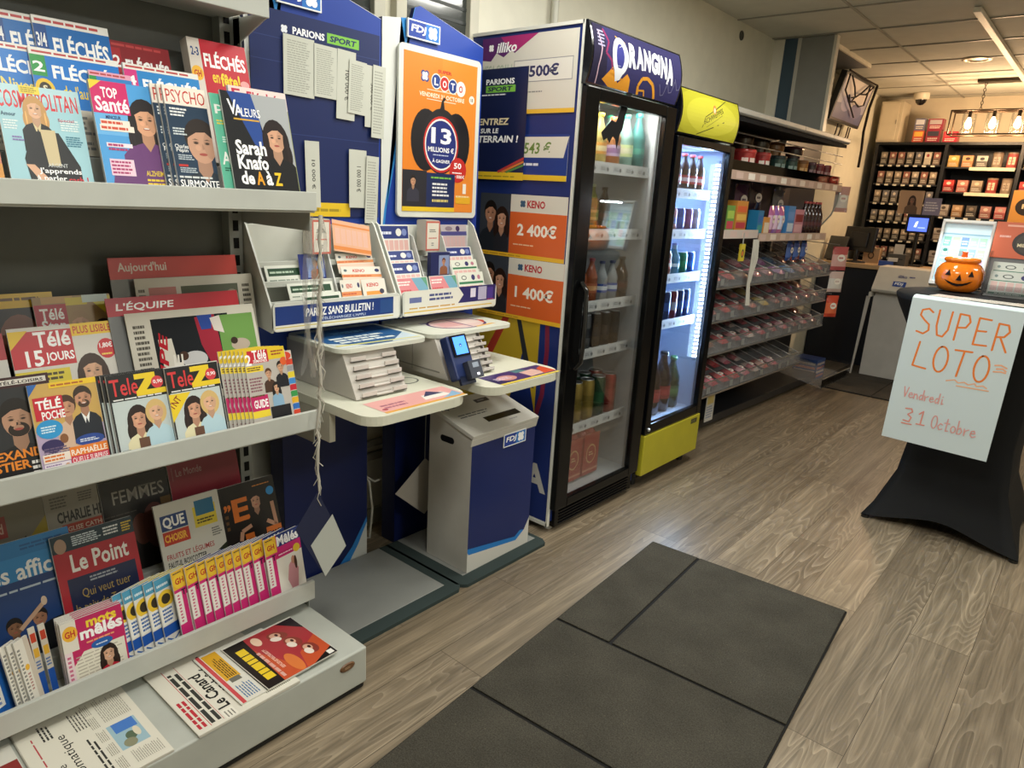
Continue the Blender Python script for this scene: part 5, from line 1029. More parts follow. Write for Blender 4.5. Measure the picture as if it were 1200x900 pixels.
A = Art(.25, .3); bat = [(.02, .35), (.30, .52), (.42, .50), (.60, .80), (.78, .98), (.95, 1.0), (.80, .85), (.68, .6), (.64, .45), (.60, .40), (.56, .36), (.55, .30), (.50, .18), (.44, .30), (.36, .33), (.28, .24), (.2, .30), (.1, .26)]
m = MB().prism([(x*.24, y*.31) for x, y in bat], 0, .0006, '0b0b0c', 'matte', T(-1.5945, 2.345, 1.535) @ F)
tag(m.build('bat_decal'), 'black bat decal stuck on the glass of the tall navy cooler', 'decal')
m = MB().box((XB+.05, ya+.03, .02), (-1.60, yb-.03, .1), '0a0a0b', 'black')
for i in range(5): m.box((-1.60, ya+.06, .03+.014*i), (-1.594, yb-.06, .036+.014*i), '131416', 'black')
m.build('kick_grille', r1, bevel=.004)
SH1 = [1.53, 1.262, .96, .75, .415]
for z in SH1: wire_shelf(cab, ya+.04, yb-.04, XB+.05, -1.675, z)
m = MB().box((-1.66, ya+.05, 1.775), (-1.645, yb-.05, 1.785), 'f4ecd8', 'lit'); m.build('added_cooler_glow', cab)  # glowing bar and area light added to brighten the dim cooler interior
area('added_cooler_fill', (-1.69, (ya+yb)/2, 1.78), .05, .5, 4.5, (1, .95, .86))
# yellow cooler
ya2, yb2 = 2.932, 3.545
r2 = thing('drinks_cooler', 'black drinks cooler with a lit yellow sign and yellow base panel', 'cooler', T(0, 0, 0))
cab2 = shell(r2, ya2, yb2, XB, XF, .29, 1.69, '17181b', 'c4d4ec', .03, .315, 1.665)
MB().box((XB, ya2, .075), (XF, yb2, .288), '17181b', 'paint').build('compressor_case', r2)
m = MB().box((XF, ya2+.006, .07), (-1.582, yb2-.003, .282), 'b9b02e', 'paint')
m.art(Art(.07, .026, '24261f').l(.1, .2, .8, .6, 2, '8a8a50', .4), T(-1.5815, yb2-.11, .24) @ F); m.build('base_panel', r2, bevel=.004)
for y in (ya2+.05, yb2-.05):
    for x in (XB+.06, XF-.04): MB().lathe([(.02, 0), (.02, .075)], '1a1a1a', 'plastic', T(x, y, 0), 10).build('foot', r2)
A = Art(.6, .2, '9a9622').e(.5, .5, .62, .62, 'a8a42a', 28).e(.5, .5, .44, .44, 'b6b236', 28)  # lighter ovals paint the backlight's brighter middle into the sign colour
A.band([(.30, .02), (.5, .22), (.72, .44)], .005, '3a3c18').band([(.36, .2), (.38, .46), (.56, .7), (.76, .98)], .005, '4a4c1c').t('SCHWEPPES', .38, .28, .34, .13, '3a3c1a', .02, 0, .38).e(.535, .68, .03, .11, 'c07a3a').e(.535, .66, .018, .07, 'd8c8a0').band([(.43, .24), (.68, .6)], .0025, '55582a')
header(r2, ya2, yb2, 1.70, 1.895, XB+.3, XF+.005, .03, A, 'sign')
d2 = door_frame(r2, ya2+.004, yb2-.004, .288, 1.69, XF+.003, -1.583, .05, .035, .05)
m = MB().lathe([(.009, 0), (.009, .006), (.005, .01)], 'c8ccd0', 'metal', T(-1.583, ya2+.035, .312) @ R(PI/2, 'Y'), 12); m.build('door_lock', d2)
SH2 = [1.455, 1.262, 1.045, .815]
for z in SH2: wire_shelf(cab2, ya2+.035, yb2-.035, XB+.045, -1.665, z, 5)
m = MB().box((-1.645, yb2-.062, .58), (-1.63, yb2-.048, 1.62), 'aab4c8', 'plastic'); ls = m.build('led_strip', cab2)
m = MB()
z = .6
while z < 1.61: m.box((-1.6295, yb2-.0615, z), (-1.628, yb2-.0485, z+.012), 'dceaff', 'led').box((-1.645, yb2-.0625, z), (-1.632, yb2-.062, z+.012), 'dceaff', 'led'); z += .022
m.build('led_row', ls)
area('led_strip_light', (-1.65, yb2-.07, 1.1), .03, 1.0, 14., (.45, .68, 1), (PI/2, 0, PI))
area('led_strip_back_light', (-1.78, ya2+.30, 1.655), .2, .35, 5, (.42, .66, 1))

# drinks: one prototype per kind, then copies
def bottle(name, h, r, liq, cap, lab, clear=True):
    t = thing(name, 'x', 'bottle')
    z = [0, .02, .45, .52, .60, .70, .86, .93]
    pr = [(r*.86, 0), (r, h*.03), (r, h*.42), (r*.93, h*.47), (r, h*.52), (r*.97, h*.60), (r*.5, h*.80), (r*.36, h*.88), (r*.36, h*.935)]
    MB().lathe(pr, liq, 'drink' if clear else 'gloss', n=14).build('body', t)
    MB().lathe([(r*.44, h*.935), (r*.44, h*.995), (r*.40, h)], cap, 'plastic', n=12).build('cap', t)
    m = MB().lathe([(r*1.012, h*.22), (r*1.012, h*.44)], lab[0], 'print', n=14, cap=False).lathe([(r*1.02, h*.28), (r*1.02, h*.38)], lab[1], 'print', n=14, cap=False); m.build('label_band', t)
    return t
def can(h, r, c0, c1, c2):
    t = thing('drink_can', 'x', 'can')
    m = MB().lathe([(r*.8, 0), (r, h*.06), (r, h*.34)], c0, 'can', n=14).lathe([(r, h*.34), (r, h*.62)], c1, 'can', n=14, cap=False).lathe([(r, h*.62), (r, h*.9), (r*.84, h*.985)], c0, 'can', n=14, cap=False)
    m.art(Art(r*1.1, h*.5).e(.5, .5, .4, .3, c2, 14), T(r*.86, -r*.55, h*.25) @ F); m.build('body', t)
    m = MB().lathe([(r*.86, h*.985), (r*.86, h), (r*.78, h), (r*.74, h*.985)], 'c8ccd0', 'metal', n=14).box((-r*.2, -r*.15, h*.985), (r*.35, r*.15, h*.995), 'b0b4b8', 'metal'); m.build('lid', t)
    return t
used = set()
def place(proto, x, y, z, label, group):
    M = T(x, y, z) @ R(rnd.uniform(-.5, .5), 'Z')
    if proto.name not in used:
        used.add(proto.name); proto.matrix_basis = M; proto['label'] = label; proto['group'] = group; return proto
    return copy_tree(proto, M, label, group)
def row(x, ys, z, seq, shelf, group, where='front row'):
    for i, (y, (p, desc)) in enumerate(zip(ys, seq)):
        place(p, x, y, z+.001, '%s, %s from lottery side, %s, %s' % (desc, ORD[i], where.replace(' row', ''), shelf), group)
def spread(a, b, n): return [a+(b-a)*(i+.5)/n for i in range(n)]
B_lem = bottle('drink_bottle', .215, .034, 'b8c83a', '2a50c0', ('e8e0a0', 'c8d040')); B_yel = bottle('drink_bottle', .205, .033, 'd8cc8a', 'e8c82c', ('d89a4a', 'e8d8a8'))
B_ora = bottle('drink_bottle', .20, .036, 'c89060', 'd86a3c', ('b8a8c8', '8a6a9a')); B_wat = bottle('drink_bottle', .22, .036, 'a8d0c8', '2aa888', ('c8dca0', 'd8e0c0'))
B_gre = bottle('drink_bottle', .235, .036, '5a9a98', '2ab0a0', ('3a7a7a', '58a090')); B_blu = bottle('drink_bottle', .19, .033, '5a7aa8', 'd8dce4', ('28407a', 'd8dce8'))
S = 'navy cooler top shelf'; G1 = 'bottles on the top shelf of the navy cooler'
ys = spread(ya+.05, yb-.04, 6)
row(-1.715, ys, SH1[0], [(B_blu, 'blue-labelled bottle'), (B_lem, 'lemon drink bottle with blue cap'), (B_yel, 'pale yellow bottle with yellow cap'), (B_ora, 'peach bottle with orange cap'), (B_wat, 'clear bottle with green cap'), (B_gre, 'teal bottle with green cap')], S, G1)
row(-1.80, ys, SH1[0], [(B_blu, 'blue-labelled bottle'), (B_yel, 'pale yellow bottle with yellow cap'), (B_ora, 'peach bottle with orange cap'), (B_ora, 'peach bottle with orange cap'), (B_wat, 'clear bottle with green cap'), (B_gre, 'teal bottle with green cap')], S, G1, 'second row')
B_red = bottle('drink_bottle', .19, .034, '7a2a26', 'c8c4bc', ('a83a34', 'd8b0a0'), False); B_lime = bottle('drink_bottle', .20, .034, '9aa84a', 'c8dcc0', ('c8c06a', '7a9a3a')); B_dk = bottle('drink_bottle', .19, .033, '2a1a18', '1a1a1c', ('3a2a2a', '5a2a24'), False)
S = 'navy cooler second shelf'; G1 = 'bottles on the second shelf of the navy cooler'
row(-1.862, spread(ya+.05, yb-.04, 6), SH1[1], [(B_red, 'red bottle'), (B_red, 'red bottle'), (B_lime, 'lime bottle'), (B_lime, 'lime bottle'), (B_lime, 'lime bottle'), (B_dk, 'dark bottle')], S, G1, 'rear row')
r = thing('orange_basket', 'small orange pumpkin basket on the second shelf of the navy cooler', 'basket', T(-1.752, ya+.17, SH1[1]+.001))
m = MB()
for k in range(9):
    a = 2*PI*k/9; m.lathe([(.002, 0), (.022, .008), (.03, .03), (.024, .055), (.004, .065)], 'd8742c', 'plastic', T(.036*math.cos(a), .055*math.sin(a), 0), 10)
m.build('bowl', r)
B_brn = bottle('drink_bottle', .19, .03, '8a4a2c', '7a2a34', ('a05a3a', 'c89a6a'), False); B_wht = bottle('drink_bottle', .175, .03, 'a8b0b4', '24305a', ('2a4a9a', 'c8d4e0')); 
S = 'navy cooler third shelf'; G1 = 'bottles on the third shelf of the navy cooler'
row(-1.725, spread(ya+.05, yb-.06, 7), SH1[2], [(B_dk, 'dark bottle'), (B_wht, 'white bottle with navy cap'), (B_brn, 'brown bottle with dark red cap'), (B_brn, 'brown bottle with dark red cap'), (B_wht, 'white bottle with navy cap'), (B_wht, 'white bottle with navy cap'), (B_dk, 'dark bottle')], S, G1)
C_mar = can(.155, .028, '5a2430', '7a3440', 'a86a70'); C_blk = can(.155, .028, '1c1d22', '2c2e36', '6a6e78'); C_sil = can(.155, .028, '6a6e74', '3a3c44', 'a8acb4')
S = 'navy cooler fourth shelf'; G1 = 'cans on the fourth shelf of the navy cooler'
row(-1.725, spread(ya+.05, yb-.09, 7), SH1[3], [(C_mar, 'maroon can'), (C_mar, 'maroon can'), (C_mar, 'maroon can'), (C_sil, 'grey can'), (C_blk, 'black can'), (C_blk, 'black can'), (C_blk, 'black can')], S, G1)
C_gld = can(.19, .036, 'a8924a', '8a7a34', 'd8cc9a'); C_grn = can(.19, .036, '1f4a34', '2f6a48', 'b8c8b0'); C_red = can(.19, .036, '9a3a34', 'b04a44', 'd8a8a0')
S = 'navy cooler fifth shelf'; G1 = 'tall cans on the fifth shelf of the navy cooler'
row(-1.72, spread(ya+.05, yb-.08, 6), SH1[4], [(C_gld, 'tall gold can'), (C_gld, 'tall gold can'), (C_gld, 'tall gold can'), (C_gld, 'tall gold can'), (C_grn, 'tall dark green can'), (C_red, 'tall red can')], S, G1)
row(-1.80, spread(ya+.05, yb-.08, 6), SH1[4], [(C_grn, 'tall dark green can'), (C_gld, 'tall gold can'), (C_grn, 'tall dark green can'), (C_grn, 'tall dark green can'), (C_grn, 'tall dark green can'), (C_red, 'tall red can')], S, G1, 'second row')
for i, y in enumerate([ya+.06, ya+.20, ya+.34]):
    r = thing('drinks_multipack', 'red wrapped drinks pack on the navy cooler floor, %s from the lottery side' % ORD[i], 'drinks pack', T(-1.685, y, .134), 'red drinks packs in the navy cooler')
    m = MB()
    for k in range(2):
        m.lathe([(.03, 0), (.034, .01), (.034, .19), (.026, .215), (.02, .22)], '9a352e', 'gloss', T(-.04, .03+.062*k, 0), 12); m.lathe([(.03, 0), (.034, .01), (.034, .19), (.026, .215), (.02, .22)], '8a2e28', 'gloss', T(-.11, .03+.062*k, 0), 12)
    m.build('bottles', r)
    A = Art(.125, .2, 'a23a32').e(.5, .5, .32, .24, 'c8a070').e(.5, .5, .27, .2, 'a23a32').l(.36, .45, .28, .12, 2, 'd8b88a').r(0, .08, 1, .05, 'c88a70')
    m = MB().box((-.15, 0, .01), (0, .125, .205), '9a352e', 'gloss'); m.art(A, T(.0004, 0, .01) @ F); m.build('wrap', r, bevel=.012, seg=3)
# yellow cooler drinks
B_cola = bottle('drink_bottle', .18, .032, '2a1412', 'b82a2c', ('b02a30', 'd8c8c0'), False)
S = 'yellow cooler top shelf'; row(-1.71, spread(ya2+.04, yb2-.075, 6), SH2[0], [(B_cola, 'cola bottle with red cap')]*6, S, 'cola bottles on the top shelf of the yellow cooler')
CC = [can(.115, .033, a, b, c) for a, b, c in (('9aa0a8', '7a8088', 'c83a3a'), ('1f6a50', '2f8a62', 'd8e0d0'), ('8a2a34', '2a4a9a', 'd8d8e0'), ('1f4a9a', '2f6ac8', 'd8e0f0'), ('5a2a6a', '7a3a8a', 'e0c8e0'), ('7a7e98', 'a8acc8', '4a4a8a'))]
CN = ['grey can', 'green can', 'red and blue can', 'blue can', 'purple can', 'pale lilac can']
S = 'yellow cooler second shelf'; row(-1.71, spread(ya2+.04, yb2-.075, 6), SH2[1], list(zip(CC, CN)), S, 'cans on the second shelf of the yellow cooler')
B_amb = bottle('drink_bottle', .175, .032, 'a86a4a', 'd8d4cc', ('b85a4a', 'd8c0a8')); B_bl2 = bottle('drink_bottle', .16, .032, '6aa0b8', '2a60a8', ('2a6a8a', 'c8dce4'))
S = 'yellow cooler third shelf'; row(-1.71, spread(ya2+.04, yb2-.075, 6), SH2[2], [(B_bl2, 'pale blue bottle'), (B_amb, 'amber bottle'), (B_amb, 'amber bottle'), (B_bl2, 'pale blue bottle'), (CC[1], 'green can'), (CC[3], 'blue can')], S, 'drinks on the third shelf of the yellow cooler')
C_sl = can(.15, .026, '1c2f5a', '3a5a9a', 'c8d0dc'); C_sr = can(.15, .026, '6a2a34', '9aa0b0', 'c84a4a')
S = 'yellow cooler fourth shelf'; row(-1.705, spread(ya2+.04, yb2-.075, 7), SH2[3], [(C_sl, 'slim navy can'), (C_sl, 'slim navy can'), (C_sr, 'slim red can'), (C_sl, 'slim navy can'), (C_sr, 'slim red can'), (C_sl, 'slim navy can'), (C_sl, 'slim navy can')], S, 'slim cans on the fourth shelf of the yellow cooler')
B_big = bottle('drink_bottle', .32, .05, '1f1210', '1a1a1c', ('8a2a2c', 'a83a38'), False); B_bor = bottle('drink_bottle', .27, .045, 'b07a3a', 'd8a03a', ('c88a3a', 'd8b87a'), False); B_bgr = bottle('drink_bottle', .28, .045, '2a3a2c', '2a5a3a', ('3a5a3a', '5a7a4a'), False)
S = 'yellow cooler floor'; row(-1.72, spread(ya2+.10, yb2-.07, 4), .318, [(B_bor, 'large orange bottle'), (B_big, 'large cola bottle'), (B_big, 'large cola bottle'), (B_bgr, 'large green bottle')], S, 'large bottles on the floor of the yellow cooler')

# ------------------------------------------------------------------ sweets gondola (local: x towards the aisle, y along the wall)
GM = T(-1.835, 3.60, 0) @ R(math.radians(-1.6), 'Z')
LEN = 2.52
r = thing('sweets_gondola', 'dark sweets gondola with clear sloping bins and a grey canopy', 'shelving', GM)
MB().box((-.36, 0, 0), (-.33, LEN+.25, 1.95), '15171c', 'paint').build('back_panel', r)
m = MB().box((-.33, 0, .02), (.02, LEN, .075), '26282b', 'paint').box((-.33, 0, 0), (-.02, LEN, .02), '141416', 'matte'); m.build('base_plinth', r, bevel=.004)
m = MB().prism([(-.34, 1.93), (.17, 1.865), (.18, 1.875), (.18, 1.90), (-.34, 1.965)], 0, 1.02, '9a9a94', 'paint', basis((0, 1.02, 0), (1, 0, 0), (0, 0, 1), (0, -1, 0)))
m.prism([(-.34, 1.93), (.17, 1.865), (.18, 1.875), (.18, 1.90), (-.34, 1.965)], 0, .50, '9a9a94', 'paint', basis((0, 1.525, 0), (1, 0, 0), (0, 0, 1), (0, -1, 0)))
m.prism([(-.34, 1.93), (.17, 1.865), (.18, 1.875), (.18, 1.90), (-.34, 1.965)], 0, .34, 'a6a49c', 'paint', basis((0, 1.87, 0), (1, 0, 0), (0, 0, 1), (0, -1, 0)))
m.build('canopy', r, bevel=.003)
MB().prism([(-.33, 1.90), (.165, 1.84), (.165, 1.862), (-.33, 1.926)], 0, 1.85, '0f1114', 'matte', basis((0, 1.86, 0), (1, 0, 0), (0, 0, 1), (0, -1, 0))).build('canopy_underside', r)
m = MB()
for y in (.02, .98, 1.93): m.box((-.33, y, .07), (-.30, y+.03, 1.93), 'a8a8a2', 'paint')
m.build('upright', r)
def gshelf(z, x1, y0, y1, strip):
    m = MB().box((-.33, y0, z-.02), (x1, y1, z), '2a2c30', 'paint'); o = m.build('shelf', r)
    A = Art(y1-y0, .05, strip)
    for i in range(int((y1-y0)/.16)): A.r((i+.1)*.16/(y1-y0), .15, .09/(y1-y0), .7, rnd.choice(['e4d8cc', 'd8c4b8', 'f0ece4', 'd0b8b0']))
    m = MB().box((x1, y0, z-.035), (x1+.005, y1, z+.015), strip, 'plastic'); m.art(A, T(x1+.0054, y0, z-.035) @ F); m.build('price_strip', o)
gshelf(1.585, .08, .02, 2.15, 'b8a094'); gshelf(1.255, .09, .02, .74, 'c8bcb4'); gshelf(1.235, .09, .76, 1.95, 'c0a898')
for z in (1.80, 1.745): MB().tube([(.07, .03, z), (.07, 2.1, z)], .004, '8a8c8c', 'metal', n=5).build('rail', r)
MB().box((.075, .03, 1.6), (.078, 2.1, 1.655), 'ffffff', 'acrylic').build('guard', r)
BINS = [(.965, .10), (.765, .10), (.57, .11), (.32, .12)]
for k, (z, xf) in enumerate(BINS):
    y1 = 2.12 if k < 3 else 1.72
    m = MB().prism([(-.30, z+.10), (xf, z-.03), (xf, z-.022), (-.30, z+.108)], 0, y1, '6c6e70', 'paint', basis((0, y1+.03, 0), (1, 0, 0), (0, 0, 1), (0, -1, 0)))
    o = m.build('bin_shelf', r)
    MB().box((xf, .03, z-.035), (xf+.004, y1+.03, z+.055), 'ffffff', 'haze').build('bin_front', o)
    m = MB().box((xf+.0045, .03, z-.036), (xf+.007, y1+.03, z-.026), 'c0bcb6', 'metal').box((xf-.001, .03, z+.055), (xf+.006, y1+.03, z+.06), 'c8c6c0', 'metal'); m.build('bin_rail', o)
    n = 11
    for i in range(n+1):
        y = .04+(y1-.02)*i/n
        M_ = basis((0, y, 0), (1, 0, 0), (0, 0, 1), (0, -1, 0))
        MB().prism([(-.29, z+.11), (xf-.004, z-.02), (xf-.004, z+.05), (-.29, z+.18)], 0, .003, 'ffffff', 'haze', M_).prism([(-.29, z+.18), (xf-.004, z+.05), (xf-.004, z+.054), (-.29, z+.184)], -.001, .004, 'b4b6b6', 'plastic', M_).build('divider', o)
    for i in range(n):
        if (i*7+k*3) % 5 < 3: MB().box((xf+.0075, .10+(y1-.02)*i/n, z-.015), (xf+.0085, .145+(y1-.02)*i/n, z+.025), '8a8c8a', 'plastic').build('price_tag', o)
m = MB().prism([(-.2, .21), (.30, .12), (.30, .126), (-.2, .216)], 0, .62, 'ffffff', 'haze', basis((0, 2.42, 0), (1, 0, 0), (0, 0, 1), (0, -1, 0))).box((.296, 1.8, .12), (.30, 2.42, .19), 'ffffff', 'acrylic').box((-.2, 2.416, .15), (.30, 2.42, .24), 'ffffff', 'acrylic')
m.box((.296, 1.8, .188), (.302, 2.42, .193), 'c8c6c0', 'metal'); m.box((-.28, 1.78, .08), (-.24, 2.44, .23), '2a2c30', 'paint'); m.build('clear_tray', r)
def gplace(name, label, cat, x, y, z, group=None): return thing(name, label, cat, GM @ T(x, y, z), group)
# tubs on the upper shelf
def tub(label, x, y, z, rad, h, body, lid, pic):
    t = gplace('sweet_tub', label, 'tub', x, y, z, 'sweet tubs on the upper shelf')
    m = MB().lathe([(rad*.88, 0), (rad*.97, h*.85)], body, 'gloss', n=18)
    for a in (-1.0, -.3, .4): m.art(Art(rad*.6, h*.6).r(.05, .1, .9, .8, pic).l(.15, .3, .7, .4, 2, 'e8e0d4', .5), R(a, 'Z') @ T(rad*.945, -rad*.3, h*.12) @ F)
    m.build('body', t)
    MB().lathe([(rad*.98, h*.85), (rad, h*.86), (rad, h*.97), (rad*.95, h)], lid, 'gloss', n=18).build('lid', t)
tubs = [(.32, .065, 'c8ccc8', '9aa49c', 'e0e4dc', 'pale'), (.62, .10, 'a83030', 'c83c3c', 'e0c8bc', 'wide red'), (.86, .085, 'a02c2e', 'b83838', 'e4d8cc', 'red'), (1.11, .085, '2f4a44', '26383a', '7a9088', 'dark green'), (1.33, .075, '2f4a44', '2a3a3c', '8aa098', 'dark green'), (1.53, .07, 'a87038', '8a5a30', 'd8a868', 'caramel brown'), (1.71, .06, '3a2a34', '5a3040', '9a7a80', 'plum'), (1.86, .06, '7a2a32', '8a3038', 'b88a88', 'dark red'), (2.01, .06, '7a2a32', '8a3038', 'b88a88', 'dark red')]
for i, (y, rad, b, l, p, d) in enumerate(tubs): tub('%s round sweet tub, %s from the yellow cooler in the front row' % (d, ORD[i]), -.01, y, 1.5865, rad*.72, .145, b, l, p)
for i, (y, b, l, d) in enumerate([(.55, '3a2c30', '2a2024', 'dark'), (.95, '4a3426', '32241e', 'dark brown'), (1.20, '4a3426', '32241e', 'dark brown'), (1.45, 'a87038', '6a4426', 'caramel'), (1.80, '3f2a36', '583244', 'plum')]):
    t = gplace('sweet_tub', '%s tall sweet tub, %s from the yellow cooler in the rear row' % (d, ORD[i]), 'tub', -.19, y, 1.5865, 'sweet tubs on the upper shelf')
    MB().lathe([(.07, 0), (.075, .235)], b, 'gloss', n=16).art(Art(.08, .1, l).l(.1, .3, .8, .4, 2, 'a89a84', .5), T(.0755, -.04, .09) @ F).build('body', t); MB().lathe([(.078, .235), (.078, .25), (.074, .256)], l, 'gloss', n=16).build('lid', t)
# goods on the second shelf
def boxy(label, y, w, h, d, c, stripes, x=.03, z=1.236, cat='sweet box', name='sweet_box'):
    t = gplace(name, label, cat, x, y, z)
    A = Art(w, h, c)
    for i, s in enumerate(stripes): A.r(.08, .1+.8*i/len(stripes), .84, .6/len(stripes), s)
    MB().box((-d, 0, 0), (0, w, h), c, 'print').art(A, T(.0006, 0, 0) @ F).build('carton', t, bevel=.003)
boxy('green and pink sweet carton nearest the yellow cooler', .42, .10, .15, .1, '6a9a4a', ['c84a5a', 'a8c85a'], z=1.256)
boxy('red and yellow striped sweet carton beside the green one', .54, .15, .18, .1, 'c8883a', ['b83a4a', 'e0b85a', 'd8643a'], z=1.256)
boxy('turquoise tube carton on the second shelf', .86, .08, .15, .07, '2a7aa8', ['3a9a9a', '2a6ab0'])
boxy('small orange sweet carton on the second shelf', .96, .09, .11, .07, 'd8964a', ['e8d8c0'])
boxy('blue and white sweet carton on the second shelf', 1.34, .12, .19, .07, '4a8ac8', ['c8d8e8', '6a9ad8'])
boxy('pink and brown gift carton on the second shelf', 1.47, .16, .17, .08, 'c88a9a', ['e0b0b8', '8a3038'])
def pack(name, label, cat, M, w, h, c, c2, group, puff=.022):
    t = thing(name, label, cat, M, group); vs = []; n = 6
    for sd in (1, -1):
        for i in range(n+1):
            for j in range(n+1):
                u, v = i/n, j/n; p = puff*(math.sin(PI*u)*math.sin(PI*v))**.6
                vs.append(((u-.5)*w*(1-.05*math.sin(PI*v)), (v-.5)*h, sd*p))
    q = (n+1)**2
    def fs(sd, rows): return [((i*(n+1)+j, (i+1)*(n+1)+j, (i+1)*(n+1)+j+1, i*(n+1)+j+1) if sd > 0 else (q+i*(n+1)+j, q+i*(n+1)+j+1, q+(i+1)*(n+1)+j+1, q+(i+1)*(n+1)+j)) for i in range(n) for j in rows]
    m = MB().add(vs, fs(1, (0, 4, 5))+fs(-1, range(n)), c, 'gloss', None, True).add(vs, fs(1, (1, 2, 3)), c2, 'gloss', None, True); m.build('wrapper', t)
    m = MB(); m.art(Art(w*.5, h*.3).e(.5, .5, .5, .5, 'ece4d8', 14).l(.2, .35, .6, .3, 1, c, .8), T(-w*.25, -h*.12, puff*1.02)); m.build('label_patch', t); return t
FX = F
for i, (y, z, c, c2, d) in enumerate([(1.08, 1.329, 'b86a9a', 'd8b0d0', 'pink'), (1.16, 1.331, '9a6ab8', 'e0c0d8', 'violet'), (1.24, 1.33, 'c06a9a', 'd0d0e8', 'pink and lilac')]):
    pack('sweet_pack', '%s party sweet pack standing on the second shelf' % d, 'sweet pack', GM @ T(.02, y, z) @ FX, .085, .18, c, c2, 'party packs on the second shelf')
B_ch = bottle('syrup_bottle', .23, .032, '2e1a1c', 'a83a3a', ('3a2024', '5a3034'), False); used.discard(B_ch.name)
for i in range(5):
    M = GM @ T(.02-.0*(i), 1.66+.07*i, 1.236)
    lb = 'dark syrup bottle with red cap, %s from the gift carton' % ORD[i]
    if i == 0: B_ch.matrix_basis = M; B_ch['label'] = lb; B_ch['group'] = 'dark syrup bottles on the second shelf'
    else: copy_tree(B_ch, M, lb, 'dark syrup bottles on the second shelf')
for i, (y, z, c) in enumerate([(.90, 1.44, '4a2a4a'), (1.12, 1.46, '3a2c34'), (1.50, 1.43, '6a6a6e')]):
    pack('sweet_pouch', '%s pouch hanging behind the second shelf goods' % ['violet', 'black and violet', 'grey'][i], 'pouch', GM @ T(-.12, y, z) @ FX, .2, .2, c, c, 'pouches hanging behind the second shelf')
# loose packs in the sloping bins
cols = [('b03a4a', 'd87a8a', 'pink'), ('a82c34', 'c84a4a', 'red'), ('c86a7a', 'e0a8b0', 'rose'), ('8a3a44', 'b87a7a', 'wine red'), ('b8605a', 'd8a89a', 'coral'), ('c8a84a', 'e0d08a', 'yellow'), ('7a4a3a', 'a8826a', 'brown'), ('c8b8b0', 'b05a60', 'white and red'), ('3a7ac0', '7ab0e0', 'blue'), ('b86ab0', 'd8a8d8', 'lilac')]
proto = {}
for k, (z, xf) in enumerate(BINS):
    y1 = 2.12 if k < 3 else 1.72
    n = 11
    for i in range(n):
        if k == 3 and i > 8: continue
        ci = [[1, 0, 1, 6, 2, 2, 9, 8, 4, 1, 1], [0, 3, 1, 1, 4, 5, 3, 2, 3, 0, 4], [5, 6, 1, 3, 7, 0, 3, 2, 3, 2, 3], [1, 1, 0, 1, 1, 2, 7, 4, 2, 0, 0]][k][i]
        y = .04+(y1-.02)*(i+.5)/n
        tl = math.atan2(.13, .30+xf)
        for q in range(2):
            if (k, i, q) in ((3, 7, 1), (2, 9, 1), (3, 8, 1)): continue
            x = xf-.075-.14*q; zz = z+.004+(xf-x)*math.tan(tl)
            M = GM @ T(x, y+rnd.uniform(-.004, .004), zz) @ R(tl, 'Y') @ R(PI/2+rnd.uniform(-.08, .08), 'Z')
            lb = '%s sweet pack, %s bin from the yellow cooler, %s, %s sloping shelf' % (cols[ci][2], ORD[i], ['front', 'behind'][q], ['top', 'second', 'third', 'lowest'][k])
            if ci not in proto: proto[ci] = pack('sweet_pack', lb, 'sweet pack', M, .105, .115, cols[ci][0], cols[ci][1], 'sweet packs in the sloping bins', .024)
            else: copy_tree(proto[ci], M, lb, 'sweet packs in the sloping bins')
# packs hanging at the far end
for i, (x, y, z, w, h, c, c2, d) in enumerate([(.07, 2.235, 1.50, .13, .19, 'c89a90', 'd8d0c8', 'white and red sweet pack hanging highest at the far shelf end'), (.13, 2.235, 1.058, .14, .18, 'b85a5a', 'd8a8a0', 'red and pink sweet pack hanging at the far end of the bins'), (.13, 2.24, .878, .13, .16, 'c8b0a8', 'd8d4cc', 'pale sweet pack hanging below the red and pink one'), (.13, 2.245, .685, .11, .17, 'c84a34', 'e0704a', 'orange-red sweet pack hanging lowest at the far end')]):
    t = pack('sweet_pack', d, 'sweet pack', GM @ T(x, y, z) @ R(-.6, 'Z') @ FX, w, h, c, c2, 'sweet packs hanging at the gondola end')
for x, y, z in ((.06, 2.225, 1.612), (.12, 2.225, 1.162), (.12, 2.23, .963), (.12, 2.235, .782)): MB().tube([(-.32, y+.01, z+.012), (x, y, z)], .003, 'b0b0b0', 'metal', n=5).build('hook', r)
MB().prism([(-.30, 1.585), (.075, 1.585), (.07, 1.48), (.04, 1.38), (-.02, 1.30), (-.12, 1.25), (-.30, 1.235)], 0, .005, 'ffffff', 'haze', basis((0, 2.155, 0), (1, 0, 0), (0, 0, 1), (0, -1, 0))).tube([(.075, 2.152, 1.585), (.07, 2.152, 1.48), (.04, 2.152, 1.38), (-.02, 2.152, 1.30), (-.12, 2.152, 1.25), (-.30, 2.152, 1.235)], .006, 'a8a89c', 'plastic').build('end_panel', r)
for i, y in enumerate((1.45, 1.58, 1.72)): pack('sweet_pack', 'blue sweet pack hanging below the second shelf, %s from the yellow cooler' % ORD[i], 'sweet pack', GM @ T(.03, y, 1.125) @ FX, .10, .14, '2a4a8a', '4a6ab0', 'blue packs hanging below the second shelf')
t = gplace('sweet_carton', 'blue and pink striped carton on the floor at the far end of the sweets gondola', 'carton', .0, 2.56, 0)
A = Art(.20, .17, '3a5a9a')
for q in range(4): A.r(.06, .12+.2*q, .88, .12, 'd88a84' if q % 2 == 0 else 'e0d0c8')
m = MB().box((-.20, 0, 0), (0, .20, .17), '2a4484', 'print').art(A, T(.0006, 0, 0) @ F).art(A, T(-.2, -.0006, 0) @ basis((0, 0, 0), (1, 0, 0), (0, 0, 1), (0, -1, 0))); m.build('carton', t)
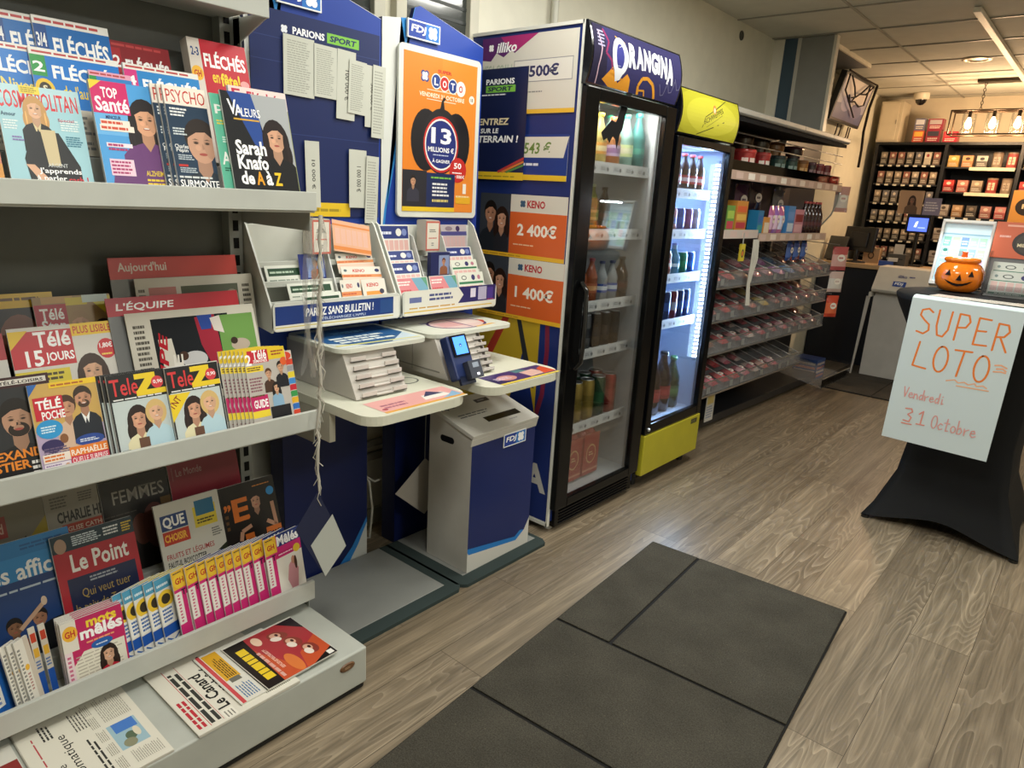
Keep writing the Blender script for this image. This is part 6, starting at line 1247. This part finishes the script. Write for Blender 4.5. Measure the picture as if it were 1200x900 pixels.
t = gplace('price_card', 'white and yellow price card standing beside the yellow cooler base', 'card', .06, .42, .0755)
MB().box((-.003, 0, 0), (0, .11, .19), 'c8c6be', 'paper').art(Art(.11, .19, 'c8c6be').r(.1, .6, .8, .3, 'c8b46a').l(.1, .1, .8, .45, 5, '7a8aa8', .5), T(.0006, 0, 0) @ F).build('card', t)
t = gplace('toy_pack', 'small yellow hanging pack beside the yellow cooler door', 'pack', .125, .46, 1.09)
MB().box((-.01, 0, 0), (0, .06, .1), 'c8b43a', 'print').art(Art(.06, .1, 'd0bc3a').e(.5, .45, .3, .25, '3a3a3a', 12).e(.5, .45, .18, .15, 'd8783a', 12), T(.0006, 0, 0) @ F).box((-.006, .025, .1), (-.003, .035, .165), 'a8a8a4').build('blister', t)
m = MB()
for q in range(4): m.tube([(.13, .62+.02*q, 1.215), (.14, .60+.025*q, 1.1), (.135, .60+.008*q, .95), (.15, .585+.014*q, .82)], .006, 'b8b4a8', 'plastic')
o = m.build('white_cables', None, GM); tag(o, 'bunch of white cables hanging in front of the sweet bins', 'cable')

# ------------------------------------------------------------------ till area at the back
# counter
r = thing('till_counter', 'navy black till counter with a pale wooden top', 'counter', T(0, 0, 0))
MB().box((-2.19, 7.14, 0), (.9, 7.62, .915), '141a26', 'paint').build('counter_body', r)
MB().box((-2.19, 7.09, .915), (.9, 7.68, .955), 'b89a74', 'plastic').build('worktop', r, bevel=.006)
# tobacco shelving
TX0, TY = -2.10, 8.06
r = thing('tobacco_shelves', 'tall dark shelving with rows of packs behind the till', 'shelving', T(0, 0, 0))
bays = [(-2.09, -1.475), (-1.475, -.865), (-.865, -.25)]
m = MB().box((-2.09, 8.44, 0), (-.25, 8.47, 2.10), '17191c', 'paint').box((-2.11, TY-.02, 2.085), (-.24, 8.47, 2.11), '1b1d20', 'paint').build('back_panel', r)
for x in (-2.11, -1.49, -.88, -.265): MB().box((x, TY-.02, 0), (x+.03, 8.44, 2.085), '1b1d20', 'paint').build('upright', r)
Z1 = [1.90, 1.715, 1.53, 1.35, 1.17, .99]; Z2 = [1.885, 1.655, 1.425, 1.20, .98]
for b, Z in ((0, Z1), (1, Z2), (2, Z2)):
    x0, x1 = bays[b]
    for k, z in enumerate(Z):
        m = MB().box((x0+.02, TY-.01, z-.015), (x1-.02, 8.44, z), '1d1f22', 'paint')
        o = m.build('shelf', r)
        if b == 1 and k < 2: MB().box((x0+.22, TY-.012, z-.03), (x1-.03, TY-.0101, z+.0), 'd8ccb0', 'paper').build('price_strip', o)
        else:
            for q in range(7 if b == 0 else 5): MB().box((x0+.05+(x1-x0-.08)*q/(7 if b == 0 else 5), TY-.012, z-.022), (x0+.085+(x1-x0-.08)*q/(7 if b == 0 else 5), TY-.0101, z-.006), 'd0ccbc', 'paper').build('price_label', o)
tp = {}
def tobacco(kind, w, h, d, c, c2, c3):
    t = thing('tobacco_pack', 'x', 'tobacco pack')
    if kind == 'tin':
        MB().lathe([(w/2, 0), (w/2, h*.9)], c, 'gloss', T(0, d/2, 0), 16).art(Art(w*.6, h*.5, c2).l(.1, .2, .8, .6, 2, c3, .5), fy(-w*.3, d/2-w*.49, h*.2)).build('body', t)
        MB().lathe([(w/2*1.03, h*.9), (w/2*1.03, h)], c3, 'gloss', T(0, d/2, 0), 16).build('lid', t)
    else:
        A = Art(w, h, c).r(0, .52, 1, .45, c2).e(.5, .72, .22, .13, c3, 12).l(.1, .1, .8, .28, 2, 'b8b4a8', .5)
        MB().box((-w/2, 0, 0), (w/2, d, h), c, 'print').art(A, fy(-w/2, -.0006, 0)).build('body', t)
    return t
pal = [('4c4842', '8a8074', 'c8bcaa'), ('5a5248', '9a8a78', 'd0c4b0'), ('4a4844', 'a09484', 'd8ccba'), ('6a5a50', '8a5a50', 'd8ccbc'), ('5c564e', '6a6a70', 'c8bcaa'), ('8a3a34', 'b8a898', 'd8c8b8'), ('b0a898', 'c8c0b0', '8a3a3a')]
for b, Z in ((0, Z1), (1, Z2), (2, Z2)):
    x0, x1 = bays[b]
    for k, z in enumerate(Z):
        n = 7 if b == 0 else 5
        for q in range(n):
            if b == 2 and q > 1: continue
            x = x0+.075+(x1-x0-.11)*q/(n-1)*.93
            if b == 0: key = ('box', .058, .118 if k < 3 else .105, .1)+pal[(k*3+q*2+q*q) % 5 if not (k == 0 and q == 5) else 6]
            elif k < 2 and q >= 3: key = ('tin', .088, .135, .09)+(('8a7a68', 'a09280', '6a5a4c') if (q+k) % 2 else ('a04a44', 'c8b49a', '8a7460'))
            elif k < 2: key = ('box', .088, .105, .08)+[('b08a4a', 'd0a85a', 'e8d8b0'), ('a8764a', 'c89a6a', '4a3020'), ('5a544c', 'b8b0a4', '2a2a2a')][q] if k == 0 else ('box', .088, .11, .08)+[('8a2a28', 'b8403a', 'd8c8b8'), ('9a5a50', 'b87a6a', 'd8c8b8'), ('7a6a58', '9a8a74', 'c8b8a0')][q]
            else: key = ('box', .085, .11, .08)+[('7a706a', 'a09890', '4a423c'), ('8a6a4a', 'a88a6a', 'c8b090'), ('3f3a36', '5a5248', '8a7a6a'), ('8a5a52', 'a87a70', 'd0c0b0'), ('9a4a48', 'c08078', 'b8a898')][q]
            lb = 'tobacco pack, %s from the white cabinet side, %s shelf, %s bay' % (ORD[q], ORD[k], ORD[b])
            M = T(x, TY+.004, z+.0008)
            if key not in tp: tp[key] = tobacco(*key); tp[key].matrix_basis = M; tp[key]['label'] = lb; tp[key]['group'] = 'tobacco packs on the dark shelving'
            else: copy_tree(tp[key], M, lb, 'tobacco packs on the dark shelving')
r = thing('wall_cabinet', 'cream metal cabinet standing on top of the tobacco shelving', 'cabinet', T(-2.125, 8.06, 2.1105))
MB().box((0, 0, 0), (.20, .3, .385), 'cbbfa6', 'paint').build('case', r, bevel=.004); MB().box((.012, -.006, .02), (.17, 0, .37), 'd2c6ae', 'paint').box((.155, -.012, .17), (.162, -.006, .21), '8a8478', 'metal').build('door', r, bevel=.002)
for i, (x, z, w, h, c, c2, d) in enumerate([(-1.80, 0, .095, .11, 'b8503a', 'd8a84a', 'orange and yellow'), (-1.80, .1115, .09, .11, '6a6a80', 'c8c8d0', 'grey and white'), (-1.685, 0, .12, .115, '8a2a38', '3a3a44', 'dark red'), (-1.685, .1165, .13, .10, '8a3040', 'a8a0a0', 'red and grey'), (-1.535, 0, .12, .10, 'b0303c', 'c84a50', 'bright red')]):
    t = thing('stock_carton', '%s carton stacked on top of the tobacco shelving' % d, 'carton', T(x, 8.09, 2.1105+z))
    MB().box((0, 0, 0), (w, .12, h), c, 'print').art(Art(w, h, c).r(.1, .5, .8, .4, c2).l(.15, .1, .7, .3, 2, 'd8ccc0', .5), fy(0, -.0006, 0)).build('carton', t)
# wooden box section / orange poster at third bay
t = thing('shelf_poster', 'orange and yellow poster fixed on the third bay of the tobacco shelving', 'poster', fy(-.86, TY-.024, 1.33))
MB().box((0, 0, -.001), (.25, .36, 0), 'b8823a', 'print').art(Art(.25, .36, 'c08a42').r(0, 0, 1, .2, 'c8a83a').e(.5, .6, .36, .22, '2a2420').t('13', .34, .55, .3, .12, 'd8c8a0', .05), I4).build('sheet', t)
# wall behind counter: things on the counter
r = thing('till_monitor', 'black till monitor seen from behind on the counter', 'monitor', T(-1.90, 7.25, .9555) @ R(-.25, 'Z'))
MB().lathe([(.09, 0), (.09, .012), (.02, .02), (.018, .12)], '18191c', 'plastic').build('stand', r)
MB().box((-.15, -.02, .10), (.15, .02, .33), '15171b', 'plastic').box((-.09, -.035, .14), (.09, -.02, .28), '1b1d22', 'plastic').build('screen', r, R(-.12, 'X'), bevel=.008)
r = thing('card_reader_stand', 'grey customer display leaning on the counter beside the monitor', 'display', T(-2.08, 7.17, .9555) @ R(-.2, 'Z'))
MB().box((-.09, -.01, .01), (.09, .01, .24), '4a4844', 'plastic').build('panel', r, R(-.3, 'X'), bevel=.006); MB().box((-.06, 0, 0), (.06, .1, .012), '2a2a2a').build('foot', r)
r = thing('paper_roll_box', 'cream box with a round hole on the counter behind the monitor', 'box', T(-1.80, 7.38, .9555))
MB().box((-.07, 0, 0), (.07, .1, .14), 'b89a78', 'paper').art(Art(.14, .14).e(.5, .5, .2, .25, '5a4636', 16).e(.5, .5, .12, .15, 'b89a78', 16), fy(-.07, -.0006, 0)).build('box', r)
r = thing('customer_display', 'post-mounted display with a small lit blue screen above the till', 'display', T(-1.47, 7.45, .9555))
MB().tube([(0, .05, 0), (0, .05, .5)], .018, '3a3836', 'metal').box((-.09, -.02, 0), (.09, .12, .015), '2a2a2a').build('post', r)
MB().box((-.10, 0, .30), (.10, .03, .47), '1a1c24', 'plastic').art(Art(.16, .12, '4a62d8').p([(.3, .3), (.38, .7), (.5, .75), (.44, .3)], 'c8d4f8').l(.52, .2, .4, .15, 1, '8aa0f0'), fy(-.08, -.0008, .32), 'screen').build('screen', r, bevel=.004)
MB().box((-.20, .02, .47), (.0, .025, .68), 'b8a48c', 'print').art(Art(.2, .21, 'b89a80').P(.55, .6, .14, '8a6a5a', '3a2a26', '6a5648', 'long', False), fy(-.2, .0194, .47)).build('picture_card', r)
MB().box((.01, .02, .47), (.15, .025, .62), '8a86a0', 'print').art(Art(.14, .15, '8c88a8').l(.1, .2, .8, .6, 4, 'd8d8e4', .5), fy(.01, .0194, .47)).build('notice_card', r)
r = thing('receipt_printer', 'grey receipt printer on the counter below the lit display', 'printer', T(-1.62, 7.22, .9555))
MB().box((0, 0, 0), (.15, .16, .11), '4a4844', 'plastic').box((.02, -.002, .06), (.13, .0, .07), '1a1a1a').build('case', r, bevel=.01); MB().box((.04, -.001, .11), (.12, .0, .2), 'c8c0b4', 'paper').build('paper_strip', r, R(-.15, 'X'))
r = thing('blue_box', 'blue and white small box on the counter edge by the white lottery stand', 'box', T(-1.66, 7.11, .9555) @ R(.2, 'Z'))
MB().box((0, 0, 0), (.12, .09, .045), '2a4a98', 'print').box((.07, .01, .045), (.15, .08, .075), 'c8c4bc', 'print').build('carton', r)
# white lottery stand in front of the counter
r = thing('lottery_stand', 'white lottery stand with a sloping top in front of the till counter', 'stand', T(-1.56, 6.70, .012))
MB().prism([(0, 0), (.40, 0), (.40, .70), (.36, .76), (.04, .76), (.0, .70)], 0, .02, 'b9b6b0', 'paint', fy(0, .06, 0)).box((0, .06, 0), (.02, .36, .74), 'b4b2ac', 'paint').box((.38, .06, 0), (.40, .36, .74), 'b4b2ac', 'paint').build('body', r, bevel=.004)
MB().box((-.025, -.04, .70), (-.005, .36, .74), 'c8c5bd', 'paint').prism([(-.02, 0), (-.01, 0), (.03, .7), (.0, .7)], 0, .02, 'b8b5ae', 'paint', fy(-.045, .0, .0)).build('side_wing', r)
MB().prism([(0, .745), (-.02, .77), (.12, .96), (.40, .96), (.40, .745)], 0, .42, 'd0ccc2', 'paint', basis((-.01, -.03, 0), (0, 1, 0), (0, 0, 1), (1, 0, 0))).build('sloping_top', r, bevel=.006)
am = basis((-.01, -.05, .77), (1, 0, 0), (0, .5925, .8055), (0, -.8055, .5925))
MB().art(Art(.42, .23).t('illiko', .42, .58, .16, .12, '3a4a88', .03).l(.62, .6, .12, .1, 1, '3a4a88').r(.36, .2, .24, .22, '2a4a98').t('FDJ', .39, .24, .16, .14, 'e8ecf0', .05, .12), T(0, 0, .0035).__class__.Translation((0, -.004, .003)) @ am).build('top_print', r)
# ceiling camera, spotlight, television
r = thing('ceiling_camera', 'white dome camera under the ceiling at the back wall', 'camera', T(-1.79, 8.10, 2.565))
MB().lathe([(.07, 0), (.07, -.05), (.055, -.06)], 'd8cfba', 'plastic', n=20).build('housing', r); MB().lathe([(.052, -.06), (.045, -.085), (.025, -.105), (.003, -.11)], '1c1a1a', 'gloss', n=18).build('dome', r)
r = thing('ceiling_spotlight', 'round recessed spotlight in the ceiling tiles', 'ceiling light', T(-1.125, 6.55, 2.5695))
MB().lathe([(.10, 0), (.10, -.008), (.075, -.008), (.07, 0)], 'b8b0a0', 'metal', n=24, cap=False).build('ring', r); MB().lathe([(.07, -.001), (.05, -.004), (.003, -.005)], 'c8c0b0', 'metal', n=20).build('reflector', r)
r = thing('wall_vent', 'small dark round vent high on the wall above the coolers', 'vent', T(-2.2, 4.78, 2.49))
MB().lathe([(.03, 0), (.03, .006), (.022, .006), (.02, .002)], '4a4840', 'plastic', R(PI/2, 'Y'), 16).build('grille', r)
TM = T(-2.035, 6.82, 2.335) @ R(math.radians(13), 'Y')
r = thing('television', 'television bracketed high in the corner with dark string decoration over it', 'television', TM)
MB().box((-.05, -.42, -.19), (0, .42, .19), '1c1e20', 'plastic').build('case', r, bevel=.006)
A = Art(.78, .33, '9a949c').p([(0, 1), (1, 1), (.9, .5), (.5, .35), (.1, .6)], 'c8b8a8').p([(0, 0), (1, 0), (1, .3), (.6, .2), (.3, .4), (0, .35)], '5a5c74').e(.3, .4, .16, .2, '8a8498').e(.7, .3, .2, .18, '6a687e')
MB().art(A, T(.001, -.39, -.165) @ F, 'sign').build('screen', r)
MB().box((-.163, -.05, -.05), (-.05, .05, .05), '2a2a2a').build('wall_bracket', r)
m = MB(); g4 = random.Random(5)
for pl in ([(0, 1.02), (.0, .65), (.35, .35), (.62, .15)], [(.08, 1.0), (.25, .8), (.38, .6), (.36, .5)], [(.75, 1.0), (.55, .75), (.4, .6), (.3, .55)], [(.78, 1.0), (.77, .5), (.6, .42), (.45, .5), (.33, .45), (.25, .6)], [(.9, 1.0), (.7, .75), (.5, .7)]):
    m.tube([(.022+.01*math.sin(q), -.39+.78*a, -.165+.33*b) for q, (a, b) in enumerate(pl)], .007, '2a2420', 'matte', n=5)
m.tube([(.015, -.42, .195), (.03, .0, .185), (.015, .43, .195)], .008, '2a2420', 'matte', n=5)
m.tube([(.02, .41, .19), (.03, .40, 0), (.06, .41, -.2), (.11, .40, -.36), (.15, .37, -.5)], .012, '2a2420', 'matte', n=5)
for y in (-.2, -.1, .1, .16): m.tube([(.012, y, -.2), (.015, y+.02, -.28), (.012, y-.01, -.34)], .006, '3a322c', 'matte', n=4)
tag(m.build('string_decoration', None, TM), 'dark string web decoration hanging over the television', 'decoration')
# pendant lamp
PL = Vector((-.98, 7.50, 0))
r = thing('pendant_lamp', 'long open-frame pendant lamp with glowing bulbs in glass cylinders', 'pendant lamp', T(-.98, 7.5, 0))
MB().box((-.26, -.05, 2.545), (.26, .05, 2.57), '3a332c', 'metal').build('ceiling_plate', r)
m = MB(); BX, BZ0, BZ1 = .40, 2.12, 2.315
for z in (BZ0, BZ1):
    for y in (-.09, .09): m.tube([(-BX, y, z), (BX, y, z)], .006, '4a3c2e', 'metal', n=6)
    for x in (-BX, BX): m.tube([(x, -.09, z), (x, .09, z)], .006, '4a3c2e', 'metal', n=6)
for x in (-BX, BX):
    for y in (-.09, .09): m.tube([(x, y, BZ0), (x, y, BZ1)], .006, '4a3c2e', 'metal', n=6)
m.tube([(-BX, 0, BZ1), (BX, 0, BZ1)], .008, '4a3c2e', 'metal', n=6); m.build('cage', r)
for x in (-.2, .2):
    m = MB()
    for i in range(9): m.tube([(x+.010*math.cos(a), .010*math.sin(a) if i % 2 else 0, 2.33+.026*i+(.016*math.sin(a) if i % 2 == 0 else .016*math.cos(a))) if i % 2 == 0 else (x, .010*math.cos(a), 2.33+.026*i+.016*math.sin(a)) for a in [2*PI*q/8 for q in range(8)]], .0025, '4a3c2e', 'metal', n=4, closed=True)
    m.build('chain', r)
for i in range(4):
    x = -.27+.18*i
    b = MB().tube([(x, 0, BZ1), (x, 0, BZ1-.05)], .014, '3a322a', 'metal', n=8).build('socket', r)
    MB().lathe([(.008, BZ1-.05), (.02, BZ1-.08), (.026, BZ1-.11), (.02, BZ1-.135), (.004, BZ1-.145)], 'ffd09a', 'bulb', T(x, 0, 0), 12).build('bulb', b)
    MB().lathe([(.055, BZ0+.01), (.055, BZ1-.01)], 'ffffff', 'glass', T(x, 0, 0), 18, cap=False).build('glass_cylinder', r)
    point('pendant_bulb_light', (-.98+x, 7.5, BZ1-.175), 9, WARM, .03)

# ------------------------------------------------------------------ cocktail table with stretch cover
TC = Vector((-.365, 3.79, 0)); TZ = 1.07
r = thing('cocktail_table', 'tall round cocktail table under a black stretch cover', 'table', T(TC.x, TC.y, 0))
n = 64; vs = []; prof = [(1.0, TZ-.028), (.965, TZ-.06), (.80, .88), (.66, .66), (.60, .45), (.64, .25), (.80, .08), (.90, .015)]
def ring(k, z, idx):
    out = []
    for i in range(n):
        a = 2*PI*i/n; c, s = math.cos(a), math.sin(a)
        rt = .405                                    # round at the top
        sq = 1/max(abs(c), abs(s))                   # square at the feet
        t = min(1, max(0, (TZ-z)/TZ)); w = t*t*(3-2*t)
        conc = 1-.10*w*(1-abs(math.cos(2*a)) if False else abs(math.cos(2*a)))*t
        rad = (rt*k)*(1-w)+(.315*sq*k/.9*1.0)*w*conc if w > 0 else rt*k
        zz = z if z > .1 else z+.055*abs(math.cos(2*a))**1.2
        out.append((rad*c, rad*s, zz))
    return out
for idx, (k, z) in enumerate(prof): vs += ring(k, z, idx)
fs = [(q*n+i, (q+1)*n+i, (q+1)*n+(i+1) % n, q*n+(i+1) % n) for q in range(len(prof)-1) for i in range(n)]
m = MB().add(vs, fs, '0e0f11', 'fabric', None, True)
m.lathe([(.405, TZ-.028), (.408, TZ-.012), (.40, TZ-.002), (.002, TZ)], '121314', 'fabric', n=64, cap=False); m.build('stretch_cover', r)
MB().lathe([(.39, TZ-.03), (.39, TZ-.006)], '2a2a2a', 'plastic', n=40).build('tabletop', r)
MB().tube([(0, 0, .05), (0, 0, TZ-.03)], .03, '8a8c8c', 'metal', n=12).build('column', r)
for a in range(4):
    c, s = math.cos(PI/4+a*PI/2), math.sin(PI/4+a*PI/2)
    MB().tube([(0, 0, .1), (c*.25, s*.25, .04), (c*.42, s*.42, .018)], .012, '8a8c8c', 'metal').lathe([(.018, 0), (.018, .012)], '1a1a1a', 'plastic', T(c*.42, s*.42, 0), 12).build('leg', r)
# handwritten sign
r = thing('handwritten_sign', 'white paper sign with orange handwritten letters hanging from the black table', 'sign', T(0, 0, 0))
sw, sh = .402, .625
SM = basis((-.640, 3.372, .447), (1, 0, 0), (0, 0, 1), (0, -1, 0)) @ R(math.radians(-1.0), 'Z')
A = Art(sw, sh, 'ccd9db', 8e-6)
def pen(strokes, ox, oy, w, h, wid, c):
    for st in strokes:
        b0 = A.n; pt = [(ox+x*w, oy+y*h) for x, y in st]
        for i in range(len(pt)-1): A.n = b0+i % 3; A.band(pt[i:i+2], wid, c)
        for i, (x, y) in enumerate(pt): A.n = b0+3+i % 3; A.put([[(x+wid*.5*math.cos(q*PI/4)/sw, y+wid*.5*math.sin(q*PI/4)/sh) for q in range(8)]], c)
        A.n = b0+6
def arc(cx, cy, rx, ry, a0, a1, k=12): return [(cx+rx*math.cos(a0+(a1-a0)*i/k), cy+ry*math.sin(a0+(a1-a0)*i/k)) for i in range(k+1)]
GL = {'S': [[(.9, .88), (.6, 1), (.2, .92), (.15, .72), (.45, .55), (.8, .4), (.85, .18), (.55, .02), (.1, .08)]], 'U': [[(.1, 1), (.1, .4), (.25, .05), (.6, .02), (.85, .3), (.9, 1)]], 'P': [[(.15, 0), (.2, 1)], [(.2, 1), (.75, .98), (.9, .75), (.7, .52), (.2, .48)]], 'E': [[(.9, .98), (.2, 1), (.15, 0), (.95, .02)], [(.17, .52), (.75, .54)]], 'R': [[(.15, 0), (.2, 1)], [(.2, 1), (.75, .98), (.9, .75), (.65, .54), (.2, .5)], [(.45, .5), (.95, 0)]], 'L': [[(.25, 1), (.1, .05), (.95, .0)]], 'O': [arc(.5, .5, .42, .5, 1.8, 1.8+2*PI, 18)], 'T': [[(.0, .98), (1, 1)], [(.55, .98), (.4, 0)]],
      '3': [[(.1, .95), (.7, 1), (.85, .78), (.45, .55), (.85, .35), (.7, .02), (.1, .05)], [(0, -.18), (1, -.16)]], '1': [[(.2, .75), (.55, 1), (.5, 0)], [(.1, -.02), (.9, 0)]]}
OR = 'e8813c'; PK = 'dca09a'
for i, ch in enumerate('SUPER'): pen(GL[ch], .09+.172*i, [.765, .765, .76, .752, .735][i], .145, .175, .0075, OR)
for i, ch in enumerate('LOTO'): pen(GL[ch], .125+.185*i, [.535, .53, .525, .515][i], .15, .175, .0075, OR)
pen([[(0, .6), (.5, .7), (1, .5)], [(.2, .3), (.7, .4), (1, .2)], [(0, 0), (.6, .1), (1, .05)]], .86, .60, .1, .07, .006, 'ecae88')
pen([[(0, .2), (.2, .6), (.3, .2), (.45, .5), (.55, .2), (.7, .6), (.75, .2), (.9, .5), (1, .2)]], .48, .475, .36, .04, .005, 'ecb48e'); pen([[(0, 0), (1, .2)]], .58, .462, .28, .03, .005, 'ecb48e')
LC = {'V': [[(0, 1), (.4, 0), (.9, 1)]], 'v': [[(0, .5), (.4, 0), (.9, .5)]], 'e': [[(.1, .28), (.8, .32), (.6, .52), (.2, .45), (.1, .15), (.45, 0), (.95, .12)]], 'n': [[(.1, .5), (.1, 0), (.15, .35), (.5, .5), (.75, .35), (.85, 0)]], 'd': [[(.8, .45), (.4, .5), (.1, .22), (.35, 0), (.8, .2), (.85, 1), (.85, 0)]], 'r': [[(.1, .5), (.2, 0), (.25, .35), (.8, .5)]], 'i': [[(.4, .5), (.4, 0), (.7, .08)], [(.4, .72), (.45, .76)]], 'o': [arc(.5, .25, .38, .25, 0, 2*PI, 10)], 'O': [arc(.5, .5, .45, .5, 0, 2*PI, 14)], 'c': [[(.85, .42), (.5, .5), (.12, .25), (.4, 0), (.9, .1)]], 't': [[(.45, .95), (.4, 0), (.8, .05)], [(.05, .6), (.85, .62)]], 'b': [[(.1, 1), (.12, 0), (.6, .02), (.85, .25), (.55, .5), (.15, .35)]]}
def script(ox, oy, w, h, word, c, wid):
    for i, ch in enumerate(word): pen(LC[ch], ox+w*i/len(word), oy, w/len(word)*.92, h, wid, c)
script(.12, .315, .40, .07, 'Vendredi', PK, .0045)
for i, ch in enumerate('31'): pen(GL[ch], .165+.13*i, .145, .095, .095, .0055, 'e09486')
script(.44, .14, .42, .09, 'Octobre', PK, .0045)
m = MB(); nx = 10; vs = []
for j, (dz, dy) in enumerate([(0, 0), (sh*.98, 0), (sh*1.0, .004), (sh*1.0+.008, .018), (sh*1.0+.010, .06)]):
    for i in range(2): vs.append((sw*i, dz, -dy-.0008))
m.add(vs, [(2*j, 2*j+1, 2*j+3, 2*j+2) for j in range(4)], 'ccd9db', 'paper', SM, True)
m.art(A, SM, 'paper'); m.build('sheet', r)
# pumpkin bucket
r = thing('pumpkin_bucket', 'orange plastic pumpkin bucket with a black carved face on the black table', 'bucket', T(-.556, 3.92, TZ+.001) @ R(.14, 'Z'))
n = 40; P = [(.045, 0), (.075, .006), (.094, .03), (.101, .065), (.097, .10), (.082, .125), (.066, .136)]
vs = []; fs = []
for rr, z in P:
    for i in range(n):
        a = 2*PI*i/n; k = rr*(1-.035*abs(math.sin(a*5))**2*(1 if .01 < z < .13 else .3)); vs.append((k*math.cos(a), k*math.sin(a), z))
for q in range(len(P)-1): fs += [(q*n+i, q*n+(i+1) % n, (q+1)*n+(i+1) % n, (q+1)*n+i) for i in range(n)]
m = MB().add(vs, fs+[list(range(n))[::-1]], 'ef7f1e', 'gloss', None, True)
m.lathe([(.066, .136), (.074, .140), (.076, .150), (.070, .158), (.045, .162), (.002, .164)], 'ef7f1e', 'gloss', n=36); m.build('bowl', r)
MB().lathe([(.014, .162), (.011, .178), (.014, .186), (.003, .187)], 'e0641a', 'gloss', T(.004, 0, 0), 10).build('stem', r)
def onb(u, z):
    rr = P[-1][0]
    for (r0, z0), (r1_, z1) in zip(P, P[1:]):
        if z0 <= z <= z1: rr = r0+(r1_-r0)*(z-z0)/(z1-z0)
    a = -PI/2+u; return ((rr+.0022)*math.cos(a), (rr+.0022)*math.sin(a), z)
m = MB()
def patch(pl):
    c = (sum(p[0] for p in pl)/len(pl), sum(p[1] for p in pl)/len(pl)); V = [onb(*p) for p in pl]
    m.add(V, [list(range(len(V)))], '1c1412', 'matte')
for s in (-1, 1): patch([(s*.48-.13, .078), (s*.48+.13, .078), (s*.48+.02, .106)])
patch([(-.12, .058), (.12, .058), (.02, .088)])
lo = [(-.58, .056), (-.40, .042), (-.2, .034), (0, .031), (.2, .034), (.4, .042), (.58, .056)]; up = [(-.58, .058), (-.40, .052), (-.2, .045), (0, .042), (.2, .045), (.4, .052), (.58, .058)]
for i in range(6): patch([lo[i], lo[i+1], up[i+1], up[i]])
m.build('face', r)
# flyers, ticket display and lottery poster on the table
r = thing('flyer_stack', 'white lottery flyers spread along the front edge of the black table', 'flyers', T(-.60, 3.55, TZ+.0012) @ R(-.16, 'Z'))
m = MB()
for i in range(4): m.box((.10*i, .006*i, .0008*i), (.10*i+.16, .11+.004*i, .0008*i+.0007), 'd2cabc', 'paper').art(Art(.16, .11, 'd2cabc').l(.06, .1, .88, .75, 4, ['b8604a', '8a8a84', '6a6a66', '8a5a4a'][i], .35), T(.10*i, .006*i, .0008*i+.0008), 'paper')
m.build('sheets', r)
DM = T(-.69, 4.065, TZ+.009) @ R(math.radians(4), 'Z') @ R(math.radians(-14), 'X')
r = thing('ticket_display', 'lit pale display rack of scratch tickets behind the pumpkin bucket', 'display', DM)
m = MB().box((-.012, -.01, 0), (.0, .03, .325), 'c8c6c0').box((.20, -.01, 0), (.212, .03, .325), 'c8c6c0').box((-.012, -.01, .315), (.212, .03, .33), 'd8d8d4').box((-.012, -.02, 0), (.212, .03, .02), 'c8c6c0').box((0, .02, .02), (.2, .03, .315), 'c8d4d8').build('case', r, bevel=.003)
A = Art(.20, .295, 'bfe0f0').r(0, .84, 1, .16, 'd4f0fa').r(0, .82, 1, .02, '8ac0dc')
g5 = random.Random(9)
for j in range(4):
    for i in range(5): A.r(.04+.19*i, .62-.19*j, .16, .16, g5.choice(['9ac4dc', '8aa8d8', 'a8d8b8', 'c8e4e8', '6a90d0', 'b0d0a8', 'd0a8b8', '7ab8a8'])).l(.06+.19*i, .65-.19*j, .12, .08, 2, 'e8f4f8', .5)
A.e(.12, .55, .05, .03, '2a7a6a'); A.r(.42, .40, .1, .16, '7a8a88')
MB().art(A, fy(0, .0195, .02), 'sign').build('ticket_panel', r)
area('display_light', (-.59, 4.03, 1.385), .16, .02, .8, (.8, .93, 1), (math.radians(-25), 0, 0))
r = thing('draw_poster', 'orange lottery draw poster with a dark pumpkin shape standing behind the play slip rack', 'poster', T(-.468, 4.01, TZ+.001) @ R(math.radians(2), 'Z') @ R(math.radians(-8), 'X'))
m = MB().box((0, 0, .17), (.36, .004, .335), 'b85a3a', 'print').box((0, .004, 0), (.36, .01, .2), '6a6a6a')
m.art(Art(.36, .165, 'bc5c3c').r(.12, .88, .6, .05, 'd8a08a').e(.42, .44, .21, .36, '2a2320', 28).e(.42, .44, .17, .30, '3a332c', 28).t('13', .34, .5, .15, .24, 'd8c8a0', .05).t('MILLIONS €', .27, .33, .3, .1, 'd8c8a0', .04).l(.06, .55, .16, .1, 1, 'd8a89a'), fy(0, -.0006, .17)); m.build('sheet', r)
r = thing('slip_rack', 'clear rack of gridded lottery slips standing on the black table', 'slip rack', T(-.442, 3.875, TZ+.001) @ R(math.radians(3), 'Z'))
m = MB().box((-.006, 0, 0), (.0, .10, .20), 'ffffff', 'acrylic').box((0, .0, 0), (.33, .004, .05), 'ffffff', 'acrylic').box((0, 0, -.0), (.33, .10, .004), 'c8c8c4'); m.build('rack', r)
for i, (dy, z, h) in enumerate([(.012, .005, .11), (.045, .05, .105)]):
    A = Art(.30, h, 'c9ccc4').e(.08, .80, .022, .06, '7a8a8a').e(.23, .80, .07, .09, '5a5e5c').e(.23, .80, .05, .06, 'c9ccc4').e(.45, .80, .06, .11, '343066').e(.66, .80, .05, .09, '8a8a90').r(.02, .6, .96, .035, '3f7a60')
    for q in range(9): A.r(.03+.105*q, .2, .085, .37, 'd4b4ae')
    A.r(.02, .05, .96, .08, '6a8a78').l(.1, .06, .4, .06, 1, 'e0e0d8')
    MB().box((0, 0, 0), (.30, .006, h), 'c9ccc4', 'paper').art(A, fy(0, -.0006, 0)).build('slip_block', r, T(.01, dy, z) @ R(-.2, 'X'))
